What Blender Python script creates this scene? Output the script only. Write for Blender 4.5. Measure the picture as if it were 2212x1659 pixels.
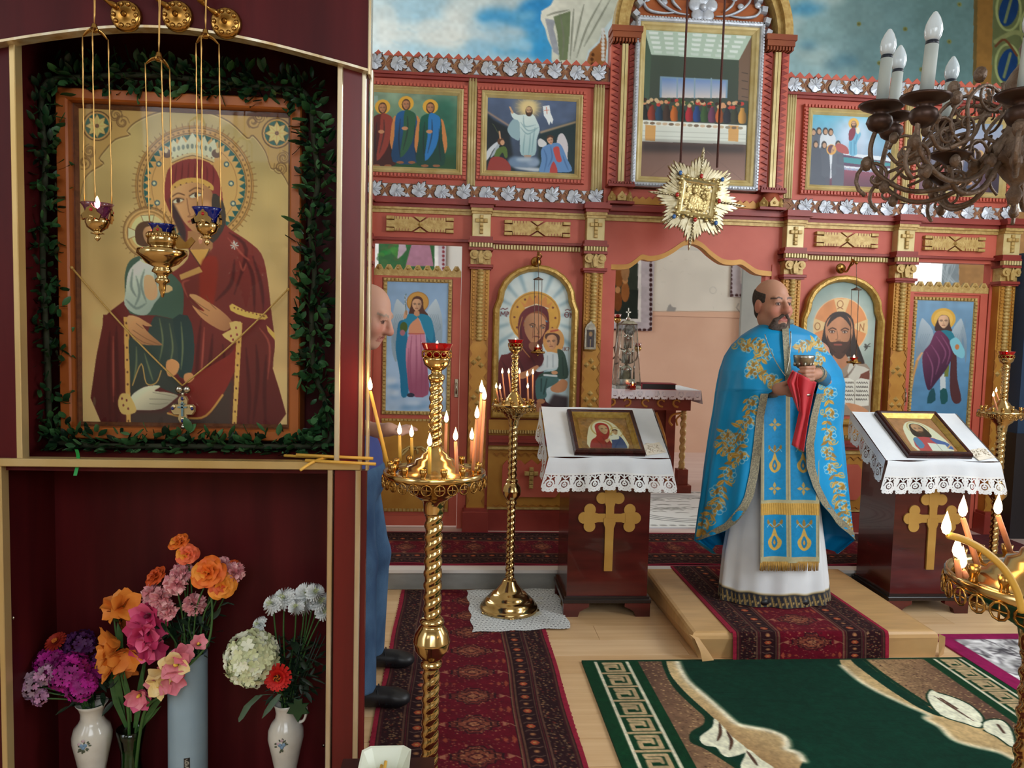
import bpy, bmesh, math, random
import numpy as np
from mathutils import Matrix, Vector
R=random.Random(7); PI=math.pi
for o in list(bpy.data.objects): bpy.data.objects.remove(o)
SC=bpy.context.scene; COL=SC.collection
# ---------------------------------------------------------------- camera
F_PX=1609.2; PITCH,ROLL,YAW=.067295,.025267,.076809; EYE=1.62
_cp,_sp,_cy,_sy,_cr,_sr=math.cos(PITCH),math.sin(PITCH),math.cos(YAW),math.sin(YAW),math.cos(ROLL),math.sin(ROLL)
_fw=Vector((_sy*_cp,_cy*_cp,-_sp)); _ri=Vector((_cy,-_sy,0)); _up=_ri.cross(_fw)
_r=_ri*_cr+_up*_sr; _u=_up*_cr-_ri*_sr
cam=bpy.data.cameras.new('camera'); camo=bpy.data.objects.new('camera',cam); COL.objects.link(camo)
cam.sensor_width=36; cam.sensor_fit='HORIZONTAL'; cam.lens=36*F_PX/2212; cam.clip_start=.05
camo.matrix_world=Matrix(((_r.x,_u.x,-_fw.x,0),(_r.y,_u.y,-_fw.y,0),(_r.z,_u.z,-_fw.z,EYE),(0,0,0,1)))
SC.camera=camo
def at(px,py,y):                      # the point at depth y that was measured at a place of the photograph
    d=_fw+_r*((px-1106)/F_PX)-_u*((py-829.5)/F_PX); k=y/d.y
    return Vector((d.x*k,y,EYE+d.z*k))
# ---------------------------------------------------------------- world, sun, window light, exposure
def srgb(c): return tuple((x/255/12.92 if x/255<=.04045 else ((x/255+.055)/1.055)**2.4) for x in c)
w=bpy.data.worlds.new('world'); SC.world=w; w.use_nodes=True
w.node_tree.nodes['Background'].inputs[0].default_value=(.75,.87,1,1); w.node_tree.nodes['Background'].inputs[1].default_value=1.2
def area(name,loc,look,sx,sy,power,col):
    l=bpy.data.lights.new(name,'AREA'); l.shape='RECTANGLE'; l.size=sx; l.size_y=sy; l.energy=power; l.color=col
    o=bpy.data.objects.new(name,l); COL.objects.link(o); o.location=loc
    o.rotation_euler=(Vector(look)-Vector(loc)).to_track_quat('-Z','Y').to_euler(); return o
DAY=(.89,.955,1.0)
area('daylight_right',(4.42,1.2,2.7),(1.5,5.0,1.6),1.5,2.4,150,DAY)
area('daylight_right',(4.42,3.4,2.9),(1.5,5.4,1.8),1.2,2.2,52,DAY)
area('daylight_left',(-3.9,-.6,2.9),(1.,4.5,1.4),1.5,2.4,40,DAY)
area('daylight_rear',(.8,-3.4,3.2),(1.2,5,1.7),3.0,2.4,118,DAY)
area('daylight_altar',(8.2,7.2,3.0),(2.4,8.2,2.2),2.0,2.4,160,DAY)
area('daylight_altar',(-2.8,7.6,3.6),(2,8.6,3.2),2.0,2.4,110,DAY)
area('daylight_rear',(-2.4,-3.42,4.0),(-.8,2.4,1.2),1.8,1.2,16,DAY)
SC.view_settings.view_transform='Standard'; SC.view_settings.look='None'; SC.view_settings.gamma=1; SC.view_settings.use_curve_mapping=False
SC.view_settings.exposure=0.0
SC.cycles.use_denoising=True; SC.cycles.max_bounces=8; SC.cycles.transparent_max_bounces=16; SC.cycles.caustics_reflective=False; SC.cycles.caustics_refractive=False
SC.cycles.sample_clamp_indirect=4
# ---------------------------------------------------------------- materials
MATS={}
def mat(name,c,rough=.5,metal=0.,c2=None,sc=(6,6,6),bump=0.,emit=0.,alpha=1.,trans=0.,det=4.,bsc=None,spec=.5,ior=1.45,coat=0.,sheen=0.):
    if name in MATS: return MATS[name]
    m=bpy.data.materials.new(name); m.use_nodes=True; n=m.node_tree.nodes; L=m.node_tree.links; b=n['Principled BSDF']
    c=srgb(c); b.inputs['Base Color'].default_value=(*c,1); b.inputs['Roughness'].default_value=rough; b.inputs['Metallic'].default_value=metal
    b.inputs['Specular IOR Level'].default_value=spec; b.inputs['IOR'].default_value=ior; b.inputs['Coat Weight'].default_value=coat
    b.inputs['Transmission Weight'].default_value=trans; b.inputs['Alpha'].default_value=alpha; b.inputs['Sheen Weight'].default_value=sheen
    tc=None
    if c2 is not None or bump:
        tc=n.new('ShaderNodeTexCoord'); mp=n.new('ShaderNodeMapping'); mp.inputs['Scale'].default_value=sc
        no=n.new('ShaderNodeTexNoise'); no.inputs['Scale'].default_value=1; no.inputs['Detail'].default_value=det
        L.new(tc.outputs['Object'],mp.inputs['Vector']); L.new(mp.outputs['Vector'],no.inputs['Vector'])
        if c2 is not None:
            r=n.new('ShaderNodeValToRGB'); r.color_ramp.elements[0].position=.32; r.color_ramp.elements[1].position=.68
            r.color_ramp.elements[0].color=(*c,1); r.color_ramp.elements[1].color=(*srgb(c2),1)
            L.new(no.outputs['Fac'],r.inputs['Fac']); L.new(r.outputs['Color'],b.inputs['Base Color'])
        if bump:
            src=no
            if bsc:
                src=n.new('ShaderNodeTexNoise'); src.inputs['Scale'].default_value=bsc; src.inputs['Detail'].default_value=3; L.new(tc.outputs['Object'],src.inputs['Vector'])
            bp=n.new('ShaderNodeBump'); bp.inputs['Strength'].default_value=bump; bp.inputs['Distance'].default_value=.01
            L.new(src.outputs['Fac'],bp.inputs['Height']); L.new(bp.outputs['Normal'],b.inputs['Normal'])
    if emit: b.inputs['Emission Color'].default_value=(*c,1); b.inputs['Emission Strength'].default_value=emit
    MATS[name]=m; return m
def paintmat(name,rough=.45,metal=0.,spec=.4,bump=0.,bsc=300,coat=0.,sheen=0.):    # colour from the mesh's own painted attribute
    if name in MATS: return MATS[name]
    m=bpy.data.materials.new(name); m.use_nodes=True; n=m.node_tree.nodes; L=m.node_tree.links; b=n['Principled BSDF']
    a=n.new('ShaderNodeAttribute'); a.attribute_name='paint'; L.new(a.outputs['Color'],b.inputs['Base Color'])
    b.inputs['Roughness'].default_value=rough; b.inputs['Metallic'].default_value=metal; b.inputs['Specular IOR Level'].default_value=spec
    b.inputs['Coat Weight'].default_value=coat; b.inputs['Sheen Weight'].default_value=sheen
    if bump:
        tc=n.new('ShaderNodeTexCoord'); no=n.new('ShaderNodeTexNoise'); no.inputs['Scale'].default_value=bsc; L.new(tc.outputs['Object'],no.inputs['Vector'])
        bp=n.new('ShaderNodeBump'); bp.inputs['Strength'].default_value=bump; bp.inputs['Distance'].default_value=.004
        L.new(no.outputs['Fac'],bp.inputs['Height']); L.new(bp.outputs['Normal'],b.inputs['Normal'])
    MATS[name]=m; return m
def glassmat(name,tint,gloss=.25,rough=.02,ad=1.):          # thin pane: lets light straight through, tinted, with a reflection
    if name in MATS: return MATS[name]
    m=bpy.data.materials.new(name); m.use_nodes=True; n=m.node_tree.nodes; L=m.node_tree.links
    for x in list(n):
        if x.type!='OUTPUT_MATERIAL': n.remove(x)
    o=n['Material Output']; t=n.new('ShaderNodeBsdfTransparent'); t.inputs[0].default_value=(*srgb(tint),1)
    g=n.new('ShaderNodeBsdfGlossy'); g.inputs['Roughness'].default_value=rough
    lw=n.new('ShaderNodeLayerWeight'); f=n.new('ShaderNodeMath'); f.operation='POWER'; f.inputs[1].default_value=5; L.new(lw.outputs['Facing'],f.inputs[0])
    mm=n.new('ShaderNodeMath'); mm.operation='MULTIPLY_ADD'; mm.inputs[1].default_value=.9*min(1,gloss*4); mm.inputs[2].default_value=.2*gloss
    x=n.new('ShaderNodeMixShader'); L.new(f.outputs[0],mm.inputs[0]); L.new(mm.outputs[0],x.inputs[0]); L.new(t.outputs[0],x.inputs[1]); L.new(g.outputs[0],x.inputs[2]); L.new(x.outputs[0],o.inputs[0])
    MATS[name]=m; return m
RED=mat('red_paint',(198,98,78),.5,c2=(184,82,64),sc=(3,3,3),bump=.12)
DRED=mat('dark_red_paint',(150,58,48),.45,c2=(132,46,38),sc=(5,5,5))
BRED=mat('brown_red_wood',(150,80,44),.5,c2=(128,60,34),sc=(3,20,3))
OCH=mat('ochre_gold_paint',(192,138,58),.42,.15,c2=(174,118,44),sc=(7,7,7))
PGOLD=mat('pale_gold_paint',(216,198,144),.36,.12,c2=(194,170,112),sc=(9,9,9))
GOLDP=mat('carved_gold',(202,172,108),.38,.12,c2=(172,136,74),sc=(30,30,30),bump=.3,bsc=90)
SILV=mat('silver_paint',(206,211,220),.32,.2,c2=(176,181,192),sc=(20,20,20),bump=.2,bsc=60)
LBACK=mat('frieze_brown',(104,54,38),.6,c2=(160,112,74),sc=(40,40,40))
MAHOG=mat('mahogany',(88,24,27),.42,c2=(64,15,19),sc=(9,9,.9),bump=.05,det=8,spec=.18)
MAHOGD=mat('dark_mahogany',(62,20,20),.4,c2=(42,12,14),sc=(14,14,1.2),bump=.05,det=8,spec=.35)
TRIM=mat('cream_gold_trim',(214,190,140),.3,.45,c2=(196,164,104),sc=(4,4,2))
TRIMW=mat('worn_gilt_trim',(226,218,196),.24,.5,c2=(190,160,110),sc=(30,30,2.2))
BRASS=mat('polished_brass',(208,178,124),.15,1.,c2=(184,150,96),sc=(12,12,12))
BRASSD=mat('old_brass',(190,152,90),.26,1.,c2=(150,104,44),sc=(14,14,14))
SILVM=mat('silver_metal',(210,204,190),.25,1.,c2=(150,146,136),sc=(30,30,30))
BRONZE=mat('tarnished_bronze',(136,116,102),.5,.6,c2=(96,74,58),sc=(30,30,30),bump=.4,bsc=120)
WHITE=mat('white_linen',(232,234,238),.8,c2=(220,224,230),sc=(5,5,5),bump=.15,bsc=400,sheen=.2)
LACE=mat('white_lace',(236,236,236),.85)
DOUT=mat('dark_leaf_outline',(60,34,28),.6)
BLACK=mat('black_leather',(22,22,25),.4,c2=(34,34,38),sc=(20,20,20))
WAXY=mat('yellow_beeswax',(226,180,84),.4,c2=(212,160,64),sc=(10,10,10))
WAXP=mat('pink_beeswax',(226,150,110),.4,c2=(212,136,96),sc=(10,10,10))
FLAME=mat('candle_flame',(255,214,150),.5,emit=14.)
WICK=mat('wick',(30,24,20),.9)
PAINT=paintmat('painted_board',.42,spec=.35)
PRINT=paintmat('printed_cloth',.85,spec=.15,bump=.25,bsc=500)
PILE=paintmat('carpet_pile',.95,spec=.08,bump=.5,bsc=420,sheen=.02)
GLASS=glassmat('clear_glass',(244,250,246),.22)
# ---------------------------------------------------------------- scene objects
def tag(o,label=None,cat=None,group=None,kind=None):
    for k,v in (('label',label),('category',cat),('group',group),('kind',kind)):
        if v: o[k]=v
    return o
def thing(name,label,cat,loc=(0,0,0),group=None,rz=0):
    o=bpy.data.objects.new(name,None); COL.objects.link(o); o.empty_display_size=.05; o.location=loc; o.rotation_euler.z=rz
    return tag(o,label,cat,group)
def struct(name,loc=(0,0,0)):
    o=bpy.data.objects.new(name,None); COL.objects.link(o); o.location=loc; o['kind']='structure'; return o
def inst(src,name,parent=None,mw=None):                 # an object that shares src's mesh
    o=bpy.data.objects.new(name,src.data); COL.objects.link(o)
    if parent: o.parent=parent
    if mw is not None: o.matrix_local=mw
    return o
def copytree(o,parent=None):
    c=o.copy(); COL.objects.link(c)
    if parent: c.parent=parent
    for ch in list(o.children): copytree(ch,c)
    return c
# ---------------------------------------------------------------- mesh builder
class MB:
    def __init__(s): s.v=[]; s.f=[]; s.m=[]; s.s=[]; s.T=None; s.n=0
    def add(s,V,F,mi=0,sm=False,T=None):
        T=T if T is not None else s.T
        if T is not None: V=[T@Vector(p) for p in V]
        b=s.n; s.v.extend([tuple(p) for p in V]); s.n+=len(V)
        for f in F: s.f.append([b+i for i in f])
        s.m.extend([mi]*len(F)); s.s.extend([sm]*len(F)); return s
    def box(s,x0,x1,y0,y1,z0,z1,mi=0,T=None,bv=0.):
        if bv:
            P=[(x0+bv,y0,z0+bv),(x1-bv,y0,z0+bv),(x1-bv,y0,z1-bv),(x0+bv,y0,z1-bv),(x0,y0+bv,z0),(x1,y0+bv,z0),(x1,y0+bv,z1),(x0,y0+bv,z1),(x0,y1,z0),(x1,y1,z0),(x1,y1,z1),(x0,y1,z1)]
            Fc=[(0,1,2,3),(0,4,5,1),(1,5,6,2),(2,6,7,3),(3,7,4,0),(4,8,9,5),(5,9,10,6),(6,10,11,7),(7,11,8,4),(11,10,9,8)]
            return s.add(P,Fc,mi,False,T)
        V=[(x,y,z) for x in (x0,x1) for y in (y0,y1) for z in (z0,z1)]
        return s.add(V,[(0,1,3,2),(4,6,7,5),(0,4,5,1),(2,3,7,6),(0,2,6,4),(1,5,7,3)],mi,False,T)
    def lathe(s,prof,c=(0,0,0),n=24,mi=0,T=None,sm=True,sq=1.):
        V=[];F=[];k=len(prof)
        for i in range(n):
            a=2*PI*i/n; ca,sa=math.cos(a),math.sin(a)
            for r,z in prof: V.append((c[0]+r*ca,c[1]+r*sa*sq,c[2]+z))
        for i in range(n):
            j=(i+1)%n
            for q in range(k-1): F.append((i*k+q,j*k+q,j*k+q+1,i*k+q+1))
        if prof[0][0]>1e-5: F.append([i*k for i in range(n)][::-1])
        if prof[-1][0]>1e-5: F.append([i*k+k-1 for i in range(n)])
        return s.add(V,F,mi,sm,T)
    def tube(s,P,r,n=7,mi=0,T=None,closed=False,sm=True,flat=None):
        P=[Vector(p) for p in P]; k=len(P); V=[];F=[]
        rr=r if isinstance(r,(list,tuple)) else [r]*k
        up=None
        for i in range(k):
            t=(P[(i+1)%k]-P[i-1]) if closed else (P[min(i+1,k-1)]-P[max(i-1,0)])
            if t.length<1e-9: t=Vector((0,0,1))
            t.normalize()
            if up is None: up=Vector((0,0,1)) if abs(t.z)<.9 else Vector((1,0,0))
            a=t.cross(up)
            if a.length<1e-6: a=t.cross(Vector((.3,1,.2)))
            a.normalize(); b=a.cross(t); up=b
            for q in range(n):
                g=2*PI*q/n; V.append(P[i]+a*(rr[i]*math.cos(g))+b*(rr[i]*math.sin(g)*(flat or 1)))
        for i in range(k if closed else k-1):
            j=(i+1)%k
            for q in range(n): F.append((i*n+q,i*n+(q+1)%n,j*n+(q+1)%n,j*n+q))
        if not closed: F.append(list(range(n))[::-1]); F.append([(k-1)*n+q for q in range(n)])
        return s.add(V,F,mi,sm,T)
    def prism(s,poly,y0,y1,mi=0,T=None,bev=0.):            # polygon in x,z ; front at y0, back at y1
        if sum(poly[i-1][0]*poly[i][1]-poly[i][0]*poly[i-1][1] for i in range(len(poly)))<0: poly=poly[::-1]
        n=len(poly); 
        if bev:
            cx=sum(p[0] for p in poly)/n; cz=sum(p[1] for p in poly)/n
            fr=[(cx+(x-cx)*(1-bev),cz+(z-cz)*(1-bev)) for x,z in poly]
            V=[(x,y0,z) for x,z in fr]+[(x,y0+(y1-y0)*.5,z) for x,z in poly]+[(x,y1,z) for x,z in poly]
            F=[list(range(n))]+[list(range(2*n,3*n))[::-1]]
            for b in (0,n): F+=[(b+i,b+n+i,b+n+(i+1)%n,b+(i+1)%n) for i in range(n)]
            return s.add(V,F,mi,False,T)
        V=[(x,y0,z) for x,z in poly]+[(x,y1,z) for x,z in poly]
        F=[list(range(n)),list(range(n,2*n))[::-1]]+[(i,n+i,n+(i+1)%n,(i+1)%n) for i in range(n)]
        return s.add(V,F,mi,False,T)
    def ball(s,c,r,mi=0,T=None,n=10,k=7):
        rx,ry,rz=(r,r,r) if not isinstance(r,(tuple,list)) else r
        V=[];F=[]
        for i in range(k+1):
            a=PI*i/k
            for j in range(n):
                b=2*PI*j/n; V.append((c[0]+rx*math.sin(a)*math.cos(b),c[1]+ry*math.sin(a)*math.sin(b),c[2]+rz*math.cos(a)))
        for i in range(k):
            for j in range(n): F.append((i*n+j,(i+1)*n+j,(i+1)*n+(j+1)%n,i*n+(j+1)%n))
        return s.add(V,F,mi,True,T)
    def grid(s,P,mi=0,sm=True,T=None,cu=False):
        nu=len(P);nv=len(P[0]); V=[p for row in P for p in row]
        F=[(i*nv+j,((i+1)%nu)*nv+j,((i+1)%nu)*nv+j+1,i*nv+j+1) for i in range(nu if cu else nu-1) for j in range(nv-1)]
        return s.add(V,F,mi,sm,T)
    def loft(s,rings,mi=0,sm=True,T=None,cap=True):
        n=len(rings[0]); V=[p for r in rings for p in r]; F=[]
        for i in range(len(rings)-1):
            for q in range(n): F.append((i*n+q,i*n+(q+1)%n,(i+1)*n+(q+1)%n,(i+1)*n+q))
        if cap: F.append(list(range(n))[::-1]); F.append([(len(rings)-1)*n+q for q in range(n)])
        return s.add(V,F,mi,sm,T)
    def build(s,name,mats,parent=None,loc=None):
        me=bpy.data.meshes.new(name)
        if loc is not None: L=Vector(loc); V=[(a-L.x,b-L.y,c-L.z) for a,b,c in s.v]
        else: V=s.v
        me.from_pydata(V,[],s.f)
        for m in (mats if isinstance(mats,(list,tuple)) else [mats]): me.materials.append(m)
        if any(s.m): me.polygons.foreach_set('material_index',s.m)
        if any(s.s): me.polygons.foreach_set('use_smooth',s.s)
        me.update(); o=bpy.data.objects.new(name,me); COL.objects.link(o)
        if loc is not None: o.location=loc
        if parent: o.parent=parent
        return o
def bez(P,n=12):                                        # smooth open curve through points
    P=[Vector(p) for p in P]; out=[]
    for i in range(len(P)-1):
        a=P[max(i-1,0)];b=P[i];c=P[i+1];d=P[min(i+2,len(P)-1)]
        for k in range(n):
            t=k/n; out.append(.5*((2*b)+(c-a)*t+(2*a-5*b+4*c-d)*t*t+(3*b-a-3*c+d)*t**3))
    out.append(P[-1]); return out
def smooth2(P,n=6,closed=True):
    P=[np.array(p,float) for p in P]; k=len(P); out=[]
    for i in range(k if closed else k-1):
        a=P[(i-1)%k] if closed or i>0 else P[i]; b=P[i]; c=P[(i+1)%k]; d=P[(i+2)%k] if closed or i+2<k else c
        for q in range(n):
            t=q/n; out.append(.5*(2*b+(c-a)*t+(2*a-5*b+4*c-d)*t*t+(3*b-a-3*c+d)*t**3))
    if not closed: out.append(P[-1])
    return np.array(out)
def circ(cx,cy,r,n=24,a0=0,a1=2*PI,ry=None):
    return [(cx+r*math.cos(a0+(a1-a0)*i/n),cy+(ry or r)*math.sin(a0+(a1-a0)*i/n)) for i in range(n+(0 if abs(a1-a0-2*PI)<1e-6 else 1))]
# ---------------------------------------------------------------- painting canvas (numpy raster -> colour attribute on a fine grid)
class Canvas:
    def __init__(s,w,h,bg,corners=None,src=None):
        s.w,s.h=int(w),int(h); s.A=np.empty((s.h,s.w,3)); s.A[:]=np.array(bg)/255.; s.rs=np.random.RandomState(5)
        if corners is not None:
            q=[(0,0),(s.w,0),(s.w,s.h),(0,s.h)]; M=[];B=[]
            for (x,y),(u,v) in zip(corners,q):
                M.append([x,y,1,0,0,0,-u*x,-u*y]);B.append(u); M.append([0,0,0,x,y,1,-v*x,-v*y]);B.append(v)
            s.H=np.append(np.linalg.solve(np.array(M,float),np.array(B,float)),1).reshape(3,3)
        else: s.H=np.diag([s.w/(src[0] if src else s.w),s.h/(src[1] if src else s.h),1.])
    def mp(s,P):
        P=np.asarray(P,float).reshape(-1,2); q=np.c_[P,np.ones(len(P))]@s.H.T; return q[:,:2]/q[:,2:]
    def k(s,P):
        P=np.asarray(P,float).reshape(-1,2); c=P.mean(0); a=s.mp([c,c+[1,0],c+[0,1]]); return (np.hypot(*(a[1]-a[0]))+np.hypot(*(a[2]-a[0])))/2
    def _bl(s,x0,y0,m,col,a):
        h,w=m.shape; reg=s.A[y0:y0+h,x0:x0+w]; m=(m*a)[...,None]; reg+=(col-reg)*m
    def _blur(s,m,b):
        b=int(round(b))
        if b<1: return m
        for ax in (0,1):
            for _ in range(2):
                c=np.cumsum(np.pad(m,[(b+1,b) if q==ax else (0,0) for q in (0,1)]),axis=ax)
                n=m.shape[ax]; m=(np.take(c,range(2*b+1,2*b+1+n),ax)-np.take(c,range(0,n),ax))/(2*b+1)
        return m
    def poly(s,P,col,a=1.,blur=0.,sm=0,g=None):
        if sm: P=smooth2(P,sm)
        kk=s.k(P); Q=s.mp(P); bl=blur*kk; pad=int(bl*2+2)
        x0=max(0,int(Q[:,0].min())-pad);x1=min(s.w,int(Q[:,0].max())+pad+1);y0=max(0,int(Q[:,1].min())-pad);y1=min(s.h,int(Q[:,1].max())+pad+1)
        if x1<=x0 or y1<=y0: return s
        S=2; W=(x1-x0)*S; Hh=(y1-y0)*S; acc=np.zeros((Hh,W+1),np.int32)
        ys=y0+(np.arange(Hh)+.5)/S
        px,py=Q[:,0],Q[:,1]; qx,qy=np.roll(px,-1),np.roll(py,-1)
        for i in range(len(Q)):
            a0,b0,a1,b1=px[i],py[i],qx[i],qy[i]
            if b0==b1: continue
            lo,hi=(b0,b1) if b0<b1 else (b1,b0)
            r=np.nonzero((ys>=lo)&(ys<hi))[0]
            if len(r)==0: continue
            xs=a0+(ys[r]-b0)*(a1-a0)/(b1-b0); xi=np.clip(np.ceil((xs-x0)*S-.5),0,W).astype(int)
            np.add.at(acc,(r,xi),1)
        m=(np.cumsum(acc,1)[:,:W]&1).astype(float).reshape(y1-y0,S,x1-x0,S).mean((1,3))
        if bl>=.6: m=s._blur(m,bl)
        c=np.array(col)/255.
        if g is not None:
            c2=np.array(g[0])/255.; pq=s.mp([g[1],g[2]]); d=pq[1]-pq[0]; yy,xx=np.mgrid[y0:y1,x0:x1]
            t=np.clip(((xx-pq[0,0])*d[0]+(yy-pq[0,1])*d[1])/(d@d),0,1)[...,None]; c=c+(c2-c)*t
        s._bl(x0,y0,m,c,a); return s
    def ell(s,cx,cy,rx,ry,col,a=1.,rot=0.,blur=0.,g=None):
        t=np.linspace(0,2*PI,29)[:-1]; x=rx*np.cos(t);y=ry*np.sin(t); c,q=math.cos(rot),math.sin(rot)
        return s.poly(np.c_[cx+x*c-y*q,cy+x*q+y*c],col,a,blur,g=g)
    def line(s,P,wd,col,a=1.,sm=0,taper=False,blur=0):
        P=np.asarray(P,float)
        if sm and len(P)>2: P=smooth2(P,sm,False)
        kk=s.k(P); Q=s.mp(P); hw=max(wd*kk/2,.35); pad=int(hw+blur*kk+2)
        x0=max(0,int(Q[:,0].min())-pad);x1=min(s.w,int(Q[:,0].max())+pad+1);y0=max(0,int(Q[:,1].min())-pad);y1=min(s.h,int(Q[:,1].max())+pad+1)
        if x1<=x0 or y1<=y0: return s
        yy,xx=np.mgrid[y0:y1,x0:x1]+.5; m=np.zeros(xx.shape)
        n=len(Q)-1
        for i in range(n):
            p,q=Q[i],Q[i+1]; d=q-p; l=max(d@d,1e-9); h=hw
            if taper: h=max(hw*(1-abs(2*(i+.5)/n-1)**2)+.3,.3)
            t=np.clip(((xx-p[0])*d[0]+(yy-p[1])*d[1])/l,0,1); D=np.hypot(xx-p[0]-t*d[0],yy-p[1]-t*d[1])
            m=np.maximum(m,np.clip((h-D)/(1+blur*kk)+.5,0,1))
        s._bl(x0,y0,m*min(1,wd*kk/.7),np.array(col)/255.,a); return s
    def ring(s,cx,cy,r,wd,col,a=1.,ry=None): 
        return s.line([(cx+r*math.cos(t),cy+(ry or r)*math.sin(t)) for t in np.linspace(0,2*PI,37)],wd,col,a)
    def grad(s,top,bot,a=1.,horiz=False):
        t=np.linspace(0,1,s.w if horiz else s.h); t=t[None,:,None] if horiz else t[:,None,None]
        c=np.array(top)/255.*(1-t)+np.array(bot)/255.*t; s.A+=(c-s.A)*a; return s
    def vn(s,f,seed=0):                              # value noise 0..1
        rs=np.random.RandomState(seed); gw,gh=int(s.w/f)+3,int(s.h/f)+3; G=rs.rand(gh,gw)
        x=np.arange(s.w)/f;y=np.arange(s.h)/f; xi=x.astype(int);yi=y.astype(int); fx=x-xi;fy=y-yi; fx=fx*fx*(3-2*fx);fy=fy*fy*(3-2*fy)
        a=G[yi][:,xi];b=G[yi][:,xi+1];c=G[yi+1][:,xi];d=G[yi+1][:,xi+1]
        return (a*(1-fx)+b*fx)*(1-fy)[:,None]+(c*(1-fx)+d*fx)*fy[:,None]
    def noise(s,amt,f=3.,seed=1): s.A*=(1+amt*(s.vn(f,seed)+s.vn(f*3,seed+1)-1))[...,None]; return s
    def face(s,cx,cy,h,skin=(206,150,110),rot=0.,turn=0.,dark=(70,44,34),hair=None,beard=None,eyes=True):
        c,q=math.cos(rot),math.sin(rot); f=lambda x,y:(cx+(x*c-y*q)*h,cy+(x*q+y*c)*h); G=lambda L:[f(*p) for p in L]
        sh=tuple(int(x*.72) for x in skin)
        s.poly(G([(-.36,-.3),(-.2,-.5),(.1,-.53),(.32,-.38),(.38,-.05),(.3,.25),(.1,.5),(-.08,.5),(-.3,.22),(-.38,-.05)]),skin,sm=4,g=(sh,f(-.05 if turn<=0 else .05,0),f(.6*(1 if turn<=0 else -1),.12)))
        t=turn*.22
        for e in (-1,1):
            ex=e*.17+t*(1 if e*turn>0 else .7)
            s.ell(*f(ex,-.05),.085*h,.05*h,sh,.7,rot); s.ell(*f(ex,-.05),.055*h,.028*h,(225,215,200),.9,rot); s.ell(*f(ex+t*.1,-.05),.028*h,.03*h,dark,1,rot)
            s.line(G([(ex-.1,-.1),(ex,-.16),(ex+.1,-.12)]),.035*h,dark,.9,sm=3); s.line(G([(ex-.07,-.065),(ex,-.095),(ex+.08,-.06)]),.02*h,dark,.9,sm=3)
        s.line(G([(t*.6-.05,-.08),(t*1.5+.0,.12),(t*1.5-.05,.17),(t*.8+.06,.18)]),.028*h,sh,.9,sm=3)
        s.line(G([(t-.1,.29),(t*1.1,.275),(t+.1,.29)]),.045*h,(150,70,60),.9,sm=3); s.line(G([(t-.1,.29),(t+.1,.29)]),.015*h,dark,.8)
        if beard: s.poly(G([(-.34,.02),(-.24,.22),(-.1,.22),(t,.2),(.14,.22),(.26,.2),(.34,.0),(.3,.34),(.12,.66),(-.06,.66),(-.28,.36)]),beard,.92,sm=3); s.line(G([(t-.09,.3),(t+.09,.3)]),.05*h,(165,85,70),.9)
        return s
    def mesh(s,name,fn,parent,m,mask=None,flat=True):
        """fn(U,V) -> x,y,z arrays for U,V in 0..1 (V down). mask: polygon in source coordinates."""
        h,w=s.h,s.w; V,U=np.mgrid[0:h,0:w]; X,Y,Z=fn(U/(w-1),V/(h-1)); co=np.stack([X,Y,Z],-1).reshape(-1,3).astype(np.float32)
        i=(np.arange(h-1)[:,None]*w+np.arange(w-1)[None,:]); q=np.stack([i,i+w,i+w+1,i+1],-1)
        A=np.clip(s.A,0,1); lin=np.where(A<=.04045,A/12.92,((A+.055)/1.055)**2.4).reshape(-1,3)
        keep=np.ones((h-1,w-1),bool)
        if mask is not None:
            if isinstance(mask,np.ndarray): keep=mask
            else:
                t=Canvas.__new__(Canvas); t.w,t.h=w,h; t.H=s.H; t.A=np.zeros((h,w,3)); t.poly(mask,(255,255,255)); keep=t.A[:-1,:-1,0]>.5
        q=q[keep]; used=np.zeros(h*w,bool); used[q.ravel()]=True; idx=np.cumsum(used)-1; q=idx[q]; co=co[used]; lin=lin[used]
        me=bpy.data.meshes.new(name); n=len(co); nf=len(q)
        me.vertices.add(n); me.vertices.foreach_set('co',co.ravel()); me.loops.add(nf*4); me.loops.foreach_set('vertex_index',q.ravel().astype(np.int32))
        me.polygons.add(nf); me.polygons.foreach_set('loop_start',np.arange(0,nf*4,4,dtype=np.int32)); me.polygons.foreach_set('loop_total',np.full(nf,4,np.int32))
        if not flat: me.polygons.foreach_set('use_smooth',np.ones(nf,bool))
        at_=me.color_attributes.new('paint','FLOAT_COLOR','POINT'); at_.data.foreach_set('color',np.c_[lin,np.ones(n)].astype(np.float32).ravel())
        me.materials.append(m); me.update(calc_edges=True)
        o=bpy.data.objects.new(name,me); COL.objects.link(o)
        if parent: o.parent=parent
        return o
def onwall(x0,x1,zt,zb,y): return lambda U,V:(x0+(x1-x0)*U,np.full_like(U,y),zt+(zb-zt)*V)
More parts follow.
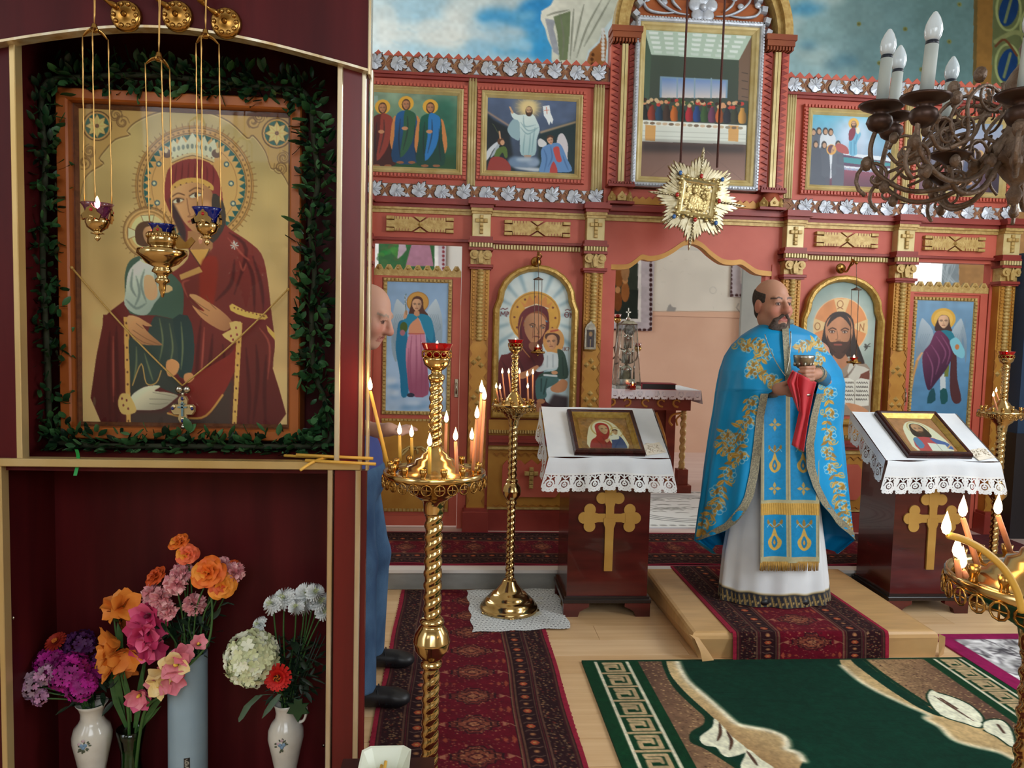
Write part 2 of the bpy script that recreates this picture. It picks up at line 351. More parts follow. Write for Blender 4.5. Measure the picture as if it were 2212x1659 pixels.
# ---------------------------------------------------------------- signed distance bodies (one continuous surface)
def sdf_grid(prims,res,k=.02,lo=None,hi=None):
    """prims: ('c',a,b,ra,rb[,k]) tapered capsule, ('e',centre,radii,rot or None[,k]) ellipsoid; prefix '-' subtracts."""
    lo=np.array(lo,float);hi=np.array(hi,float); n=np.ceil((hi-lo)/res).astype(int)+1
    ax=[lo[i]+np.arange(n[i])*res for i in range(3)]; D=np.full(n,.15,np.float32)
    for p in prims:
        t=p[0]; kk=p[5] if (t[-1]=='c' and len(p)>5) else p[4] if (t[-1]=='e' and len(p)>4) else k
        if t[-1]=='c': a,b=np.array(p[1],float),np.array(p[2],float); ra,rb=p[3],p[4]; e=max(ra,rb)+kk+.03; l=np.minimum(a,b)-e;h=np.maximum(a,b)+e
        else: a=np.array(p[1],float); e=max(p[2])+kk+.03; l=a-e;h=a+e
        i0=np.clip(np.floor((l-lo)/res).astype(int),0,n); i1=np.clip(np.ceil((h-lo)/res).astype(int)+1,0,n)
        if (i1<=i0).any(): continue
        X=ax[0][i0[0]:i1[0]][:,None,None];Y=ax[1][i0[1]:i1[1]][None,:,None];Z=ax[2][i0[2]:i1[2]][None,None,:]
        if t[-1]=='c':
            d=b-a;L=max(d@d,1e-9); h_=np.clip(((X-a[0])*d[0]+(Y-a[1])*d[1]+(Z-a[2])*d[2])/L,0,1)
            S=np.sqrt((X-a[0]-h_*d[0])**2+(Y-a[1]-h_*d[1])**2+(Z-a[2]-h_*d[2])**2)-(ra+(rb-ra)*h_)
        else:
            r=p[2]; x,y,z=X-a[0],Y-a[1],Z-a[2]
            if p[3] is not None:
                Rm=np.array(p[3].transposed()); x,y,z=(Rm[0,0]*x+Rm[0,1]*y+Rm[0,2]*z,Rm[1,0]*x+Rm[1,1]*y+Rm[1,2]*z,Rm[2,0]*x+Rm[2,1]*y+Rm[2,2]*z)
            k0=np.sqrt((x/r[0])**2+(y/r[1])**2+(z/r[2])**2); k1=np.sqrt((x/r[0]**2)**2+(y/r[1]**2)**2+(z/r[2]**2)**2)+1e-9
            S=k0*(k0-1)/k1
        sl=tuple(slice(i0[i],i1[i]) for i in range(3)); O=D[sl]
        if t[0]=='-': S=-S; h_=np.clip(kk-np.abs(O-S),0,None)/kk; D[sl]=np.maximum(O,S)+h_*h_*kk*.25
        else: h_=np.clip(kk-np.abs(O-S),0,None)/kk; D[sl]=np.minimum(O,S)-h_*h_*kk*.25
    return D,lo
def nets(D,lo,res):                                      # naive surface nets
    n=np.array(D.shape); I=D<0; c=[I[x:n[0]-1+x,y:n[1]-1+y,z:n[2]-1+z] for x in(0,1) for y in(0,1) for z in(0,1)]
    s=sum(x.astype(np.int8) for x in c); act=(s>0)&(s<8); cells=np.argwhere(act); idx=np.full(act.shape,-1,np.int64); idx[act]=np.arange(len(cells))
    acc=np.zeros((len(cells),3));cnt=np.zeros(len(cells)); offs=[(x,y,z) for x in(0,1) for y in(0,1) for z in(0,1)]
    val=[D[cells[:,0]+o[0],cells[:,1]+o[1],cells[:,2]+o[2]].astype(float) for o in offs]
    for i in range(8):
        for j in range(i+1,8):
            df=[offs[j][q]-offs[i][q] for q in range(3)]
            if sum(map(abs,df))!=1: continue
            a,b=val[i],val[j]; m=(a<0)!=(b<0); t=np.where(m,a/np.where(m,a-b,1),0); P=np.array(offs[i])[None,:]+t[:,None]*np.array(df)[None,:]; acc[m]+=P[m]; cnt[m]+=1
    V=lo+(cells+acc/cnt[:,None])*res; Fs=[]
    for ax in range(3):
        sa=[slice(None)]*3;sb=[slice(None)]*3; sa[ax]=slice(0,-1);sb[ax]=slice(1,None); a=I[tuple(sa)];b=I[tuple(sb)]
        e=np.argwhere(a!=b); u,v=(ax+1)%3,(ax+2)%3; ok=(e[:,u]>0)&(e[:,v]>0)&(e[:,u]<n[u]-1)&(e[:,v]<n[v]-1); e=e[ok]; fl=a[tuple(e.T)]
        du=np.zeros(3,int);du[u]=1;dv=np.zeros(3,int);dv[v]=1
        q=np.stack([idx[tuple((e-du-dv).T)],idx[tuple((e-dv).T)],idx[tuple(e.T)],idx[tuple((e-du).T)]],1); q[~fl]=q[~fl][:,::-1]; Fs.append(q)
    F=np.concatenate(Fs); F=F[(F>=0).all(1)]; return V,F
def relax(V,F,it=2,l=.5):
    n=len(V)
    for _ in range(it):
        S=np.zeros_like(V);C=np.zeros(n)
        for a,b in((0,1),(1,2),(2,3),(3,0)):
            np.add.at(S,F[:,a],V[F[:,b]]);np.add.at(S,F[:,b],V[F[:,a]]);np.add.at(C,F[:,a],1);np.add.at(C,F[:,b],1)
        V=V+l*(S/np.maximum(C,1)[:,None]-V)
    return V
def rawmesh(name,V,F,m,parent=None,col=None,smooth=True):
    me=bpy.data.meshes.new(name); nf=len(F); F=np.asarray(F); q=F.shape[1]
    me.vertices.add(len(V)); me.vertices.foreach_set('co',np.asarray(V,np.float32).ravel()); me.loops.add(nf*q); me.loops.foreach_set('vertex_index',F.ravel().astype(np.int32))
    me.polygons.add(nf); me.polygons.foreach_set('loop_start',np.arange(0,nf*q,q,dtype=np.int32)); me.polygons.foreach_set('loop_total',np.full(nf,q,np.int32)); me.polygons.foreach_set('use_smooth',np.full(nf,smooth))
    if col is not None:
        A=np.clip(col,0,255)/255.; lin=np.where(A<=.04045,A/12.92,((A+.055)/1.055)**2.4)
        a=me.color_attributes.new('paint','FLOAT_COLOR','POINT'); a.data.foreach_set('color',np.c_[lin,np.ones(len(V))].astype(np.float32).ravel())
    me.materials.append(m); me.update(calc_edges=True); me.validate()
    o=bpy.data.objects.new(name,me); COL.objects.link(o)
    if parent: o.parent=parent
    return o
def sdf_obj(name,prims,res,m,parent,k=.02,pad=.05,it=1,cut=None,colf=None):
    pts=[];
    for p in prims:
        if p[0][0]=='-': continue
        if p[0]=='c': pts+=[np.array(p[1])-p[3],np.array(p[1])+p[3],np.array(p[2])-p[4],np.array(p[2])+p[4]]
        else: pts+=[np.array(p[1])-max(p[2]),np.array(p[1])+max(p[2])]
    pts=np.array(pts); D,lo=sdf_grid(prims,res,k,pts.min(0)-pad,pts.max(0)+pad)
    if cut is not None:
        n=D.shape; X=lo[0]+np.arange(n[0])[:,None,None]*res;Y=lo[1]+np.arange(n[1])[None,:,None]*res;Z=lo[2]+np.arange(n[2])[None,None,:]*res
        D=np.maximum(D,cut(X,Y,Z).astype(np.float32))
    V,F=nets(D,lo,res); V=relax(V,F,it)
    return rawmesh(name,V,F,m,parent,colf(V) if colf else None)
def pxy(p):                                              # where a world point falls in the photograph
    d=Vector(p)-Vector((0,0,EYE)); k=d.dot(_fw); return (1106+F_PX*d.dot(_r)/k, 829.5-F_PX*d.dot(_u)/k)
def wallcanvas(x0,x1,zt,zb,y,res,bg):                    # a canvas whose drawing coordinates are those measured on the photograph
    c=[pxy((x,y,z)) for x,z in ((x0,zt),(x1,zt),(x1,zb),(x0,zb))]
    wd=math.hypot(c[1][0]-c[0][0],c[1][1]-c[0][1]); ht=math.hypot(c[3][0]-c[0][0],c[3][1]-c[0][1])
    return Canvas(max(8,wd*res),max(8,ht*res),bg,c)
# ---------------- floor
floor=struct('floor'); ST=.125
MB().box(-4.1,4.6,-3.6,4.66,-.12,-.012).build('subfloor',mat('screed',(120,100,80),.9),floor)
PL=[mat('beech_plank_%d'%i,c,.33,c2=d,sc=(1.6,26,4),bump=.04,det=6) for i,(c,d) in enumerate((((226,190,146),(212,172,126)),((218,180,134),(204,162,116)),((232,198,156),(218,180,136))))]
def plank(x0,x1,y0,y1):
    MB().box(x0+.001,x1-.001,y0+.001,y1-.001,-.012,0).build('plank',R.choice(PL),floor)
y=1.9; row=0
while y<4.6:
    x=-1.3-(row*.43%1.28)
    while x<3.4:
        plank(x,x+1.28,y,min(y+.193,4.63)); x+=1.28
    y+=.193; row+=1
MB().box(-4,4.5,-3.5,4.63,-.03,-.003).build('floor_boards',PL[0],floor)
MB().box(-4,8.5,4.64,9.6,-.1,ST).build('altar_floor',mat('pale_altar_floor',(214,190,182),.3,c2=(200,172,166),sc=(2,12,2)),floor)
MB().box(-4,4.5,4.625,4.64,0,ST-.018).build('step_riser',mat('grey_riser',(150,148,142),.7,c2=(128,126,122),sc=(4,4,9)),floor)
MB().box(-4,4.5,4.61,4.70,ST-.018,ST+.003).build('step_nosing',mat('white_nosing',(226,218,212),.4),floor)
# ---------------- walls
PLAS=mat('cream_plaster',(226,222,206),.8,c2=(216,210,192),sc=(2,2,2)); PLASR=mat('white_plaster',(222,222,214),.85,c2=(210,210,202),sc=(3,3,3),bump=.1)
PEACH=mat('peach_wall_paint',(226,188,162),.6,c2=(218,178,152),sc=(2,2,2))
wb=struct('wall_back')
# the altar end wall: four blocks around the window opening
wx0,wx1,wz0,wz1=5.72,6.32,1.9,3.2
m=MB(); 
for b in ((-4,wx0,9.5,9.7,0,6.6),(wx1,8.6,9.5,9.7,0,6.6),(wx0,wx1,9.5,9.7,0,wz0),(wx0,wx1,9.5,9.7,wz1,6.6)): m.box(*b)
m.build('plaster',PLASR,wb)
MB().box(-4,5.7,9.492,9.5,ST,1.965).build('peach_dado',PEACH,wb)
MB().box(3.68,5.7,9.43,9.492,ST,3.6).build('pilaster',mat('grey_green_plaster',(168,172,166),.8,c2=(156,160,156),sc=(3,3,3)),wb)
# upper mural: painted sky, white robed figure, ornament
cv=wallcanvas(-1.6,8.4,6.4,4.3,9.48,.5,(196,216,222))
b=(70,158,214);l=(150,198,222)
cv.noise(.10,30,3)
for x,y_,rx,ry,c,a in ((840,60,60,50,(222,232,230),.8),(900,20,80,30,(150,196,220),.6),(960,95,70,30,(224,232,228),.8),(1040,110,60,22,l,.7),(1010,20,60,26,(214,226,226),.8),(1085,45,58,26,b,.9),(1150,60,45,50,b,.95),(1170,20,50,30,(50,140,204),.95),(1120,100,60,26,(96,176,220),.8),(1180,110,36,30,(56,150,208),.9),(1110,70,30,14,(200,218,224),.85),(1065,80,34,14,(190,212,222),.7),(830,110,40,20,(200,220,226),.7),(1030,60,22,12,(190,214,224),.8),(1135,36,26,12,(130,190,220),.8),(985,60,26,40,(228,234,230),.7),(925,110,60,16,l,.6)):
    cv.ell(x,y_,rx,ry,c,a,R.uniform(-.3,.3),blur=9)
for i in range(26):
    x=R.uniform(830,1180);y_=R.uniform(5,125); cv.line([(x,y_),(x+14,y_+6),(x+26,y_+3)],2.5,(52,140,200) if x>1010 else (140,190,215),.2,sm=4,blur=5)
g=(108,140,146)
cv.poly([(1690,-40),(2300,-40),(2300,240),(1690,240)],(150,184,192),1,blur=3); cv.poly([(1800,-40),(2300,-40),(2300,240),(1850,240)],g,.95,blur=30); cv.poly([(1960,-40),(2300,-40),(2300,240),(1990,240)],(92,122,124),.9,blur=30)
for x,y_,rx,ry,c,a in ((1740,20,50,16,(80,150,190),.9),(1790,0,40,14,(190,210,210),.7),(1715,60,30,30,(170,196,200),.9),(1770,70,50,30,(134,168,174),.8),(1760,120,46,22,(160,184,186),.8),(1830,130,26,12,(84,126,146),.8),(1745,98,20,8,(80,132,160),.8),(1800,140,20,14,(92,132,150),.7),(1850,40,60,40,(120,150,154),.5)): cv.ell(x,y_,rx,ry,c,a,R.uniform(-.3,.3),blur=7)
for P,k in (([(1040,58),(1062,44),(1090,50),(1100,66),(1128,60),(1120,82),(1150,92),(1144,112),(1110,104),(1090,112),(1060,92)],(176,210,226)),([(900,60),(930,40),(970,52),(990,80),(960,100),(920,96)],(226,232,228)),([(820,20),(850,14),(862,60),(850,90),(822,96)],(228,234,230)),([(1010,90),(1040,84),(1064,98),(1050,120),(1012,122)],(150,200,228))): cv.poly(P,k,.6,blur=4,sm=4)
for x,y_ in ((1855,52),(1955,63),(1899,136),(2072,10),(1990,150),(2050,90)): cv.ell(x,y_,5,5,(120,120,60),.8); cv.ell(x,y_,2,2,(80,80,50),.9)
rb=(222,222,208)
cv.poly([(1225,-60),(1190,12),(1170,24),(1168,42),(1178,62),(1184,86),(1193,104),(1192,130),(1204,150),(1262,140),(1272,108),(1292,90),(1302,66),(1330,30),(1345,-60)],rb,1,g=((190,196,182),(1200,0),(1310,60)))
cv.poly([(1178,40),(1200,44),(1196,62),(1204,90),(1208,120),(1196,112),(1188,84)],(150,156,168),.9); cv.poly([(1196,36),(1233,24),(1232,64),(1226,130),(1209,130),(1204,70)],(112,126,94),1)
for L in ([(1240,20),(1236,70),(1232,128)],[(1300,0),(1268,60),(1246,124)],[(1318,0),(1290,50),(1262,100)],[(1262,10),(1250,60),(1240,110)],[(1210,30),(1218,80),(1215,125)],[(1182,34),(1200,28),(1230,22)]): cv.line(L,3,(120,124,110),.75,sm=5,taper=True)
cv.poly([(1262,150),(1275,112),(1296,92),(1304,60),(1312,92),(1306,150)],(150,98,56),1); 
for i in range(9): cv.ell(1303,64+i*8,4,4,(206,208,206))
for x,y_ in ((1281,118),(1279,128),(1280,138)): cv.ell(x,y_,3.5,4,(84,50,30))
cv.poly([(2104,-60),(2146,-60),(2140,260),(2100,260)],(134,98,50),1); cv.poly([(2104,-60),(2112,-60),(2107,260),(2100,260)],(96,80,46),1)
cv.poly([(2146,-60),(2330,-60),(2330,260),(2140,260)],(92,100,66),1)
for k,(x,y_) in enumerate(((2178,22),(2176,140),(2182,-70),(2230,60),(2236,170))):
    cv.ell(x,y_,20,36,(20,52,98),1,.25); cv.ring(x,y_,26,5,(140,150,100),1,ry=44); cv.line([(x-8,y_+26),(x+6,y_-24)],6,(104,116,84),1)
cv.line([(2150,90),(2190,70),(2215,80)],10,(126,132,88),1,sm=4); cv.line([(2150,100),(2170,86),(2196,120)],5,(96,58,36),1,sm=4)
cv.noise(.07,4,9); cv.mesh('sky_mural',onwall(-1.6,8.4,6.4,4.3,9.48),wb,paintmat('fresco',.8,spec=.1))
# bare plaster between royal doors, with flaking patch
cv=wallcanvas(2.45,3.75,2.75,1.9,9.485,.55,(226,224,212)); cv.noise(.05,14,2)
cv.poly([(1300,672),(1760,672),(1760,760),(1300,760)],(226,188,162)); cv.line([(1300,672),(1760,672)],1.5,(190,160,136))
cv.poly([(1440,672),(1444,660),(1449,656),(1452,662),(1462,664),(1458,672)],(160,160,156)); cv.line([(1595,655),(1590,664),(1598,674)],1.5,(150,150,146)); cv.ring(1540,627,7,1.5,(200,200,190))
for i in range(30): x,y_=R.uniform(1410,1600),R.uniform(540,668); cv.line([(x,y_),(x+R.uniform(-9,9),y_+R.uniform(-4,4))],1.2,(206,204,192),.6)
cv.mesh('flaking_plaster',onwall(2.45,3.75,2.75,1.9,9.485),wb,paintmat('fresco',.8,spec=.1))
def panel(x0,x1,zt,zb,draw):
    cv=wallcanvas(x0,x1,zt,zb,9.47,.6,(186,180,186)); draw(cv); cv.noise(.08,4,4); cv.mesh('wall_painting',onwall(x0,x1,zt,zb,9.47),wb,paintmat('fresco',.8,spec=.1))
def pa(cv):
    cv.poly([(900,300),(1385,300),(1384,695),(900,700)],(226,226,222)); cv.poly([(900,300),(1379,300),(1377,688),(900,690)],(52,60,50)); cv.poly([(900,620),(1378,626),(1377,688),(900,690)],(40,48,42))
    for x,y_,c in ((1336,600,(134,82,40)),(1350,630,(150,96,52)),(1334,650,(120,70,36)),(1350,585,(160,120,80))): cv.ell(x,y_,9,22,c); cv.ell(x,y_-24,6,7,(190,140,90))
    for i in range(16): cv.ell(1405,552+i*10.5,3.4,4.4,(66,40,40))
    for i in range(10): cv.ell(1402-i*10.5,712,4.4,3.2,(66,40,40))
panel(.9,at(1408,715,9.47).x,3.3,at(1400,715,9.47).z,pa)
def pb(cv):
    cv.poly([(1601,300),(1900,300),(1900,613),(1600,613)],(226,228,224)); cv.poly([(1606,300),(1900,300),(1900,607),(1605,607)],(150,168,158))
    for i in range(12): cv.ell(1580,540+i*9,3,4,(80,56,56))
    for i in range(16): cv.ell(1582+i*10,637,4,3,(80,56,56))
panel(at(1577,640,9.47).x,4.6,3.3,at(1577,641,9.47).z,pb)
def pc(cv):
    cv.poly([(600,300),(946,300),(946,800),(600,800)],(224,224,220)); cv.poly([(818,300),(938,300),(938,800),(818,800)],(56,96,60))
    for i in range(40): cv.ell(R.uniform(818,900),R.uniform(500,575),8,6,(R.randint(40,90),R.randint(90,130),60),.7)
    cv.poly([(905,515),(925,520),(930,540),(936,575),(876,575),(884,545),(890,525)],(160,116,134),1); cv.poly([(862,524),(874,520),(878,540),(868,552),(858,560)],(170,150,160))
    for i in range(14): cv.ell(957,490+i*9,3,3.4,(130,60,66))
panel(-1.5,at(963,560,9.47).x,3.3,1.2,pc)
def pd(cv):
    cv.poly([(2000,400),(2072,400),(2072,800),(2000,800)],(104,112,116)); cv.poly([(2072,400),(2300,400),(2300,800),(2072,800)],(126,92,56))
    for i in range(12): cv.line([(2034+i*3,560),(2040+R.uniform(-8,20),585),(2036+R.uniform(0,30),610)],2,(134,142,146),.8,sm=4)
panel(6.34,8.4,3.4,1.2,pd)
# window in the altar wall
wn=struct('window_1'); m=MB()
for b in ((wx0-.05,wx0+.03,9.44,9.56,wz0-.05,wz1+.05),(wx1-.03,wx1+.05,9.44,9.56,wz0-.05,wz1+.05),(wx0,wx1,9.44,9.56,wz0-.05,wz0+.03),(wx0,wx1,9.44,9.56,wz1-.03,wz1+.05)): m.box(*b)
m.build('window_frame',mat('white_frame',(236,236,232),.5),wn)
SKYP=mat('bright_window_sky',(246,250,255),.5,emit=1.6)
MB().box(wx0,wx1,9.58,9.585,wz0,wz1).build('pane',SKYP,wn)
def sidewall(name,*bx):
    w_=struct(name); m=MB()
    for b in bx: m.box(*b)
    m.build('plaster',PLAS,w_)
sidewall('wall_left',(-4.2,-4,-3.6,9.6,0,6.6)); sidewall('wall_right',(4.5,4.7,-3.6,5.5,0,6.6),(4.5,8.6,5.5,5.62,0,6.6),(8.5,8.7,5.5,9.6,0,6.6)); sidewall('wall_rear',(-4.2,4.7,-3.7,-3.5,0,6.6))
cl=struct('ceiling'); MB().box(-4.2,8.7,-3.7,9.7,6.6,6.75).build('ceiling_plaster',PLAS,cl)
def nave_window(n,c,axis,wd,ht):                          # frame, panes and bars on the nave walls behind the viewer
    o=struct('window_%d'%n,c)
    def bx(m,a0,a1,z0,z1,d0,d1):
        if axis=='x': m.box(d0,d1,a0,a1,z0,z1)
        else: m.box(a0,a1,d0,d1,z0,z1)
    m=MB(); h=wd/2
    for a in ((-h-.08,-h,-.08,ht+.08),(h,h+.08,-.08,ht+.08),(-h,h,-.08,0),(-h,h,ht,ht+.08),(-.02,.02,0,ht),(-h,h,ht*.6,ht*.6+.04)): bx(m,*a,-.04,.03)
    m.build('window_frame',MATS['white_frame'],o)
    for s in (-1,1):
        m=MB(); bx(m,min(0,s*h),max(0,s*h),0,ht,-.012,-.008); m.build('pane',mat('nave_window_sky',(236,244,255),.5,emit=1.1),o)
nave_window(2,(4.49,1.2,1.5),'x',1.5,2.4); nave_window(3,(4.49,3.4,1.8),'x',1.2,2.2); nave_window(4,(-3.99,-.6,1.7),'x',1.5,2.4); nave_window(5,(.8,-3.49,2.0),'y',3.,2.4); nave_window(6,(-2.4,-3.49,3.4),'y',1.8,1.2)
tr=struct('trim_1'); MB().box(4.35,4.5,5.42,5.62,ST,2.34).build('dark_blue_pilaster',mat('dark_blue_paint',(40,66,96),.6,c2=(30,52,80),sc=(4,4,2)),tr)
MB().box(4.33,4.5,5.40,5.62,ST,.95).build('dark_dado',mat('dark_dado',(38,34,38),.5),tr)
ico=thing('iconostasis','carved red and gold icon screen wall with silver leaf friezes and sawtooth cresting','icon screen',(1.785,5.62,ST))
_o=Vector((1.785,5.62,ST))
def ip(mb,name,m,parent=ico): 
    o=mb.build(name,m); o.parent=parent
    o.matrix_parent_inverse=Matrix.Translation(-_o); return o   # built in room coordinates, hung on the screen
YF=5.62
def rects(name,m,*bs,bv=0.):
    mb=MB()
    for b in bs: mb.box(*b,bv=bv)
    return ip(mb,name,m)
BL,BR_=(-.78,1.09),(2.45,4.37)
COLX=(-.70,.172,1.02,2.55,3.43,4.285)
# red boarding of the lower storey: arch bays, narrow stiles beside doors
for x0,x1 in ((.10,1.2),(2.37,3.5)): rects('red_panel',RED,(x0,x1,YF,5.70,ST,2.31))
for x0,x1 in ((-.78,-.615),(.035,.11),(3.44,3.515),(4.195,4.37)): rects('door_stile',RED,(x0,x1,YF,5.70,ST,2.31))
rects('header_panel',RED,(-.615,.035,YF,5.70,2.268,2.31)); rects('header_panel',RED,(3.515,4.195,YF,5.70,2.262,2.31))
for x0,x1 in (BL,BR_): rects('frieze_panel',RED,(x0,x1,YF-.012,5.70,2.31,2.49)); rects('red_fillet',DRED,(x0,x1,YF-.035,5.62,2.288,2.306))
# central header with ogee lower edge
crv=[(1314,581),(1350,581),(1370,571),(1385,560),(1403,563),(1427,559),(1451,547),(1475,531),(1495,527),(1515,535),(1535,553),(1559,569),(1582,572),(1600,571),(1616,581),(1634,592),(1662,596),(1690,595)]
cw=[(at(x,y,YF).x,at(x,y,YF).z) for x,y in crv]; cw[0]=(1.09,cw[0][1]); cw[-1]=(2.45,cw[-1][1])
sm=[tuple(p) for p in smooth2(cw,5,False)]
ip(MB().prism(sm+[(2.45,2.49),(1.09,2.49)],YF-.012,5.70),'royal_door_header',RED)
mb=MB()
for i in range(len(sm)-1):
    (xa,za),(xb,zb)=sm[i],sm[i+1]; mb.prism([(xa,za-.004),(xb,zb-.004),(xb,zb+.034),(xa,za+.034)],YF-.018,YF+.05)
ip(mb,'ogee_gold_edge',OCH)
for s,x in ((-1,1.125),(1,2.445)): rects('royal_door_jamb',RED,(x-.035,x+.035,YF-.02,5.72,ST,2.2))
# running cornice
rects('gold_moulding',GOLDP,(-.78,4.37,YF-.03,5.66,2.486,2.512),(-.78,4.37,YF-.045,5.66,2.512,2.528))
rects('red_cornice',DRED,(-.78,4.37,YF-.05,5.7,2.528,2.552),(-.78,4.37,YF-.085,5.7,2.552,2.576),(-.78,4.37,YF-.06,5.7,2.576,2.598))
# upper storey boarding
for x0,x1 in ((-.78,1.10),(2.45,4.37)):
    rects('upper_panel',RED,(x0,x1,YF,5.70,2.59,3.50)); rects('dark_red_moulding',DRED,(x0,x1,YF-.05,5.66,3.474,3.492),(x0,x1,YF-.03,5.66,3.455,3.474))
    mb=MB(); n=int(round((x1-x0)/.072))
    for i in range(n):
        a=x0+(x1-x0)*i/n; b=x0+(x1-x0)*(i+1)/n; mb.prism([(a,3.60),(b,3.60),(b,3.612),((a+b)/2,3.648),(a,3.612)],YF-.02,YF+.005)
    ip(mb,'sawtooth_cresting',RED)
# silver leaf friezes, one leaf at a time
def leafpoly(r,rot,mir):
    P=[(-172,.66),(-150,.80),(-128,.84),(-108,.80)]
    for a,l in ((-78,1.),(-40,.96),(0,1.16),(40,.98),(80,1.)): P+=[(a-17,l*.74),(a-11,l*.86),(a-7,l*.84),(a,l),(a+8,l*.84),(a+12,l*.85),(a+19,.62)]
    P+=[(112,.78),(134,.84),(152,.80),(174,.66)]
    out=[]
    for a,l in P:
        t=math.radians(a); u=math.cos(t)*l*r*(1.18 if abs(a)<90 else .86)-.004; v=math.sin(t)*l*r*.94; out.append(((u*math.cos(rot)-v*math.sin(rot))*mir,u*math.sin(rot)+v*math.cos(rot)))
    return out
def leafmesh(rot,mir):
    mb=MB(); P=leafpoly(.064,rot,mir); n=len(P); V=[(0,-.012,0)]+[(x,-.003,z) for x,z in P]+[(x,.006,z) for x,z in P]
    F=[(0,1+i,1+(i+1)%n) for i in range(n)]+[(1+i,1+n+i,1+n+(i+1)%n,1+(i+1)%n) for i in range(n)]
    mb.add(V,F)
    for a in (0,38,-38,80,-80):                            # veins
        t=math.radians(a)+rot; mb.tube([(0,-.012,0),(math.cos(t)*.045*mir,-.008,math.sin(t)*.045)],.0022,4)
    mb.prism([(x*1.13,z*1.13) for x,z in P],.004,.008,1); return mb.build('leaf',[SILV,DOUT])
LF=[leafmesh(.85,1),leafmesh(-.45,1)]; budm=MB().prism([(-.022,.02),(.022,.02),(0,-.016)],-.005,.005,bev=.3).build('bud',SILV)
for o in LF+[budm]: COL.objects.unlink(o)
def frieze(x0,x1,z0,z1,ph):
    fr=ip(MB().box(x0,x1,YF-.03,YF+.02,z0,z1),'leaf_frieze',LBACK)
    n=int((x1-x0)/.1635); xx=x1-.05-ph
    for i in range(n+1):
        x=xx-i*.1635
        if x<x0+.03: break
        inst(LF[i%2],'leaf',fr,Matrix.Translation(Vector((x,YF-.036,(z0+z1)/2+R.uniform(-.004,.004))))@Matrix.Rotation(R.uniform(-.12,.12),4,'Y'))
        if x-.08>x0:
            for zz,fl in ((z1-.024,1),(z0+.022,-1)):
                o=inst(budm,'bud',fr,Matrix.Translation((x-.082,YF-.034,zz))@Matrix.Rotation(0 if fl>0 else PI,4,'Y'))
    mb=MB()                                                # scroll stems behind the leaves
    x=x0
    while x<x1-.06:
        mb.tube(bez([(x,YF-.032,(z0+z1)/2),(x+.04,YF-.032,z1-.02),(x+.075,YF-.032,(z0+z1)/2),(x+.05,YF-.032,z0+.02)],3),.004,4); x+=.08
    st=mb.build('stems',mat('tan_stem',(176,130,92),.6)); st.parent=fr
frieze(-.78,1.09,3.497,3.607,.03); frieze(-.78,1.075,2.598,2.70,0.01); frieze(2.44,4.37,3.495,3.6,.02); frieze(2.455,4.37,2.598,2.695,.05)
# gold pilaster strips between upper icons
for x0,x1 in ((.058,.119),(.985,1.066),(2.462,2.535),(3.405,3.462),(4.29,4.36)):
    mb=MB(); n=4 if x1-x0>.07 else 3
    for i in range(n):
        a=x0+(x1-x0)*i/n;b=x0+(x1-x0)*(i+1)/n; mb.prism([(a,2.703),(b,2.703),(b,3.474),(a,3.474)],YF-.028,YF-.005); mb.lathe([((b-a)*.42,2.703),((b-a)*.42,3.474)],((a+b)/2,YF-.028,0),8)
    ip(mb,'fluted_strip',PGOLD)
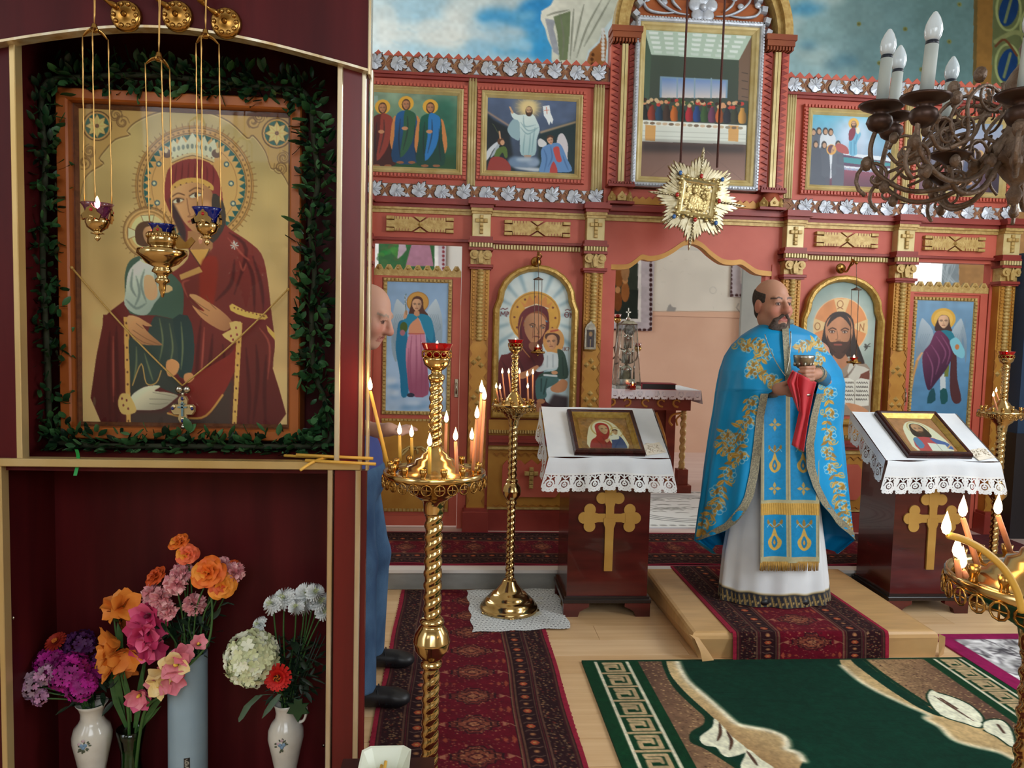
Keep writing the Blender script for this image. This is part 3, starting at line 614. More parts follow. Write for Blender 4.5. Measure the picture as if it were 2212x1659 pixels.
# columns
def volutes(mb,x,z,y,w):
    for s in (-1,1):
        mb.prism([(x+s*w*.55+p[0],z+.018+p[1]) for p in circ(0,0,.034,14)],y-.03,y+.02); mb.prism([(x+s*w*.55+p[0],z+.018+p[1]) for p in circ(0,0,.016,10)],y-.042,y-.03)
        mb.prism([(x,z-.05),(x+s*w*.3,z-.05),(x+s*w*.42,z+.0),(x+s*w*.2,z+.05),(x,z+.05)],y-.018,y+.02)
    mb.prism([(x-.014,z-.045),(x+.014,z-.045),(x+.02,z+.01),(x,z+.052),(x-.02,z+.01)],y-.04,y)
def column(x):
    w=.068; y=5.545
    c=ip(MB().box(x-w,x+w,y,YF+.02,.30,2.108),'column',OCH)
    def sp(mb,name,m): o=mb.build(name,m); o.parent=c; return o
    sp(MB().box(x-.098,x+.098,5.49,YF,ST,.285,bv=.004).box(x-.085,x+.085,5.505,YF,.285,.305),'plinth',DRED)
    mb=MB(); pr=[]; z=1.56
    while z<2.10: pr+=[(.014,z),(.026,z+.007),(.026,z+.019),(.014,z+.026)]; z+=.027
    mb.lathe(pr,(x,y-.004,0),12); sp(mb,'beaded_shaft',GOLDP)
    for s in (-1,1):
        mb=MB(); z=1.565
        while z<2.1: mb.box(x+s*.048-.009,x+s*.048+.009,y-.012,y,z,z+.02,bv=.003); z+=.0275
        sp(mb,'dentil_strip',OCH)
    for zc in (1.40,1.14,.80,.52):
        mb=MB()
        for dx,dz in ((0,.045),(0,-.045),(-.03,0),(.03,0)) if zc<1.3 else ((0,.03),(.02,-.02),(-.035,0)):
            mb.add([(x+dx-.024,y,zc+dz),(x+dx,y,zc+dz+.024),(x+dx+.024,y,zc+dz),(x+dx,y,zc+dz-.024),(x+dx,y-.022,zc+dz)],[(0,1,4),(1,2,4),(2,3,4),(3,0,4)][::-1])
        sp(mb,'diamond_studs',GOLDP)
    for s in (-1,1):                                       # zigzag cut along both edges of the lower board
        mb=MB(); z=.32
        while z<1.53: mb.prism([(x+s*w,z),(x+s*(w-.022),z+.04),(x+s*w,z+.08)],y-.006,y+.002); z+=.085
        sp(mb,'zigzag_edge',mat('ochre_shadow_paint',(160,100,34),.5))
    sp(MB().box(x-.092,x+.092,5.50,YF,2.100,2.122,bv=.003).box(x-.08,x+.08,5.515,YF,2.088,2.100),'capital_base',DRED)
    mb=MB().box(x-.074,x+.074,y-.01,YF,2.122,2.225); volutes(mb,x,2.175,y-.012,.085); sp(mb,'capital',GOLDP)
    sp(MB().box(x-.09,x+.09,5.495,YF,2.225,2.243),'abacus',DRED)
    mb=MB()
    for i in range(8): mb.box(x-.086+i*.0218,x-.086+i*.0218+.016,5.488,5.53,2.245,2.278,bv=.003)
    sp(mb,'bead_row',PGOLD)
    sp(MB().box(x-.095,x+.095,5.495,YF,2.28,2.296).box(x-.085,x+.085,5.505,YF,2.296,2.325),'neck',DRED)
    sp(MB().box(x-.068,x+.068,5.53,YF,2.325,2.51,bv=.004),'cross_block',PGOLD)
    mb=MB()
    for k in range(5): mb.box(x-.013,x+.013,5.512,5.535,2.345+k*.028,2.345+k*.028+.025,bv=.003)
    for k in (-1,1): mb.box(x+k*.03-.015,x+k*.03+.015,5.512,5.535,2.428,2.455,bv=.003)
    sp(mb,'small_cross',GOLDP)
    sp(MB().box(x-.078,x+.078,5.50,YF,2.508,2.53).box(x-.073,x+.073,5.515,YF,2.49,2.508),'gold_cap',GOLDP)
    sp(MB().box(x-.085,x+.085,5.49,YF,2.53,2.552).box(x-.1,x+.1,5.46,YF,2.552,2.578).box(x-.09,x+.09,5.48,YF,2.578,2.60),'cornice_break',DRED)
for x in COLX: column(x)
# carved frieze ornaments
def ornament(x,z):
    P=[(-.245,-.024),(-.245,.024),(-.186,.024),(-.186,.052),(-.062,.052),(0,.012)]
    P=P+[(-a,b) for a,b in P[::-1][1:]]; P=P+[(a,-b) for a,b in P[::-1][1:-1]]
    mb=MB().prism([(x+a,z+b) for a,b in P],YF-.045,YF-.01)
    for s in (-1,1):
        for t in (-1,1):
            mb.box(*sorted((x+s*.19,x+s*.247)),YF-.05,YF-.01,*sorted((z+t*.032,z+t*.056)),bv=.003)
        mb.prism([(x-.045,z+s*.056),(x+.045,z+s*.056),(x,z+s*.024)],YF-.042,YF-.01)
    mb.add([(x-.02,YF-.045,z),(x,YF-.045,z+.02),(x+.02,YF-.045,z),(x,YF-.045,z-.02),(x,YF-.07,z)],[(0,1,4),(1,2,4),(2,3,4),(3,0,4)])
    o=ip(mb,'carved_ornament',GOLDP); mb=MB()
    for s in (-1,1):
        for t in (-1,1):
            for k in range(5): mb.box(x+s*(.085+k*.022)-.0018,x+s*(.085+k*.022)+.0018,YF-.047,YF-.044,*sorted((z+t*.034,z+t*.052)))
    mb.build('cut',DRED).parent=o
for x,z in ((-.278,2.405),(.59,2.405),(2.985,2.405),(3.855,2.405)): ornament(x,z)
# bead rows over the arched icons
for x0,x1 in ((.262,.925),(2.645,3.335)):
    mb=MB(); n=30
    for i in range(n): a=x0+(x1-x0)*i/n; mb.box(a,a+(x1-x0)/n*.72,YF-.03,YF,2.245,2.28,bv=.004)
    ip(mb,'bead_row',PGOLD)
# panelled bases under the arched icons
def base(x0,x1):
    xc=(x0+x1)/2
    rects('base_panel',OCH,(x0,x1,YF-.02,YF+.01,.25,.97))
    rects('base_plinth',DRED,(x0,x1,YF-.06,YF+.01,ST,.262),(x0,x1,YF-.045,YF,.262,.28))
    mb=MB(); n=34
    for i in range(n): a=x0+(x1-x0)*i/n; mb.box(a,a+(x1-x0)/n*.7,YF-.05,YF-.02,.868,.893,bv=.003)
    ip(mb,'bead_row',GOLDP); rects('red_ledge',DRED,(x0,x1,YF-.055,YF,.80,.822),(x0,x1,YF-.04,YF,.822,.85),(x0,x1,YF-.035,YF,.775,.8))
    mb=MB().prism([(xc+a,.52+b) for a,b in ((-.19,-.14),(-.22,-.1),(-.22,.1),(-.19,.14),(-.08,.14),(-.05,.11),(0,.15),(.05,.11),(.08,.14),(.19,.14),(.22,.1),(.22,-.1),(.19,-.14))],YF-.035,YF-.02); o=ip(mb,'octagon_field',RED)
    mb=MB()
    for k in range(5): mb.box(xc-.016,xc+.016,YF-.06,YF-.034,.45+k*.033,.48+k*.033,bv=.004)
    for k in (-1,1): mb.box(xc+k*.035-.017,xc+k*.035+.017,YF-.06,YF-.034,.548,.58,bv=.004)
    mb.build('base_cross',GOLDP).parent=o
    mb=MB()
    for zz in (.72,.32):
        x=x0+.04
        while x<x1-.06: mb.prism([(x,zz),(x+.03,zz-.03),(x+.06,zz),(x+.03,zz-.012)],YF-.028,YF-.018); x+=.062
    ip(mb,'zigzag_cut',mat('ochre_shadow_paint',(160,100,34),.5)); rects('gold_moulding',GOLDP,(x0,x1,YF-.04,YF,.285,.30),(x0,x1,YF-.04,YF,.745,.765))
base(.262,.925); base(2.645,3.335)
# central tower
xc=1.775
rects('tower_back',BRED,(1.10,2.45,YF,5.70,2.59,3.9))
ip(MB().prism([(xc+p[0],3.86+p[1]) for p in circ(0,0,.66,24,0,PI)],YF,5.70),'tower_tympanum',BRED)
rects('tower_sill',RED,(1.08,2.47,YF-.03,YF+.02,2.60,2.725))
mb=MB(); x=1.3
while x<2.25: mb.prism([(x,2.612),(x+.05,2.612),(x+.05,2.65),(x+.025,2.672),(x,2.65)],YF-.045,YF-.03); x+=.05
ip(mb,'gold_sawtooth',OCH)
for s in (-1,1):
    px=xc+s*.578
    p=ip(MB().box(px-.098,px+.098,YF-.055,YF+.01,2.74,3.76),'tower_pillar',RED)
    def sp(mb,name,m): o=mb.build(name,m); o.parent=p
    [sp(MB().box(px+e,px+e+.02,YF-.085,YF-.05,2.75,3.76),'gold_strip',PGOLD) for e in (-.022,.002)]
    for q in (-1,1):
        mb=MB(); z=2.76; e=px+q*.062
        while z<3.74: mb.prism([(e-.024,z),(e+.024,z+.021),(e-.024,z+.042)] if q>0 else [(e+.024,z),(e-.024,z+.021),(e+.024,z+.042)],YF-.07,YF-.05); z+=.044
        sp(mb,'zigzag_strip',DRED)
    sp(MB().box(px-.1,px+.1,YF-.12,YF,2.6,2.618),'base_plate',DRED); mb=MB().box(px-.1,px+.1,YF-.12,YF,2.725,2.745)
    for i in range(10): mb.box(px-.1+i*.02,px-.1+i*.02+.013,YF-.128,YF-.10,2.745,2.76)
    sp(mb,'base_plate',DRED); sp(MB().lathe([(.06,2.618),(.082,2.64),(.082,2.68),(.066,2.71),(.062,2.726)],(px,YF-.05,0),16),'barrel',mat('copper_red',(166,84,60),.3,.3))
    mb=MB()
    for a in (-.9,0,.9):
        cx,cy=px+math.sin(a)*.084,YF-.05-math.cos(a)*.084; T=Matrix.Translation((cx,cy,0))@Matrix.Rotation(a,4,'Z'); mb.prism([(-.03,2.62),(.03,2.62),(.034,2.65),(.012,2.675),(0,2.69),(-.012,2.675),(-.034,2.65)],-.008,.01,T=T)
        mb.ball((cx*.3+px*.7+math.sin(a)*.066,YF-.05-math.cos(a)*.094,2.645),.011)
    sp(mb,'gold_petals',GOLDP)
    mb=MB().box(px-.105,px+.105,YF-.13,YF,3.79,3.83).box(px-.115,px+.115,YF-.14,YF,3.83,3.87)
    for i in range(9): mb.box(px-.1+i*.0235,px-.1+i*.0235+.014,YF-.115,YF,3.765,3.79)
    sp(mb,'tower_capital',BRED)
mb=MB()
for k,(r0,r1,y0) in enumerate(((.56,.60,.10),(.60,.645,.14),(.645,.67,.12))):
    n=28
    for i in range(n):
        a0,a1=PI*i/n,PI*(i+1)/n; mb.prism([(xc+r*math.cos(a),3.87+r*math.sin(a)) for r,a in ((r0,a0),(r1,a0),(r1,a1),(r0,a1))],YF-y0,YF+.0)
ip(mb,'tower_arch',GOLDP)
mb=MB()
for i in range(19):
    a=PI*(i+.5)/19; T=Matrix.Translation((xc+.515*math.cos(a),YF-.03,3.87+.515*math.sin(a)))@Matrix.Rotation(-a+.5,4,'Y'); mb.prism([(-.026,-.026),(.026,-.026),(.026,.026),(-.026,.026)],-.03,.03,T=T,bev=.25)
ip(mb,'silver_diamonds',SILV)
ip(MB().box(1.30,2.25,YF-.02,YF,3.95,4.12),'tympanum_board',mat('orange_wood',(176,96,46),.5,c2=(150,74,34),sc=(2,30,12)))
mb=MB()                                                    # silver acanthus over the supper picture
for s in (-1,1):
    T=Matrix.Translation((xc,YF-.04,4.04))@Matrix.Diagonal((s,1,1,1))
    for P in ([(.10,.0,-.03),(.2,0,-.02),(.3,0,.03),(.36,0,.1),(.33,0,.16)],[(.2,0,-.02),(.3,0,-.03),(.4,0,-.015),(.44,0,.03),(.42,0,.06)],[(.16,0,0),(.22,0,.05),(.24,0,.1)]): mb.tube(bez(P,5),[.006+.012*math.sin(PI*i/((len(P)-1)*5)) for i in range((len(P)-1)*5+1)],6,T=T,flat=.6)
    for c in ((.33,0,.165),(.42,0,.066),(.24,0,.105),(.29,0,.05)): mb.ball(c,(.026,.012,.022),T=T)
for a in range(5):
    t=PI/2+a*2*PI/5; mb.ball((xc+.065*math.cos(t),YF-.05,4.06+.065*math.sin(t)),(.05,.015,.05))
mb.ball((xc,YF-.06,4.06),.026); ip(mb,'silver_acanthus',SILV)
# small hanging plaque on the column
t=thing('small_icon_plaque','small silver arched icon plaque hung on the column left of the open doors','icon',(1.0,5.51,1.62))
mb=MB().prism([(-.045,-.11)]+[(.045,-.11),(.045,.05),(.03,.085),(.012,.1),(0,.115),(-.012,.1),(-.03,.085),(-.045,.05)],-.012,.02,bev=.06); mb.build('plaque_body',SILVM,t)
cv=Canvas(24,44,(70,60,56),src=(60,110)); cv.ell(30,28,14,15,(150,120,70)); cv.poly([(14,110),(16,60),(30,40),(44,60),(48,110)],(54,46,60)); cv.ell(30,32,8,11,(160,120,90)); cv.poly([(24,60),(36,60),(34,108),(26,108)],(140,120,90))
cv.mesh('tiny_painting',onwall(-.028,.028,.045,-.085,-.0165),t,PAINT)
def sc(s,ox,oy,P): return [(x/s+ox,y/s+oy) for x,y in P]
class CropCv:                                             # draws in an enlarged tracing's own coordinates
    def __init__(s,corners,w,h,bg): s.c=Canvas(w,h,bg,corners)
def cvs(corners,res,bg):
    c=corners; wd=math.hypot(c[1][0]-c[0][0],c[1][1]-c[0][1])*res; ht=math.hypot(c[3][0]-c[0][0],c[3][1]-c[0][1])*res
    return Canvas(wd,ht,bg,corners)
def folds(c,L,col,wd=6,a=.6):
    for P in L: c.line(P,wd,col,a,sm=4,taper=True,blur=wd*.3)
def art_resurrection():
    c=cvs([(910,720),(1583,760),(1560,1325),(893,1290)],.235,(70,86,118)); c.grad((84,100,132),(52,66,86)); c.noise(.12,9,3)
    c.poly([(880,820),(960,900),(1070,960),(1120,1330),(880,1330)],(18,28,34),1,blur=8); c.poly([(1290,1010),(1420,960),(1600,900),(1600,1350),(1280,1320)],(20,44,48),1,blur=8)
    c.line([(900,830),(990,890),(1080,950)],14,(190,150,120),.7,blur=8); c.line([(1310,998),(1420,965),(1580,918)],16,(196,160,120),.75,blur=8)
    c.ell(1215,800,95,90,(196,176,130),.8,blur=26); c.ell(1218,805,62,62,(236,212,150),.9,blur=12)
    for k in range(18): a=k*PI/9; c.line([(1218+60*math.cos(a),808+60*math.sin(a)),(1218+98*math.cos(a),808+98*math.sin(a))],4,(230,206,150),.4)
    c.poly([(1060,970),(1098,900),(1150,900),(1150,1050),(1110,1045),(1080,1020)],(150,180,190),1,sm=3)
    c.poly([(1085,845),(1110,845),(1140,862),(1195,860),(1252,860),(1282,915),(1300,975),(1278,1050),(1262,1172),(1162,1170),(1152,1060),(1150,920),(1104,890)],(216,232,230),1,sm=3,g=((150,184,190),(1180,900),(1290,1180)))
    folds(c,[[(1180,870),(1190,950),(1270,940)],[(1160,960),(1210,1010),(1280,970)],[(1190,1010),(1180,1090),(1175,1165)],[(1230,1010),(1225,1090),(1215,1168)],[(1265,960),(1250,1060),(1240,1150)],[(1160,920),(1215,985),(1290,960)]],(110,150,162),7)
    c.poly([(1072,796),(1086,800),(1108,846),(1094,856)],(214,170,130)); c.ell(1222,836,27,40,(58,38,26)); c.face(1222,832,58,(206,164,126),beard=(70,44,28)); c.poly([(1180,1172),(1236,1172),(1226,1212),(1188,1210)],(190,140,104))
    c.poly([(1325,797),(1374,790),(1382,850),(1402,900),(1392,936),(1381,914),(1370,946),(1352,900),(1332,870)],(232,238,240)); c.line([(1352,806),(1356,856)],5,(206,110,80)); c.line([(1336,830),(1370,826)],5,(206,110,80))
    for x,y,rx,ry,k in ((1180,1230,112,44,(120,144,172)),(1110,1220,50,40,(110,136,168)),(1250,1225,48,36,(140,160,186)),(1180,1205,60,16,(176,192,208))): c.ell(x,y,rx,ry,k,.9,blur=8)
    c.poly([(1090,1262),(1300,1272),(1292,1300),(1230,1296),(1150,1280)],(206,214,222),.9,blur=3)
    for P,k in (([(896,1210),(900,1150),(950,1090),(1000,1062),(1000,1096),(960,1120),(920,1190)],(206,212,220)),([(930,1190),(985,1086),(1000,1080),(985,1140)],(170,180,190)),([(985,1120),(1046,1106),(1060,1180),(1040,1190),(1020,1150),(980,1210),(960,1180)],(84,110,44)),([(905,1290),(930,1200),(980,1180),(1040,1200),(1082,1260),(1060,1310),(905,1310)],(150,52,44))): c.poly(P,k,1,sm=3)
    c.ell(1010,1065,26,28,(96,60,36)); c.ell(1022,1074,16,20,(206,156,120)); c.line([(1006,1040),(1000,990)],12,(206,160,120)); c.line([(990,1000),(960,940),(950,930)],4,(90,100,60))
    for P,k in (([(1290,1100),(1286,1060),(1310,1046),(1350,1080),(1340,1110),(1310,1110)],(214,214,216)),([(1425,1090),(1440,1020),(1476,1012),(1508,1090),(1505,1180),(1505,1250),(1470,1180),(1455,1100)],(206,200,204)),([(1310,1130),(1360,1092),(1430,1080),(1466,1110),(1500,1200),(1536,1296),(1420,1306),(1296,1310),(1310,1220)],(96,138,190)),([(1400,1120),(1440,1110),(1450,1170),(1462,1220),(1430,1226),(1410,1180)],(190,70,64)),([(1370,1306),(1400,1220),(1430,1306)],(180,60,58))): c.poly(P,k,1,sm=3)
    folds(c,[[(1330,1130),(1350,1200),(1330,1300)],[(1380,1110),(1390,1190),(1360,1260)],[(1470,1180),(1490,1240),(1510,1290)]],(54,90,140),8)
    c.face(1378,1062,58,(214,160,126),rot=-.2,hair=None); c.poly([(1350,1052),(1356,1026),(1380,1018),(1406,1030),(1400,1044),(1376,1034)],(70,44,30))
    return c
def art_three():                                          # three standing haloed figures in maroon, blue and green
    c=cvs([(40,675),(695,715),(680,1278),(40,1250)],.235,(90,140,112)); c.grad((140,164,140),(30,84,48)); c.poly([(500,700),(720,700),(700,1300),(560,1300)],(16,84,68),.8,blur=60); c.noise(.15,8,5)
    c.poly([(0,1150),(700,1170),(700,1300),(0,1300)],(30,72,34),.9,blur=20); c.poly([(70,720),(130,715),(130,800),(62,800)],(150,176,170),.8)
    for x,k1,k2 in ((165,(110,40,38),(150,60,48)),(330,(30,104,170),(44,92,60)),(500,(18,104,84),(40,122,196))):
        y=770 if x!=330 else 745
        c.poly([(x-90,y+140),(x-112,y+330),(x-70,y+400),(x-60,y+160)],(206,132,72),1,sm=3); c.poly([(x+90,y+140),(x+116,y+330),(x+72,y+400),(x+60,y+160)],(206,132,72),1,sm=3)
        c.ell(x,y+30,54,56,(228,172,60)); c.ell(x,y+40,30,44,(80,50,34)); c.face(x,y+42,62,(190,130,90))
        c.poly([(x-30,y+88),(x+30,y+88),(x+72,y+130),(x+82,y+280),(x+92,y+470),(x-92,y+470),(x-82,y+280),(x-72,y+130)],k1,1,sm=3,g=(tuple(int(v*.6) for v in k1),(x-60,y),(x+90,y+300)))
        c.poly([(x-10,y+90),(x+40,y+92),(x+70,y+140),(x+40,y+330),(x-40,y+440),(x-20,y+250)],k2,.95,sm=3); folds(c,[[(x-40,y+150),(x-50,y+300),(x-40,y+440)],[(x+10,y+130),(x+10,y+240),(x-20,y+380)],[(x+60,y+200),(x+60,y+330),(x+70,y+440)]],(26,30,36),7)
        c.ell(x-8,y+220,22,14,(200,140,100)); c.ell(x-40,y+476,26,10,(150,92,56)); c.ell(x+40,y+476,26,10,(150,92,56))
    return c
def art_hall():                                           # hall with coffered ceiling, wide window and a long white table of jars
    c=cvs([(330,210),(1003,245),(965,1170),(290,1145)],.28,(64,74,62)); c.grad((70,84,72),(50,54,48))
    c.poly([(320,205),(1010,240),(920,402),(365,370)],(176,196,180))
    for r in range(5):
        y=225+r*30; k=r*.16
        for i in range(7):
            x0=350+(i*92)*(1-k*.25)+r*8; c.poly([(x0,y+i*4),(x0+62*(1-k*.25),y+i*4+3),(x0+58*(1-k*.25),y+19+i*4),(x0+2,y+16+i*4)],(216,226,220) if r<4 else (196,210,200))
    c.poly([(320,205),(365,370),(350,650),(318,650)],(70,90,74)); c.poly([(1003,245),(920,402),(915,650),(985,660)],(116,92,76))
    for i in range(4): c.line([(940,480+i*50),(975,486+i*50)],5,(70,60,54))
    c.poly([(420,505),(850,525),(846,640),(416,640)],(120,150,176)); c.poly([(432,516),(838,534),(836,640),(430,640)],(110,140,190),1,g=((206,196,190),(600,520),(600,640)))
    for x in (530,640,745): c.line([(x,518),(x-2,640)],9,(132,156,170))
    for i in range(14):                                   # jars, jugs and bunches of flowers along the table
        x=318+i*48; y=762+i*1.5; k=[(36,40,40),(150,58,40),(40,70,96),(70,52,44),(196,104,40),(30,58,52),(176,40,52),(38,70,130),(60,90,50),(110,60,90),(190,96,44),(40,44,56),(60,64,48),(206,150,70)][i]
        c.poly([(x-20,y+16),(x-26,y-30),(x-14,y-60),(x-12,y-78),(x+12,y-78),(x+14,y-60),(x+26,y-30),(x+20,y+16)],k,1,sm=3,g=(tuple(int(v*.5) for v in k),(x-10,y),(x+26,y)))
        for q in range(5): c.ell(x+R.uniform(-22,22),y-92+R.uniform(-22,14),13,12,R.choice([(206,150,110),(190,60,50),(60,84,48),(60,40,34),(200,170,130)]))
    c.poly([(300,782),(970,820),(966,936),(298,918)],(214,218,208)); c.poly([(300,782),(970,812),(968,846),(300,812)],(226,228,218))
    for y in (850,880,902): c.line([(300,y),(640,y+10),(966,y+20)],5,(176,180,170),.7)
    for x in (325,855): c.poly([(x,812),(x+66,816),(x+62,916),(x-2,912)],(206,150,80),.9)
    for i in range(16): c.ell(330+i*40,800+i*2,17,9,R.choice([(150,140,120),(190,170,140),(120,100,80),(206,180,150)]))
    c.poly([(296,918),(966,938),(960,1180),(280,1160)],(104,78,68),1,g=((146,110,96),(600,930),(600,1160))); c.poly([(298,918),(966,938),(964,990),(296,985)],(56,44,42),.9,blur=14)
    for x0,x1 in ((560,330),(700,640),(720,940)): c.line([(x0,980),(x1,1160)],5,(120,90,78),.7)
    return c
def art_dormition():
    c=cvs([(290,830),(950,862),(915,1402),(268,1376)],.235,(140,170,200)); c.grad((96,176,204),(150,140,170)); c.ell(630,1000,150,180,(206,214,232),.8,blur=60); c.noise(.08,9,6)
    c.poly([(250,1150),(420,1180),(410,1390),(250,1390)],(60,64,74)); c.poly([(405,1210),(560,1260),(930,1290),(930,1420),(398,1400)],(140,70,92),1,g=((84,44,64),(600,1250),(600,1400)))
    c.poly([(398,1110),(420,1074),(470,1070),(540,1128),(740,1148),(930,1176),(930,1262),(740,1258),(440,1222)],(214,222,230),1,sm=3)
    c.poly([(462,1150),(520,1140),(740,1178),(930,1200),(930,1248),(740,1244),(500,1218)],(88,60,90),1,sm=3); c.poly([(510,1160),(740,1182),(920,1210),(920,1232),(740,1226),(510,1200)],(60,140,150))
    for i in range(12): c.line([(450+i*36,1226+i*4),(470+i*36,1250+i*4)],4,(190,160,170))
    for x,y,k in ((300,972,60),(345,964,54),(397,966,50),(440,972,54),(320,1066,64),(388,1070,60),(500,1066,40)):
        c.poly([(x-40,y+40),(x,y+16),(x+40,y+40),(x+46,y+320),(x-46,y+320)],(74,80,94) if y>1000 and x<420 else (206,212,220) if 380<x<460 else (84,90,104),.95,sm=2); c.ell(x,y,22,30,(54,44,42)); c.ell(x+3,y+4,15,20,(186,146,116))
    c.poly([(480,1070),(520,1060),(575,1090),(585,1140),(500,1120)],(170,80,76),1,sm=3); c.ell(447,1106,40,40,(214,160,80)); c.face(450,1108,52,(206,160,120),rot=.7); c.poly([(418,1110),(430,1076),(462,1072),(448,1100),(440,1136)],(96,60,76),1,sm=3)
    c.ell(625,906,42,42,(226,178,84)); c.ell(626,916,22,32,(60,40,30)); c.face(626,912,46,(206,160,124),beard=(60,40,28))
    c.poly([(590,960),(640,940),(676,970),(682,1000),(650,1060),(652,1144),(592,1144),(588,1040)],(110,176,206),1,sm=3); c.poly([(590,960),(632,936),(640,980),(618,1030),(588,1034)],(128,44,62),1,sm=3); c.ell(660,960,16,26,(230,220,190)); folds(c,[[(605,1050),(604,1140)],[(630,1040),(632,1140)],[(655,1000),(640,1060)]],(64,120,160))
    return c
def art_feast():
    c=cvs([(1090,872),(1752,892),(1745,1428),(1110,1402)],.2,(186,156,168)); c.grad((150,170,196),(160,120,136)); c.noise(.1,8,7)
    for i in range(9):
        x=1140+i*72; y=R.uniform(1050,1140); k=[(150,110,130),(120,120,140),(190,90,80),(170,150,170),(206,196,196),(90,100,130),(150,140,160),(110,80,100),(80,70,90)][i]
        c.poly([(x-44,y+50),(x,y+20),(x+44,y+50),(x+54,1420),(x-54,1420)],k,.95,sm=2,g=(tuple(int(v*.7) for v in k),(x-20,y),(x+50,1400))); c.ell(x,y-4,32,34,(214,170,90),.8); c.ell(x,y,20,28,(176,130,104))
        folds(c,[[(x-20,y+80),(x-24,1400)],[(x+18,y+80),(x+22,1400)]],(70,60,76))
    c.ell(1460,1350,70,16,(206,150,110)); return c
def wingpair(c,cx,y,l,r,bot,k1,k2):
    c.poly([(cx+l*.35,y+90),(cx+l*.7,y-20),(cx+l*.85,y-14),(cx+l,y+140),(cx+l*.98,y+330),(cx+l*.8,bot),(cx+l*.72,y+300)],k1,1,sm=4,g=(k2,(cx+l*.4,y),(cx+l,y+200)))
    c.poly([(cx+r*.35,y+90),(cx+r*.66,y-20),(cx+r*.8,y-16),(cx+r,y+120),(cx+r*.98,y+300),(cx+r*.84,bot-150),(cx+r*.7,y+250)],k1,1,sm=4,g=(k2,(cx+r*.4,y),(cx+r,y+200)))
    for s,e in ((l,bot),(r,bot-140)):
        for k in range(5): c.line([(cx+s*(.5+.08*k),y+80),(cx+s*(.74+.05*k),y+190),(cx+s*(.76+.04*k),e-60-k*20)],4,(120,140,156),.6,sm=4)
def art_angel_blue():
    c=cvs([(165,605),(590,620),(582,1560),(165,1555)],.25,(158,186,218)); c.grad((146,178,214),(176,200,228))
    for i in range(26): c.ell(R.uniform(160,600),R.uniform(1330,1560),R.uniform(30,70),R.uniform(14,34),R.choice([(216,226,240),(96,146,196),(140,176,214),(232,238,246)]),.6,blur=12)
    c.noise(.06,10,2); wingpair(c,376,770,-176,172,1200,(200,214,224),(150,170,186))
    c.ell(378,760,76,76,(206,152,70)); c.ring(378,760,74,5,(170,116,50))
    c.poly([(318,850),(330,790),(345,730),(380,716),(412,740),(420,810),(452,860),(400,880),(350,870)],(86,48,34),1,sm=3)
    c.poly([(250,905),(236,1000),(232,1120),(262,1300),(274,1446),(318,1432),(330,1240),(310,1010),(300,900)],(28,116,156),1,sm=3); c.poly([(440,900),(486,930),(504,1050),(500,1120),(440,1050)],(28,112,150),1,sm=2)
    c.poly([(330,985),(420,985),(436,1060),(452,1260),(456,1436),(340,1440),(312,1300),(300,1120)],(212,140,164),1,sm=3,g=((160,84,112),(330,1100),(456,1300)))
    folds(c,[[(340,1010),(330,1200),(345,1420)],[(370,1000),(375,1200),(372,1430)],[(400,1000),(412,1220),(410,1430)],[(425,1080),(440,1250),(440,1420)],[(320,1100),(318,1250),(335,1400)]],(150,72,102),9)
    c.poly([(340,880),(378,864),(415,960),(425,992),(318,990)],(222,150,112),1,sm=2); c.line([(318,992),(426,992)],8,(190,90,80))
    c.poly([(300,860),(345,846),(380,870),(350,900),(325,930),(290,1010),(262,960)],(34,134,170),1,sm=3); c.poly([(376,852),(430,850),(470,880),(490,960),(480,1050),(440,1010),(400,900)],(34,134,170),1,sm=3)
    c.ell(284,945,26,40,(76,96,34)); c.ell(276,985,18,22,(170,110,120)); c.poly([(282,880),(302,876),(310,830),(296,820),(286,840)],(216,160,122),1,sm=3); c.line([(300,850),(290,720),(298,700)],4,(60,80,50)); 
    for k in range(7): c.ell(292+R.uniform(-8,8),715+k*14,5,5,(200,206,210))
    c.face(372,782,86,(222,170,130),rot=.05); c.poly([(356,826),(390,826),(392,856),(372,866),(352,852)],(206,150,112)); c.ell(338,1440,26,16,(50,50,70)); return c
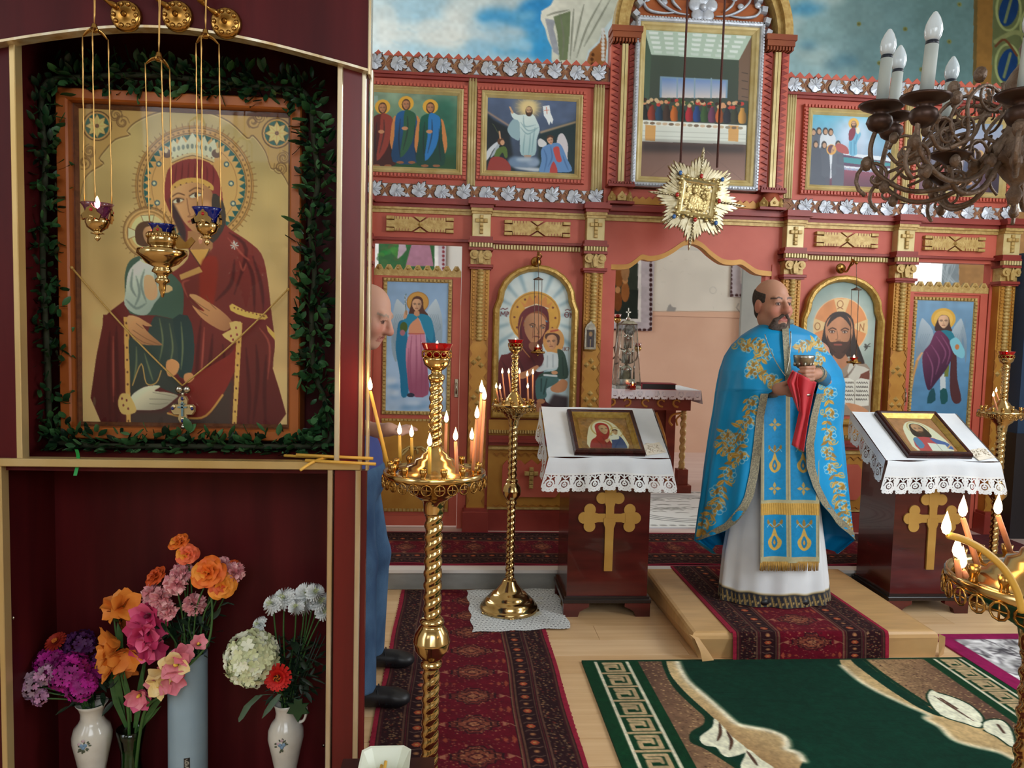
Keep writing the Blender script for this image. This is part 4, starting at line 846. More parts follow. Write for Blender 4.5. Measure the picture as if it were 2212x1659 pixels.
def art_angel_red():
    c=cvs([(1043,668),(1408,672),(1372,1640),(1008,1600)],.26,(116,154,184)); c.grad((120,156,186),(70,124,166)); c.noise(.08,9,4); wingpair(c,1210,830,-165,155,1080,(176,190,200),(120,140,156))
    c.ell(1212,802,78,78,(214,166,70)); c.ell(1212,802,60,60,(226,182,90)); c.poly([(1158,885),(1170,820),(1190,780),(1215,772),(1246,790),(1256,850),(1268,890),(1220,900)],(70,46,40),1,sm=3)
    c.poly([(1130,1330),(1160,1300),(1172,1390),(1120,1410)],(20,74,84),1,sm=2); c.poly([(1196,1200),(1232,1200),(1236,1310),(1202,1330)],(196,206,210)); c.poly([(1200,1320),(1240,1310),(1250,1400),(1210,1420)],(16,80,84),1,sm=2)
    c.poly([(1270,1030),(1300,1060),(1310,1240),(1340,1400),(1290,1416),(1262,1300)],(80,42,46),1,sm=3); c.poly([(1230,1120),(1256,1140),(1250,1220),(1225,1220)],(110,120,54))
    c.poly([(1190,890),(1260,890),(1290,950),(1260,990),(1200,960)],(40,120,140),1,sm=3)
    c.poly([(1160,900),(1200,890),(1256,960),(1276,1060),(1240,1160),(1180,1250),(1130,1316),(1104,1250),(1086,1130),(1090,1040),(1130,980)],(112,52,86),1,sm=3,g=((66,30,58),(1100,950),(1270,1150)))
    folds(c,[[(1170,930),(1230,1040),(1210,1120)],[(1140,990),(1190,1090),(1170,1200)],[(1110,1040),(1150,1150),(1140,1280)],[(1200,920),(1256,1030),(1240,1130)]],(160,96,132),7)
    c.poly([(1090,1040),(1060,1100),(1040,1110),(1052,1080),(1076,1040)],(206,160,120)); c.line([(1052,1100),(1030,1210),(1020,1290)],15,(190,140,80)); 
    c.poly([(1256,960),(1300,936),(1340,1000),(1356,1050),(1340,1090),(1290,1060),(1266,1010)],(126,190,206),1,sm=3); c.ell(1304,1005,14,20,(190,120,70)); c.face(1213,822,88,(222,178,144)); return c
def art_mother():
    c=cvs([(965,515),(1520,520),(1520,1575),(960,1570)],.25,(190,212,218)); c.ell(1232,850,300,330,(226,234,230),.9,blur=80)
    for k in range(34):
        a=k*2*PI/34+.1; 
        if k%2: c.poly([(1232+190*math.cos(a-.05),860+190*math.sin(a-.05)),(1232+480*math.cos(a-.06),860+480*math.sin(a-.06)),(1232+480*math.cos(a+.05),860+480*math.sin(a+.05)),(1232+190*math.cos(a+.03),860+190*math.sin(a+.03))],(96,140,160),.55,blur=10)
    c.ell(1232,862,186,190,(216,162,66)); c.ring(1232,862,176,7,(180,124,44))
    for k in range(12): a=k*PI/6; c.ell(1232+148*math.cos(a),862+148*math.sin(a),8,8,(120,60,40))
    c.poly([(1120,740),(1160,770),(1190,700),(1215,745),(1245,690),(1270,745),(1310,700),(1318,770),(1360,740),(1330,800),(1240,770),(1160,800)],(214,140,70)); c.line([(1160,795),(1240,765),(1325,795)],8,(230,220,190))
    c.poly([(978,1180),(1040,1130),(1112,1070),(1110,920),(1128,838),(1180,790),(1250,772),(1318,800),(1336,900),(1326,1000),(1290,1060),(1310,1200),(1300,1320),(1330,1480),(1480,1540),(1490,1600),(960,1600)],(112,36,42),1,sm=3,g=((74,20,28),(1000,1100),(1330,1300)))
    c.poly([(1150,930),(1160,870),(1200,830),(1260,815),(1310,850),(1318,890),(1250,850),(1200,855)],(150,84,44),1,sm=3); c.line([(1160,890),(1210,858),(1262,856),(1320,890)],9,(90,150,180),sm=3)
    c.face(1232,940,205,(206,146,104),rot=.1,turn=.5); c.poly([(1200,1044),(1256,1044),(1276,1080),(1240,1112),(1196,1086)],(150,96,70),1,sm=3)
    for x in (1222,1268): c.line([(x,930),(x-4,1010)],3,(96,40,30),.8)
    folds(c,[[(1000,1180),(1060,1300),(1050,1450)],[(1090,1110),(1160,1260),(1170,1420)],[(1140,1060),(1230,1180),(1260,1300)],[(1130,870),(1130,960),(1150,1060)]],(66,16,24),12); c.line([(1140,860),(1120,960),(1130,1060),(1200,1150)],6,(206,150,80),.8,sm=4)
    c.ell(1372,1030,78,96,(222,158,84),.95); c.line([(1350,960),(1400,950)],12,(190,80,60)); c.poly([(1318,1020),(1310,985),(1340,972),(1390,975),(1416,1000),(1410,1050),(1390,1060)],(86,50,36),1,sm=3); c.face(1360,1040,104,(222,162,116),rot=-.08,turn=-.3)
    c.poly([(1320,1120),(1370,1112),(1420,1140),(1410,1220),(1330,1240),(1290,1256),(1256,1256),(1244,1232),(1290,1210)],(216,224,226),1,sm=3); folds(c,[[(1330,1140),(1330,1220)],[(1370,1130),(1372,1220)],[(1300,1200),(1260,1240)]],(150,164,170))
    c.poly([(1400,1090),(1448,1110),(1476,1200),(1482,1300),(1400,1310),(1300,1330),(1262,1300),(1300,1262),(1400,1240),(1410,1160)],(52,78,66),1,sm=3); c.poly([(1262,1300),(1400,1290),(1410,1340),(1330,1380),(1330,1440),(1270,1470),(1248,1400)],(74,112,110),1,sm=3); folds(c,[[(1290,1310),(1290,1400)],[(1330,1310),(1310,1420)],[(1440,1150),(1450,1280)]],(28,50,46),8)
    c.ell(1290,1475,32,18,(190,130,90)); c.ell(1276,1520,22,40,(176,116,80)); c.poly([(1360,1370),(1400,1340),(1440,1310),(1482,1330),(1470,1390),(1420,1410),(1370,1400)],(206,142,98),1,sm=3); c.ell(1385,1262,24,14,(214,156,112))
    c.poly([(1130,1270),(1180,1250),(1250,1210),(1266,1226),(1200,1290),(1140,1310)],(206,142,98),1,sm=3); c.line([(1310,1280),(1400,1286)],14,(222,226,226))
    c.poly([(1380,1420),(1490,1440),(1490,1600),(1300,1600),(1340,1500)],(50,34,36),.9,blur=10)
    # painted letters beside the halo
    K=(110,40,40)
    for P in ([(985,855),(988,825),(1002,845),(1016,822),(1018,855)],[(1028,858),(1030,822)],[(1030,824),(1042,828),(1040,840),(1030,842)],[(984,808),(1000,800),(1016,808),(1034,798)]): c.line(P,6,K)
    c.ring(1462,838,15,6,K,ry=18); c.line([(1450,838),(1474,838)],5,K); 
    for P in ([(1484,822),(1492,840),(1502,820)],[(1492,840),(1488,858)],[(1450,806),(1466,798),(1484,806),(1500,797)]): c.line(P,6,K)
    for P in ([(1442,1075),(1442,1100)],[(1454,1075),(1454,1100)],[(1456,1088),(1466,1076)],[(1456,1088),(1468,1100)],[(1476,1075),(1486,1080),(1478,1100)]): c.line(P,5,(130,80,70))
    c.noise(.05,8,3); return c
def art_pantocrator():
    c=cvs([(240,515),(740,520),(712,1460),(236,1455)],.27,(160,176,164)); c.grad((120,142,134),(176,186,176)); c.ell(490,860,230,250,(200,208,196),.8,blur=50)
    c.ell(490,852,188,200,(224,146,88)); c.ring(490,852,186,5,(240,200,150),ry=198)
    for P in ([(438,662),(548,662),(516,770),(468,770)],[(306,800),(306,905),(400,870),(400,834)],[(676,800),(676,905),(590,870),(590,834)]): c.poly(P,(230,194,136))
    K=(150,84,40); c.ring(482,698,20,5,K,ry=24); c.line([(464,732),(482,722),(502,732)],5,K); c.ring(332,856,18,5,K,ry=24); 
    for P in ([(622,884),(626,836)],[(626,836),(648,880)],[(648,880),(652,832)]): c.line(P,5,K)
    c.poly([(360,1010),(372,900),(388,820),(430,764),(490,750),(540,764),(576,810),(590,900),(606,960),(640,1040),(664,1110),(620,1110),(560,1060),(440,1090),(390,1030)],(54,38,32),1,sm=3)
    c.poly([(300,1240),(400,1100),(470,1060),(560,1070),(640,1110),(700,1140),(700,1460),(240,1460)],(160,140,122),1,sm=2); c.poly([(560,1110),(620,1120),(700,1150),(700,1240),(560,1210)],(206,200,186),1,sm=2); c.poly([(640,1180),(700,1150),(700,1240),(620,1240)],(120,66,50))
    c.poly([(450,1040),(530,1040),(550,1110),(490,1150),(440,1110)],(190,130,94),1,sm=2); c.face(482,905,250,(206,142,102),beard=(70,44,34),turn=-.1); c.poly([(396,860),(420,790),(480,760),(540,790),(566,870),(540,830),(486,785),(430,820)],(54,38,32),1,sm=3)
    folds(c,[[(330,1230),(400,1150),(450,1110)],[(400,1180),(440,1280),(430,1400)],[(360,1220),(350,1320),(360,1440)],[(600,1120),(560,1180),(500,1230)]],(96,70,58),10); folds(c,[[(400,1010),(388,1080),(420,1120)],[(600,960),(630,1040),(650,1100)]],(30,22,20),12)
    for k in range(8): a=k*.8; c.line([(670+14*math.cos(a),990+14*math.sin(a)),(680+R.uniform(-26,20),990+R.uniform(-30,30))],5,(60,56,50))
    c.poly([(500,1210),(560,1206),(602,1226),(640,1206),(700,1216),(700,1390),(604,1400),(500,1372)],(226,222,208)); c.line([(602,1226),(604,1400)],4,(150,140,120))
    for r in range(5):
        for s,x0,x1 in ((0,512,592),(1,612,692)):
            x=x0
            while x<x1: wd=R.uniform(6,13); c.line([(x,1240+r*28),(x+wd*.4,1232+r*28),(x+wd,1243+r*28)],4,(70,62,54)); x+=wd+4
    c.poly([(540,1372),(600,1380),(660,1400),(700,1430),(700,1465),(600,1440),(560,1400)],(206,146,106),1,sm=2); c.noise(.05,8,3); return c
def art_lectern_mother():                                 # drawn in the tracing of the left lectern
    c=cvs([(0,0),(400,0),(400,330),(0,330)],.34,(150,104,54)); c.noise(.25,5,8)
    for i in range(70): x,y=R.uniform(0,400),R.uniform(0,330); c.ring(x,y,7,2.5,(190,146,84),.6)
    c.poly([(60,340),(70,150),(120,60),(200,24),(280,60),(330,150),(350,340)],(226,214,184),1,sm=3); c.ring(185,120,84,14,(196,164,100)); c.ring(290,160,50,7,(196,164,100))
    c.poly([(70,340),(80,250),(130,200),(130,100),(160,64),(205,62),(240,90),(238,170),(220,230),(240,340)],(176,42,40),1,sm=3,g=((120,24,28),(100,150),(240,330))); c.poly([(158,96),(190,80),(222,98),(226,140),(200,190),(170,160)],(120,60,40),1,sm=3); c.face(196,132,92,(206,162,120),rot=-.1,turn=.4)
    c.poly([(240,200),(290,190),(330,230),(344,340),(232,340),(240,260)],(54,74,120),1,sm=3); c.poly([(262,190),(300,190),(300,230),(230,240),(214,224)],(226,220,206),1,sm=3); c.face(284,160,52,(206,162,120)); c.poly([(260,150),(270,130),(300,128),(308,150),(284,140)],(90,54,36),1,sm=2); c.poly([(180,250),(220,226),(230,236),(200,270)],(206,160,120),1,sm=2); folds(c,[[(120,240),(150,290),(150,330)],[(170,210),(190,270),(190,330)]],(100,16,20),7)
    return c
def art_lectern_saviour():
    c=cvs([(0,0),(400,0),(400,400),(0,400)],.3,(176,122,84)); c.noise(.15,6,9); c.poly([(60,410),(60,180),(120,70),(200,36),(290,70),(350,180),(360,410)],(228,220,194),1,sm=3); c.ring(205,130,84,10,(206,176,120))
    c.poly([(120,200),(140,110),(170,70),(230,70),(266,110),(280,210),(240,240),(160,240)],(48,34,30),1,sm=3); c.face(204,135,120,(196,146,110),beard=(60,40,30)); c.poly([(90,260),(160,230),(250,235),(310,270),(330,410),(80,410)],(190,74,80),1,sm=2); c.poly([(90,260),(140,236),(150,330),(90,370)],(84,130,170),1,sm=2); c.poly([(240,240),(320,270),(370,310),(370,380),(280,330)],(70,96,160),1,sm=2); c.poly([(190,300),(330,320),(340,410),(180,400)],(226,224,216)); c.line([(262,312),(264,404)],5,(150,140,130)); c.line([(330,360),(380,320)],10,(206,160,110)); return c
def art_main():
    S=2.675; c=cvs([(365,575),(1680,640),(1676,2505),(383,2508)],.245,(184,156,104)); c.grad((164,146,96),(196,160,112)); c.noise(.10,26,11)
    T=(150,112,62); D=(96,68,40)
    c.poly([(340,560),(400,580),(412,2505),(360,2510)],(170,118,70),.9)
    arch=[(400,1180),(425,1040),(470,980),(545,935),(520,905),(560,850),(620,790),(705,765),(688,742),(740,690),(850,640),(960,622),(1150,630),(1300,690),(1405,785),(1440,770),(1510,860),(1545,960),(1590,965),(1650,1060),(1680,1180)]
    ar=[tuple(p) for p in smooth2(arch,3,False)]; c.poly(ar+[(1700,1180),(1700,560),(340,560),(340,1180)],(170,134,78),.75); c.line(ar,7,D,.85); c.line([(x,y+9) for x,y in ar],4,(206,180,130),.6)
    for cx,cy in ((507,712),(1580,757)):
        c.ell(cx,cy,90,90,D); c.ell(cx,cy,82,82,(176,138,84)); c.ell(cx,cy,72,72,(44,88,80))
        P=[(cx+(72 if k%2==0 else 44)*math.cos(k*PI/8),cy+(72 if k%2==0 else 44)*math.sin(k*PI/8)) for k in range(16)]; c.poly(P,(206,174,112)); c.line(P+P[:1],3,D); c.ell(cx,cy,12,12,(90,60,60)); 
        for k in range(8): a=k*PI/4; c.line([(cx,cy),(cx+60*math.cos(a),cy+60*math.sin(a))],2,(150,112,64),.7)
    for x0,y0,q in ((660,690,1),(460,860,1),(1440,690,-1),(1620,900,-1),(620,650,1),(430,930,1),(1600,960,1),(1480,660,1)):        # scrolls in the spandrels
        for k in range(3): a0=R.uniform(0,6); c.line([(x0+(8+4.2*t)*math.cos(a0+q*t*.9),y0+(8+4.2*t)*math.sin(a0+q*t*.9)) for t in range(9)],5,(104,74,44),.8,sm=3)
    for y in range(620,2500,24): c.line([(372,y),(392,y+14)],4,(120,80,48),.7); c.line([(1664,y),(1678,y+10)],4,(120,80,48),.6)
    for x in range(390,1670,26): c.line([(x,2488),(x+14,2500)],4,(120,80,48),.7); c.line([(x,598+(x-390)*.045),(x+14,604+(x-390)*.045)],4,(130,100,80),.7)
    c.line([(370,596),(1680,655)],14,(96,106,104),.8); c.ring(1090,1066,352,9,(150,110,60)); c.ell(1090,1066,348,346,(176,138,84)); c.ring(1090,1066,342,6,D,.8); c.ring(1090,1066,312,6,D,.8)
    for k in range(64): a=k*2*PI/64; c.ell(1090+327*math.cos(a),1066+325*math.sin(a),7,7,(130,94,54)); c.line([(1090+352*math.cos(a),1066+350*math.sin(a)),(1090+374*math.cos(a),1066+372*math.sin(a))],6,(120,86,50),.7)
    c.ell(1090,1066,306,304,(38,84,82)); P=[(1090+(304 if k%2 else 268)*math.cos(k*PI/44),1066+(302 if k%2 else 266)*math.sin(k*PI/44)) for k in range(88)]; c.poly(P,(190,148,92)); c.ring(1090,1066,256,4,(130,90,54),.7)
    for x,y in ((878,936),(1282,938),(868,1165),(1322,1168),(1310,1050),(850,1050)): c.ell(x,y,17,17,(60,90,100)); c.ell(x,y,9,9,(206,190,150))
    c.poly([(960,920),(946,870),(936,840),(965,792),(990,820),(1012,770),(1040,812),(1080,752),(1118,812),(1150,772),(1175,824),(1210,790),(1228,850),(1210,905),(1190,920),(1080,880)],(206,196,164)); 
    for k in range(9): c.ell(970+k*27,850-18*math.sin(k*PI/8),9,15,(110,120,110)); c.ell(962+k*29,900-24*math.sin(k*PI/8),6,6,(130,110,84))
    c.line([(955,920),(1080,876),(1205,918)],14,(190,172,130),sm=3); c.line([(958,928),(1080,886),(1202,926)],4,D,sm=3)
    for s,x in ((-1,935),(1,1215)): c.ell(x+s*8,875,30,26,(96,72,60)); c.ell(x+s*14,858,12,14,(190,170,130))
    M=(116,46,42)
    # cloak of the mother
    c.poly([(915,1150),(918,1030),(950,950),(1060,906),(1180,930),(1240,1020),(1262,1160),(1276,1290),(1400,1380),(1490,1462),(1526,1600),(1550,1800),(1572,1990),(1560,2140),(1566,2510),(538,2510),(536,1890),(560,1830),(660,1750),(720,1700),(980,1560),(1060,1460),(1000,1330)],M,1,sm=3,g=((74,26,28),(1200,1300),(900,2500)))
    c.poly([(1060,906),(1180,930),(1240,1020),(1262,1160),(1276,1290),(1200,1180),(1190,1060),(1080,1030),(960,1090),(915,1150),(918,1030),(950,950)],(124,48,48),1,sm=3)
    for k in range(7): c.line([(985+k*36,940-10*math.sin(k)),(978+k*38,1000),(972+k*38,1064)],8,(84,26,30),.6,sm=4,taper=True)
    c.poly([(950,1070),(1000,1030),(1080,1016),(1150,1028),(1200,1060),(1200,1092),(1130,1056),(1060,1050),(990,1072),(952,1104)],(190,150,80),1,sm=3)
    for k in range(7): c.ell(975+k*34,1072-26*math.sin(k*PI/6),5,5,(90,50,40))
    c.poly([(948,1110),(1000,1066),(1080,1044),(1160,1064),(1200,1110),(1206,1180),(1180,1260),(1140,1330),(1096,1340),(1040,1290),(990,1220),(960,1170)],(196,150,104),1,sm=3,g=((140,96,66),(980,1160),(1210,1230)))
    for ex,ey,w_ in ((992,1152,34),(1100,1120,38)):
        c.ell(ex,ey,w_+6,20,(150,104,70),.8,-.25,blur=4); c.ell(ex,ey,w_,12,(216,198,170),1,-.25); c.ell(ex+2,ey,12,13,(60,42,34)); c.line([(ex-w_,ey+4),(ex-6,ey-14),(ex+w_,ey-8)],6,(60,40,32),sm=4); c.line([(ex-w_,ey-24),(ex,ey-44),(ex+w_+4,ey-34)],8,(96,62,44),.9,sm=4)
    c.line([(1046,1140),(1056,1210),(1064,1234),(1052,1246),(1082,1244),(1094,1232)],6,(128,84,58),.9,sm=4); c.line([(1056,1276),(1080,1268),(1090,1273),(1112,1266)],11,(150,72,60),sm=4); c.line([(1062,1290),(1100,1284)],5,(150,104,74),.8); c.ell(1160,1210,40,60,(214,170,124),.5,blur=14)
    c.poly([(940,1150),(962,1160),(1010,1250),(1040,1330),(1030,1400),(980,1300)],(50,36,40),.9,sm=3,blur=4); c.poly([(1200,1110),(1262,1160),(1276,1290),(1200,1400),(1130,1350),(1190,1250)],(56,48,44),1,sm=3); c.poly([(1052,1330),(1130,1350),(1200,1400),(1180,1450),(1070,1446)],(150,108,72),1,sm=2)
    c.poly([(1060,1440),(1182,1436),(1130,1540)],(186,144,78)); c.line([(1060,1440),(1130,1542),(1182,1436)],6,(70,44,34)); c.poly([(1140,1500),(1220,1480),(1230,1600),(1180,1860),(1130,1800),(1120,1620)],(130,38,26),.9,sm=3,blur=6); c.poly([(1000,1590),(1120,1540),(1140,1570),(1010,1620)],(176,136,80)); 
    c.poly([(1320,1412),(1332,1400),(1326,1380)],(200,200,190)); 
    for k in range(8): a=k*PI/4; c.line([(1330,1414),(1330+22*math.cos(a),1414+22*math.sin(a))],6,(176,186,184))
    folds(c,[[(1300,1340),(1400,1440),(1330,1700)],[(1330,1500),(1310,1640),(1220,1740)],[(1440,1480),(1490,1650),(1510,1830)],[(1400,1500),(1440,1600),(1450,1800)],[(1130,1860),(1110,2060),(1100,2300)],[(1200,1940),(1180,2120),(1120,2300)],[(1260,2000),(1270,2180),(1180,2360)],[(1460,2000),(1470,2200),(1440,2480)],[(1520,2060),(1510,2280),(1520,2480)],[(1400,2020),(1420,2300),(1410,2480)],[(580,1930),(570,2150),(580,2480)],[(620,1900),(620,2100),(640,2480)],[(600,2300),(620,2420),(610,2490)]],(60,18,22),20,.7)
    folds(c,[[(1290,1370),(1380,1470),(1420,1500)],[(1360,1510),(1380,1560),(1400,1520)],[(1150,1900),(1140,2060),(1130,2200)],[(1480,1900),(1540,2000),(1530,2200)],[(600,1960),(600,2150),(600,2350)],[(1050,1720),(1020,1640),(1060,1620)]],(166,84,70),10,.6)
    c.poly([(1500,1640),(1540,1800),(1570,1990),(1550,2010),(1500,1900),(1300,1800),(1310,1760),(1500,1820)],(104,36,40),.8,sm=2); c.poly([(1316,1756),(1400,1800),(1520,1820),(1512,1850),(1400,1836),(1306,1796)],(200,160,84),1,sm=2); c.poly([(1520,1880),(1570,1930),(1572,1970),(1530,1920)],(200,160,84)); 
    for k in range(9): c.ell(1330+k*22,1782+k*6,5,5,(110,60,44))
    c.poly([(700,1990),(780,2010),(900,2010),(1000,2100),(960,2200),(1040,2270),(980,2300),(860,2250),(780,2260),(705,2320)],(48,52,50),1,sm=2); c.poly([(700,2400),(900,2400),(1000,2330),(1330,2200),(1320,2510),(690,2510)],(60,52,48),.85,blur=14); c.poly([(1080,2200),(1300,2060),(1340,2000),(1330,2160),(1180,2420),(1050,2440),(930,2410),(1000,2360)],(116,38,34),1,sm=3); c.line([(930,2414),(1050,2440),(1160,2424),(1260,2300)],12,(176,130,70),sm=4)
    # gold edges
    for P in ([(664,1842),(694,1842),(706,2500),(678,2500)],[(1346,1880),(1378,1870),(1342,2500),(1316,2500)]):
        c.poly(P,(196,148,82)); 
        for k in range(9): t=(k+.5)/9; c.ell((P[0][0]+P[1][0])/2*(1-t)+(P[2][0]+P[3][0])/2*t,P[0][1]*(1-t)+P[3][1]*t,6,7,(96,56,40))
    # child
    for r in range(4): pass
    c.ell(812,1340,152,150,(120,86,52),.5); c.ell(812,1340,140,138,(190,152,98)); c.ring(812,1340,150,6,(120,86,50)); c.ring(812,1340,124,10,(150,112,66)); c.ell(812,1336,104,104,(206,180,130))
    for k in range(30): a=k*2*PI/30; c.line([(812+148*math.cos(a),1340+148*math.sin(a)),(812+166*math.cos(a),1340+164*math.sin(a))],5,(120,86,50),.8)
    for P in ([(770,1240),(850,1236),(836,1290),(790,1290)],[(690,1310),(690,1380),(740,1360),(740,1330)],[(940,1310),(940,1380),(880,1360),(880,1330)]): c.poly(P,(214,196,150)); c.line(P+P[:1],4,D,.8)
    c.poly([(738,1390),(736,1320),(770,1280),(830,1274),(864,1300),(870,1350),(850,1400),(800,1424),(760,1416)],(80,54,38),1,sm=3); c.face(826,1362,110,(186,140,98),rot=-.1,turn=.4)
    c.poly([(672,1680),(674,1580),(700,1510),(760,1478),(830,1484),(900,1540),(1010,1640),(1026,1760),(1000,1850),(860,1830),(700,1820)],(60,84,74),1,sm=3)
    c.poly([(676,1690),(692,1580),(740,1520),(800,1490),(860,1500),(890,1580),(890,1700),(850,1760),(806,1826),(730,1822),(670,1770)],(190,200,190),1,sm=3,g=((130,146,140),(700,1550),(880,1800))); c.line([(766,1500),(800,1520),(862,1516)],7,(206,190,140),sm=3)
    folds(c,[[(720,1560),(710,1660),(740,1720)],[(790,1560),(770,1650),(800,1750)],[(850,1560),(860,1640),(850,1720)],[(680,1740),(740,1790),(800,1760)],[(740,1600),(760,1700),(730,1780)]],(96,112,110),13,.7)
    c.poly([(790,1600),(840,1600),(870,1680),(860,1730),(820,1740),(790,1700)],(196,150,110),.9,sm=3); c.poly([(870,1660),(940,1650),(960,1680),(900,1700)],(206,160,116),1,sm=2)
    c.poly([(840,1850),(880,1836),(960,1850),(1040,1828),(1082,1930),(1088,2080),(1062,2190),(1010,2200),(980,2170),(890,2160),(850,2230),(800,2236),(770,2120),(716,2250),(696,2080),(700,1960),(780,1990)],(46,60,58),1,sm=3); c.poly([(960,1850),(1050,1830),(1085,1940),(1086,2080),(1060,2190),(1000,2190),(990,2020)],(36,54,56),1,sm=2)
    folds(c,[[(880,1850),(900,1980),(880,2100)],[(940,1880),(960,2020),(940,2130)],[(1010,1870),(1020,2020),(1010,2150)],[(790,2060),(820,2160),(840,2220)],[(740,2020),(740,2120),(724,2220)]],(104,112,80),8,.8); c.line([(716,2250),(770,2120),(800,2236),(860,2232),(890,2160)],6,(176,140,80),sm=4)
    c.poly([(920,2110),(960,2090),(1000,2120),(980,2180),(930,2190)],(186,132,88),1,sm=3); c.poly([(1030,2180),(1070,2170),(1090,2200),(1060,2230),(1030,2220)],(180,126,84),1,sm=3)
    # three hands
    H1=(196,146,102)
    c.poly([(684,1842),(740,1838),(800,1870),(836,1894),(800,1896),(776,1888),(820,1940),(888,1996),(892,2008),(820,2008),(760,2000),(706,1950)],H1,1,sm=3,g=((140,96,66),(700,1850),(860,2010)))
    for P in ([(720,1920),(800,1970),(880,2004)],[(712,1945),(780,1990),(840,2006)],[(740,1880),(780,1910)]): c.line(P,4,(110,72,50),.8,sm=3)
    c.poly([(1060,1712),(1100,1706),(1170,1746),(1240,1790),(1308,1852),(1312,1890),(1270,1920),(1200,1890),(1130,1840),(1076,1770),(1110,1790),(1150,1800)],H1,1,sm=3,g=((146,100,70),(1100,1720),(1290,1900)))
    for P in ([(1075,1730),(1130,1770),(1180,1800)],[(1066,1745),(1120,1800),(1170,1830)],[(1160,1710),(1190,1760),(1220,1790)]): c.line(P,4,(110,72,50),.8,sm=3)
    c.poly([(1300,1870),(1370,1864),(1364,1950),(1330,1990),(1296,1976),(1256,1940),(1310,1910)],(206,160,100),1,sm=2); 
    for x,y in ((1310,1948),(1322,1970),(1340,1900),(1346,1940)): c.ell(x,y,6,8,(120,40,50))
    c.poly([(706,2318),(780,2262),(860,2248),(884,2256),(850,2282),(920,2288),(990,2306),(970,2330),(890,2388),(770,2398),(712,2386)],(206,198,172),1,sm=3,g=((150,142,124),(760,2270),(860,2400)))
    for P in ([(840,2290),(900,2300),(970,2312)],[(820,2330),(900,2330),(958,2336)],[(820,2358),(880,2360),(930,2352)]): c.line(P,4,(120,112,96),.9,sm=3)
    c.poly([(632,2330),(650,2300),(690,2300),(712,2330),(740,2400),(700,2424),(650,2420),(628,2370)],(206,160,98),1,sm=3); 
    for x,y in ((652,2330),(660,2370),(690,2390),(680,2340)): c.ell(x,y,6,8,(110,50,50))
    c.ell(484,2350,9,28,(90,70,54),.8); c.noise(.06,40,17); c.A=np.clip(c.A*1.34,0,1); return c
def frame(mb,x0,x1,z0,z1,y,prof,mi=0):
    """mitred frame, outer rectangle given; prof: (inset, depth towards the viewer) from the outer back edge to the inner edge"""
    rings=[]
    for i,d in prof: rings.append([(x0+i,y-d,z0+i),(x1-i,y-d,z0+i),(x1-i,y-d,z1-i),(x0+i,y-d,z1-i)])
    V=[p for r in rings for p in r]; F=[]
    for k in range(len(prof)-1):
        for q in range(4): F.append((k*4+q,k*4+(q+1)%4,(k+1)*4+(q+1)%4,(k+1)*4+q))
    return mb.add(V,F,mi)
def local(o,x,y,z): return lambda U,V: None
def framed(name,label,x0,x1,z0,z1,y,w,art,fm=PGOLD,outer=None,group=None,prof=None):
    t=thing(name,label,'icon',((x0+x1)/2,y,z0),group); cx,z00=(x0+x1)/2,z0
    X0,X1,Z0,Z1=x0-cx,x1-cx,0,z1-z0
    frame(MB(),X0,X1,Z0,Z1,0,prof or [(0,0),(0,.034),(w*.25,.044),(w*.5,.03),(w*.62,.034),(w*.85,.02),(w,.012),(w,0)]).build('frame',fm,t)
    if outer:
        mb=MB(); e=.03
        for (a0,a1,b0,b1) in ((X0-e,X1+e,Z0-e,Z0),(X0-e,X1+e,Z1,Z1+e),(X0-e,X0,Z0,Z1),(X1,X1+e,Z0,Z1)):
            mb.box(a0,a1,-.022,0,b0,b1)
            L=max(a1-a0,b1-b0); n=int(L/.026)
            for i in range(n):
                q=L*i/n
                if a1-a0>b1-b0: mb.box(a0+q,a0+q+.016,-.036,-.02,b0+.004,b1-.004)
                else: mb.box(a0+.004,a1-.004,-.036,-.02,b0+q,b0+q+.016)
        mb.build('dentil_border',outer,t)
    MB().box(X0+w*.5,X1-w*.5,-.002,.001,Z0+w*.5,Z1-w*.5).build('backing',mat('board',(90,70,50),.7),t)
    art.mesh('painting',onwall(X0+w*.9,X1-w*.9,Z1-w*.9,Z0+w*.9,-.010),t,PAINT); return t
framed('framed_icon','gold-framed icon of three standing haloed figures on green, upper row beside the cabinet',-.73,.022,2.775,3.392,5.615,.045,art_three(),outer=RED)
framed('framed_icon','gold-framed icon of a risen white-robed figure between two angels, left of the supper picture',.155,.903,2.778,3.392,5.615,.045,art_resurrection(),outer=RED)
framed('framed_icon','gold-framed icon of a funeral bier with mourners, upper row right of the supper picture',2.63,3.355,2.772,3.385,5.615,.045,art_dormition(),outer=RED)
framed('framed_icon','gold-framed icon with a crowd of pale robed figures, half hidden by the chandelier',3.505,4.245,2.768,3.38,5.615,.045,art_feast(),outer=RED)
# tall central picture
t=thing('hall_picture','tall silver and gold framed painting of a vaulted hall with a long white table','picture',(1.752,5.57,2.735))
X=.482; H=1.225
frame(MB(),-X,X,0,H,0,[(0,0),(0,.05),(.012,.062),(.028,.056),(.034,.04)]).build('silver_frame',SILV,t)
mb=MB()
for (a0,a1,b0,b1,hz) in ((-X,X,.004,.02,1),(-X,X,H-.02,H-.004,1),(-X+.004,-X+.02,0,H,0),(X-.02,X-.004,0,H,0)):
    n=int((2*X if hz else H)/.022)
    for i in range(n):
        if hz: q=a0+(a1-a0)*i/n; mb.box(q+.003,q+.017,-.066,-.056,b0+.004,b1)
        else: q=b0+(b1-b0)*i/n; mb.box(a0+.002,a1,-.066,-.056,q+.003,q+.017)
mb.build('bead_edge',SILV,t)
frame(MB(),-X+.034,X-.034,.034,H-.034,0,[(0,.04),(.008,.046),(.02,.04),(.03,.028),(.045,.016),(.05,.004)]).build('gold_frame',PGOLD,t)
